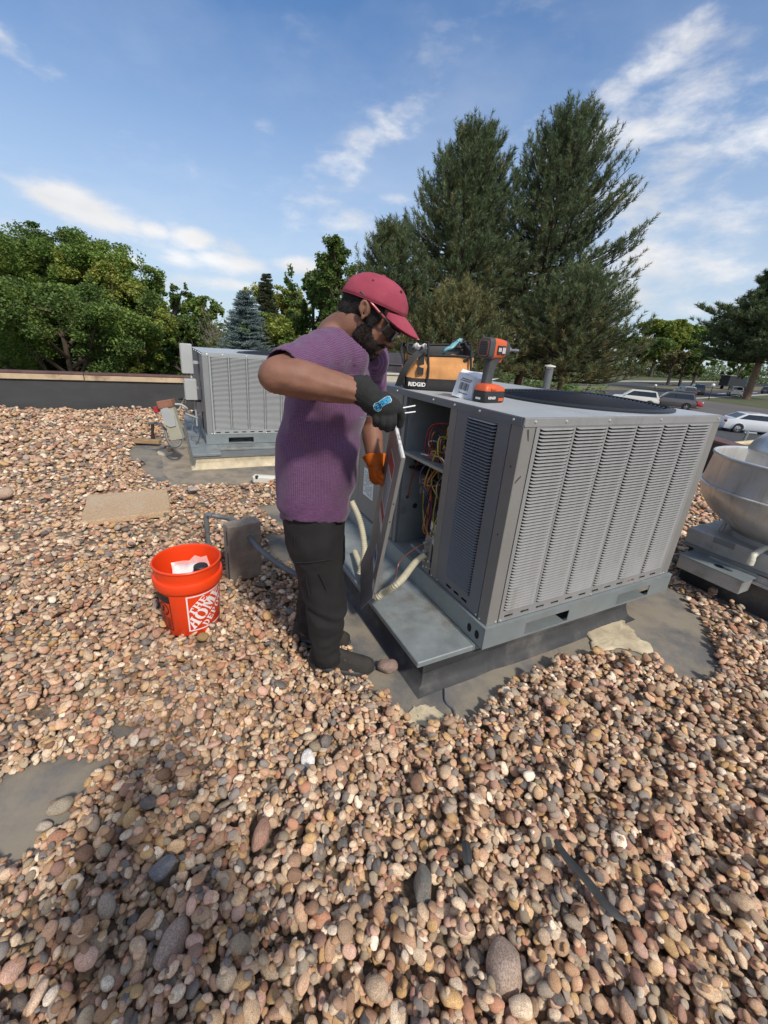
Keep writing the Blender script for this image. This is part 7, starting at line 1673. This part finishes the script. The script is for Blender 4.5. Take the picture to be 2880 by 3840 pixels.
# blue spruce and a thin dark conifer
def spruce(label, px, Y, top_py, hw_px, seed, m_, nwh=26, base_py=1320, name='blue_spruce', droop=.18):
    r_ = np.random.default_rng(seed); c = at(px, 1250, Y); zt = at(px, top_py, Y)[2]-GZ; zb_ = at(px, base_py, Y)[2]-GZ; hw = hw_px/FPX*Y*math.cos(PITCH); root = tree_root(name, label, c[0], c[1], None)
    g = MB(); g.tube([(0, 0, 0), (0, 0, zt)], [.14, .01], 8); g.build('trunk', m_bark, root, smooth=60); B = []; D = []; L = []
    for k in range(nwh):
        for j in range(13):
            f = min(.985, (k+r_.uniform(-.6, .9))/nwh); f = max(f, 0); z = zb_+(zt-zb_)*f; R0 = hw*(1-f)**.85*1.0+.05; a = r_.uniform(0, 6.28); R_ = R0*r_.uniform(.7, 1.12); h = np.array([math.cos(a), math.sin(a), 0])
            for t in np.linspace(.25, 1, 7):
                p_ = np.array([0, 0, z])+h*R_*t+np.array([0, 0, -droop*R_*t+.22*R_*t*t]); s_ = np.array([-h[1], h[0], 0])
                for q in (-1, 0, 1): B.append(p_+s_*q*.09*R_*(1.2-t)); D.append(nrm(h+s_*q*.7+[0, 0, .18])); L.append(.16)
    V, F = brush(np.array(B), np.array(D), np.array(L), r_, 10, .06, .009); link('crown', fastmesh('crown', V, F, m_), root)
spruce('blue grey spruce standing behind the far unit', 925, 15.5, 1092, 88, 11, m_spruce)
spruce('thin dark conifer with ragged top right of the blue spruce', 1003, 21, 1025, 48, 12, leafmat('dark_conifer', (0.069, 0.086, 0.045), (0.117, 0.124, 0.069)), name='thin_conifer', droop=.05)
# the big pines
pine('pine_tree', 'tall dark pine with a dense rounded top behind the tool bag', 1690, 12.5, 470, [(480, 35, 35), (540, 95, 100), (650, 165, 165), (760, 225, 240), (860, 250, 265), (960, 320, 280), (1060, 350, 290), (1160, 350, 300), (1280, 360, 310), (1380, 350, 320)], 21, GP_, nwh=46, nbr=8, m2=m_pineo, trunk_r=.17, shoots=13)
pine('pine_tree', 'tallest open pine with many upright shoots right of centre', 1965, 13.5, 405, [(415, 60, 70), (480, 120, 140), (560, 160, 215), (660, 215, 285), (760, 260, 320), (900, 300, 350), (1020, 320, 360), (1140, 320, 370), (1260, 360, 400), (1400, 380, 440)], 22, GP_, nwh=46, nbr=8, m2=m_pineo, trunk_r=.19, shoots=11, lean=.25, upk=1.25)
pine('pine_tree', 'lower bushy pine left of the two tall pines', 1440, 11.2, 835, [(850, 25, 30), (930, 80, 90), (1000, 130, 170), (1100, 180, 230), (1230, 215, 250), (1380, 235, 260)], 23, GP_, nwh=26, nbr=7, m_=m_pine, m2=m_pineo, trunk_r=.11, shoots=10)
pine('pine_tree', 'low olive pine whose branches hang just behind the unit top', 2130, 10.5, 1010, [(1020, 30, 30), (1100, 160, 160), (1200, 240, 240), (1320, 310, 290), (1430, 330, 320)], 24, GP_, nwh=20, nbr=8, m_=m_pine, m2=m_pineo, trunk_r=.1, shoots=10)
pine('pine_tree', 'low yellowish pine directly behind the drill and tool bag', 1700, 9.6, 1085, [(1095, 40, 40), (1170, 170, 170), (1260, 250, 250), (1350, 300, 300), (1440, 310, 310)], 25, GP_, nwh=18, nbr=8, m_=m_pineo, m2=m_pine, trunk_r=.1, shoots=10)
pine('pine_tree', 'dark spreading pine at the right edge beyond the parked cars', 2868, 74, 950, [(965, 40, 40), (1030, 75, 110), (1100, 120, 160), (1160, 270, 230), (1230, 265, 260), (1300, 235, 300), (1360, 180, 260)], 26, None, nwh=30, nbr=9, trunk_r=.62, needle=.75, shoots=11, w=.055, nn=30, upk=.5, tuft=3.2)
# small trees by the road and the woods behind
for k, (px, Y, tp, hw, mm, lab) in enumerate(((2545, 112, 1318, 50, m_olive, 'leftmost olive tree on the dry median'), (2592, 116, 1330, 42, m_olive, 'middle olive tree on the dry median'), (2642, 110, 1322, 52, m_mapled, 'dark tree on the median left of the white car'), (2806, 112, 1330, 45, m_mapled, 'slanting tree behind the white off road car'))):
    decid('median_tree', lab, px, Y, tp, hw, .34, 40+k, mm, 100, 85, .60, GM, 9, trunk_r=.40)
decid('poplar_tree', 'bright green round tree right of the pines', 2470, 195, 1205, 90, .12, 51, m_mapley, 190, 110, 1.15, GM, 11, trunk_r=.7, mix=m_maple)
decid('poplar_tree', 'darker green tree beside the bright round one', 2590, 205, 1222, 85, .12, 52, m_maple, 190, 110, 1.2, GM, 11, trunk_r=.3)
decid('poplar_tree', 'dark green tree showing low between pines and parked cars', 2395, 190, 1270, 90, .10, 53, m_mapled, 170, 110, 1.1, GM, 11, trunk_r=.3)
r_ = np.random.default_rng(77); P = []
for k in range(1250):
    a = rad(r_.uniform(-56, 50)); R_ = r_.uniform(95, 150) if a < rad(20) else r_.uniform(235, 310); hgt = r_.uniform(3.0, 7.0)*(1 if a < rad(20) else 1.9)*(1+.25*math.sin(a*9)); c = np.array([R_*math.sin(a), R_*math.cos(a), GZ]); n_ = 34; u_ = r_.normal(0, 1, (n_, 3)); u_ /= np.linalg.norm(u_, axis=1)[:, None]; P.append(c+np.array([0, 0, hgt*.55])+u_*np.array([2.6, 2.6, hgt*.5])*(1 if a < rad(20) else 1.25)*r_.uniform(.7, 1, n_)[:, None])
V, F = kites(np.vstack(P), 1.5, r_); wd = link('distant_woods', fastmesh('distant_woods', V, F, m_far), kind='stuff')
# shrubs under the trees hide the lawn behind the parapet
P = []
for k in range(520):
    a = rad(r_.uniform(-58, 26)); R_ = r_.uniform(20, 30); c = np.array([R_*math.sin(a), R_*math.cos(a), GZ+r_.uniform(.6, 3.6)]); n_ = 60; u_ = r_.normal(0, 1, (n_, 3)); u_ /= np.linalg.norm(u_, axis=1)[:, None]; P.append(c+u_*np.array([.9, .9, .7])*r_.uniform(.6, 1, n_)[:, None])
V, F = kites(np.vstack(P), .24, r_); link('undergrowth', fastmesh('undergrowth', V, F, m_mapled), kind='stuff')
# ================================================================== parked cars, truck and lamps
m_glass = mat('car_glass', (.012, .014, .016), .06, spec=.8); m_tyre = mat('tyre', (.018, .018, .018), .85); m_rim = mat('wheel_rim', (.48, .48, .5), .3, metal=.7)
m_tail = mat('tail_light', (.35, .01, .01), .25); m_headl = mat('head_light', (.7, .72, .75), .15); m_trim = mat('car_trim', (.02, .02, .02), .5)
def carpaint(n, c): return mat(n, c, .25, coat=.8, spec=.5)
def car(label, p_, head, kind, m_, L=4.6, Wd=1.8, group='cars parked and driving beyond the roof'):
    """origin under the middle; x forward"""
    h = math.atan2(head[1], head[0]); root = thing('parked_car', label, 'car', (p_[0], p_[1], GZ+.012), h, group)
    a = L/2
    K = {'sedan': dict(H=1.45, belt=.92, low=[(-a, .42), (-a+.02, .78), (-a+.12, .93), (-a+.75, .98), (-.1, .96), (a-1.35, .93), (a-.35, .80), (a-.05, .62), (a, .42)], roof=[(-a+.55, .97), (-a+1.25, 1.37), (-.45, 1.45), (.25, 1.42), (a-1.25, .95)]),
         'suv': dict(H=1.72, belt=1.05, low=[(-a, .50), (-a+.02, .92), (-a+.08, 1.06), (-.1, 1.08), (a-1.2, 1.05), (a-.3, .95), (a-.03, .72), (a, .5)], roof=[(-a+.12, 1.07), (-a+.42, 1.64), (-a+1.0, 1.72), (.0, 1.72), (.45, 1.66), (a-1.1, 1.07)]),
         'boxy': dict(H=1.82, belt=1.15, low=[(-a, .52), (-a+.01, 1.0), (-a+.04, 1.15), (-.1, 1.15), (a-1.1, 1.12), (a-.1, 1.08), (a-.02, .8), (a, .55)], roof=[(-a+.06, 1.15), (-a+.2, 1.78), (-a+.6, 1.82), (.1, 1.82), (.45, 1.78), (a-1.2, 1.13)])}[kind]
    def prof(pts, w0, w1, z0):
        g = MB(); secs = []
        top = pts
        xs = [q[0] for q in top]
        for sgn in (1,):
            pass
        rings = []
        for x, z in top:
            tap = 1-.10*(abs(x)/a)**3; w = w0*tap; wt = w1*tap; zb_ = z0+.10*max(0, abs(x)/a-.8)*5*.3
            rings.append([(x, -w*.94, zb_), (x, -w, zb_+.12), (x, -w, z-.22 if z-.22 > zb_+.13 else zb_+.13), (x, -wt, z), (x, 0, z+.02), (x, wt, z), (x, w, z-.22 if z-.22 > zb_+.13 else zb_+.13), (x, w, zb_+.12), (x, w*.94, zb_)])
        g.loft(rings); return g
    g = prof(K['low'], Wd/2, Wd/2*.93, .22); g.build('body', m_, root, smooth=40)
    # cabin: pillars and roof in paint, glass set in
    R_ = K['roof']; bw, tw = Wd/2*.90, Wd/2*.70; zb_ = K['belt']; n = len(R_)
    def wid(z): return bw+(tw-bw)*(z-zb_)/(K['H']-zb_)
    g = MB(); rings = [[(x, -wid(zb_), zb_-.06), (x, -wid(z), z), (x, 0, z+.015), (x, wid(z), z), (x, wid(zb_), zb_-.06)] for x, z in R_]; g.loft(rings); g.build('cabin', m_, root, smooth=40)
    for s_ in (-1, 1):
        gl_ = [(R_[0][0]+.22, zb_+.05), (R_[1][0]+.10, K['H']-.14), (.30, K['H']-.14), (R_[-1][0]-.18, zb_+.05)]; mid = -.25
        for (x0, x1) in ((0, 1),):
            P = []
            for x, z in gl_: P.append((x, s_*(wid(z)+.008), z))
            q = MB(); q.add(P+[(x, y-s_*.02, z) for x, y, z in P], [(0, 1, 2, 3), (0, 4, 5, 1), (1, 5, 6, 2), (2, 6, 7, 3), (3, 7, 4, 0)]); q.build('side_window', m_glass, root)
        q = MB(); q.box(mid-.03, mid+.03, s_*(wid(1.2))-.0, s_*(wid(1.2))+s_*.02, zb_+.03, K['H']-.14); q.build('pillar', m_trim, root)
        q = MB(); q.box(R_[-1][0]-.25, R_[-1][0]-.08, s_*(bw+.02), s_*(bw+.16), zb_+.03, zb_+.15, bev=.04); q.build('mirror', m_, root)
        q = MB(); q.box(-a-.005, -a+.10, s_*Wd*.30, s_*Wd*.47, K['belt']-.22, K['belt']-.06, bev=.03); q.build('tail_light', m_tail, root)
        q = MB(); q.box(a-.14, a+.0, s_*Wd*.28, s_*Wd*.45, .60, .74, bev=.03); q.build('headlight', m_headl, root)
        for k, x in enumerate((-a+.85, a-.9)):
            wr_ = .34 if kind != 'sedan' else .325; M = AX((x, s_*(Wd/2-.11), wr_), (1, 0, 0), (0, 0, s_), (0, s_, 0)) if s_ > 0 else AX((x, s_*(Wd/2-.11), wr_), (1, 0, 0), (0, 0, 1), (0, -1, 0))
            q = MB(); q.lathe([(.20, .12), (wr_-.03, .125), (wr_, .10), (wr_, -.10), (.2, -.11)], 24, M=M); w_ = q.build('wheel', m_tyre, root, smooth=40)
            q = MB(); q.lathe([(0, .10), (.05, .105), (.06, .09), (.07, .09)], 12, M=M); q.lathe([(.19, .09), (.215, .118), (.225, .12)], 24, M=M)
            for sp in range(5):
                an = sp*2*math.pi/5; q.box(.05, .20, -.022, .022, .085, .105, M @ TR((0, 0, 0), an))
            q.build('rim', m_rim, w_, smooth=40); q = MB(); q.lathe([(0, .05), (.2, .05)], 20, M=M); q.build('wheel_well', m_hole, w_)
            q = MB(); t = np.linspace(.05, math.pi-.05, 14); P = [(x+(wr_+.05)*math.cos(z), s_*(Wd/2+.004), wr_+(wr_+.05)*math.sin(z)) for z in t]; q.tube(P, .03, 6); q.build('wheel_arch', m_ if kind == 'sedan' else m_trim, root, smooth=60)
    for i0, i1, nm_ in ((n-1, n-2, 'windscreen'), (0, 1, 'rear_window')):
        (x0, z0_), (x1, z1_) = R_[i0], R_[i1]; s_ = .012 if i0 else -.012; k0, k1 = .14, .9
        xa, za = x0+(x1-x0)*k0, z0_+(z1_-z0_)*k0; xb, zb2 = x0+(x1-x0)*k1, z0_+(z1_-z0_)*k1
        q = MB(); q.add([(xa+s_, -wid(za)*.86, za+.012), (xa+s_, wid(za)*.86, za+.012), (xb+s_, wid(zb2)*.84, zb2+.012), (xb+s_, -wid(zb2)*.84, zb2+.012), (xa-s_, -wid(za)*.86, za-.012), (xa-s_, wid(za)*.86, za-.012), (xb-s_, wid(zb2)*.84, zb2-.012), (xb-s_, -wid(zb2)*.84, zb2-.012)], [(0, 1, 2, 3), (4, 5, 1, 0), (5, 6, 2, 1), (6, 7, 3, 2), (7, 4, 0, 3)]); q.build(nm_, m_glass, root)
    q = MB(); q.box(-a-.02, -a+.08, -Wd*.44, Wd*.44, .30, .46, bev=.03); q.box(a-.08, a+.02, -Wd*.44, Wd*.44, .28, .42, bev=.03); q.build('bumper', m_ if kind == 'sedan' else m_trim, root)
    q = MB(); q.box(-a-.012, -a+.0, -.25, .25, .62, .73); q.build('number_plate', m_paper, root)
    if kind != 'sedan':
        q = MB()
        for s_ in (-1, 1): q.tube([(-a+.7, s_*.55, K['H']+.01), (-a+.8, s_*.55, K['H']+.06), (.1, s_*.55, K['H']+.06), (.2, s_*.55, K['H']+.0)], .02, 6)
        q.build('roof_rail', m_trim, root)
    return root
pw_, pgrey, pred, pblk, psil = carpaint('paint_silver_white', (.62, .64, .66)), carpaint('paint_grey', (.085, .080, .078)), carpaint('paint_red', (.33, .012, .018)), carpaint('paint_black', (.014, .015, .017)), carpaint('paint_white', (.66, .64, .58))
def gpx(x, y): return onz(x, y, GZ)
s0 = gpx(2757, 1622); rt_ = nrm(np.array([.97, -.24, 0])); left_ = np.array([-rt_[1], rt_[0], 0])
car('silver white sedan parked alone on the dark asphalt at right', s0+rt_*1.52+left_*.78, rt_, 'sedan', pw_, 4.75, 1.82)
hd_ = nrm(np.array([-.88, .47, 0])); s1 = gpx(2570, 1537); nl_ = np.array([-hd_[1], hd_[0], 0])
car('dark grey crossover seen from its rear corner', s1+hd_*1.42-nl_*.75, hd_, 'suv', pgrey, 4.5, 1.84)
car('white crossover mostly hidden by the unit top', s1+hd_*5.0+nl_*2.0, nrm(np.array([-.9, .44, 0])), 'suv', psil, 4.5, 1.8)
car('red sedan hidden behind the dark grey crossover', s1+hd_*.35-nl_*3.9, nrm(np.array([.93, -.36, 0])), 'sedan', pred, 4.4, 1.76)
car('black crossover parked further back left of the lamp', gpx(2560, 1490), nrm(np.array([.25, .97, 0])), 'suv', pblk, 4.6, 1.84)
car('black pickup like car stopped on the road behind the black crossover', gpx(2606, 1478), nrm(np.array([.45, .89, 0])), 'boxy', pblk, 5.0, 1.9)
car('white boxy off road car driving on the road', gpx(2752, 1486), nrm(np.array([.55, .84, 0])), 'boxy', psil, 4.6, 1.86)
car('dark car cut off at the right edge behind the pine trunk', gpx(2885, 1478), nrm(np.array([.9, .4, 0])), 'suv', pblk, 4.6, 1.84)
# dark box truck
tp_ = gpx(2745, 1462); TK = thing('box_truck', 'dark box truck standing behind the white boxy car', 'truck', (tp_[0], tp_[1], GZ), math.atan2(.25, .97))
g = MB(); g.box(-3.6, 2.2, -1.2, 1.2, .9, 3.5, bev=.06); g.build('cargo_box', mat('truck_dark', (.022, .024, .026), .5), TK); g = MB(); g.box(-3.62, 2.22, -1.22, 1.22, 3.45, 3.56); g.build('roof_edge', m_elec, TK)
g = MB(); g.box(2.3, 4.2, -1.1, 1.1, .7, 2.5, bev=.2); g.build('cab', mat('truck_cab', (.05, .08, .08), .3), TK); g = MB(); g.box(4.15, 4.22, -.95, .95, 1.6, 2.3, bev=.02); g.build('windscreen', m_glass, TK)
for x in (-2.3, 3.1):
    for s_ in (-1, 1): g = MB(); g.lathe([(0, .15), (.3, .15), (.46, .12), (.46, -.12)], 18, M=AX((x, s_*1.05, .46), (1, 0, 0), (0, 0, 1), (0, -1, 0))); g.build('wheel', m_tyre, TK)
# globe lamps
m_globe = mat('globe_white', (.75, .74, .70), .3)
def lamp(px, by, ty, label):
    b_ = gpx(px, by); t = at(px, ty, b_[1])[2]-GZ; root = thing('street_lamp', label, 'street lamp', (b_[0], b_[1], GZ), 0, 'globe lamps round the car park')
    r_ = t*.085; g = MB(); g.lathe([(.14, 0), (.14, .12), (.06, .3), (.045, t-r_*2.3), (.08, t-r_*2.2), (.10, t-r_*1.8)], 12); g.build('post', m_trim, root, smooth=40); g = MB(); g.ball((0, 0, t-r_), r_*1.25, 18, 12); g.build('globe', m_globe, root, smooth=80)
lamp(2657, 1498, 1438, 'globe lamp on a leaning black post beside the lawn island'); lamp(2447, 1486, 1441, 'globe lamp on a black post close to the pine branches')
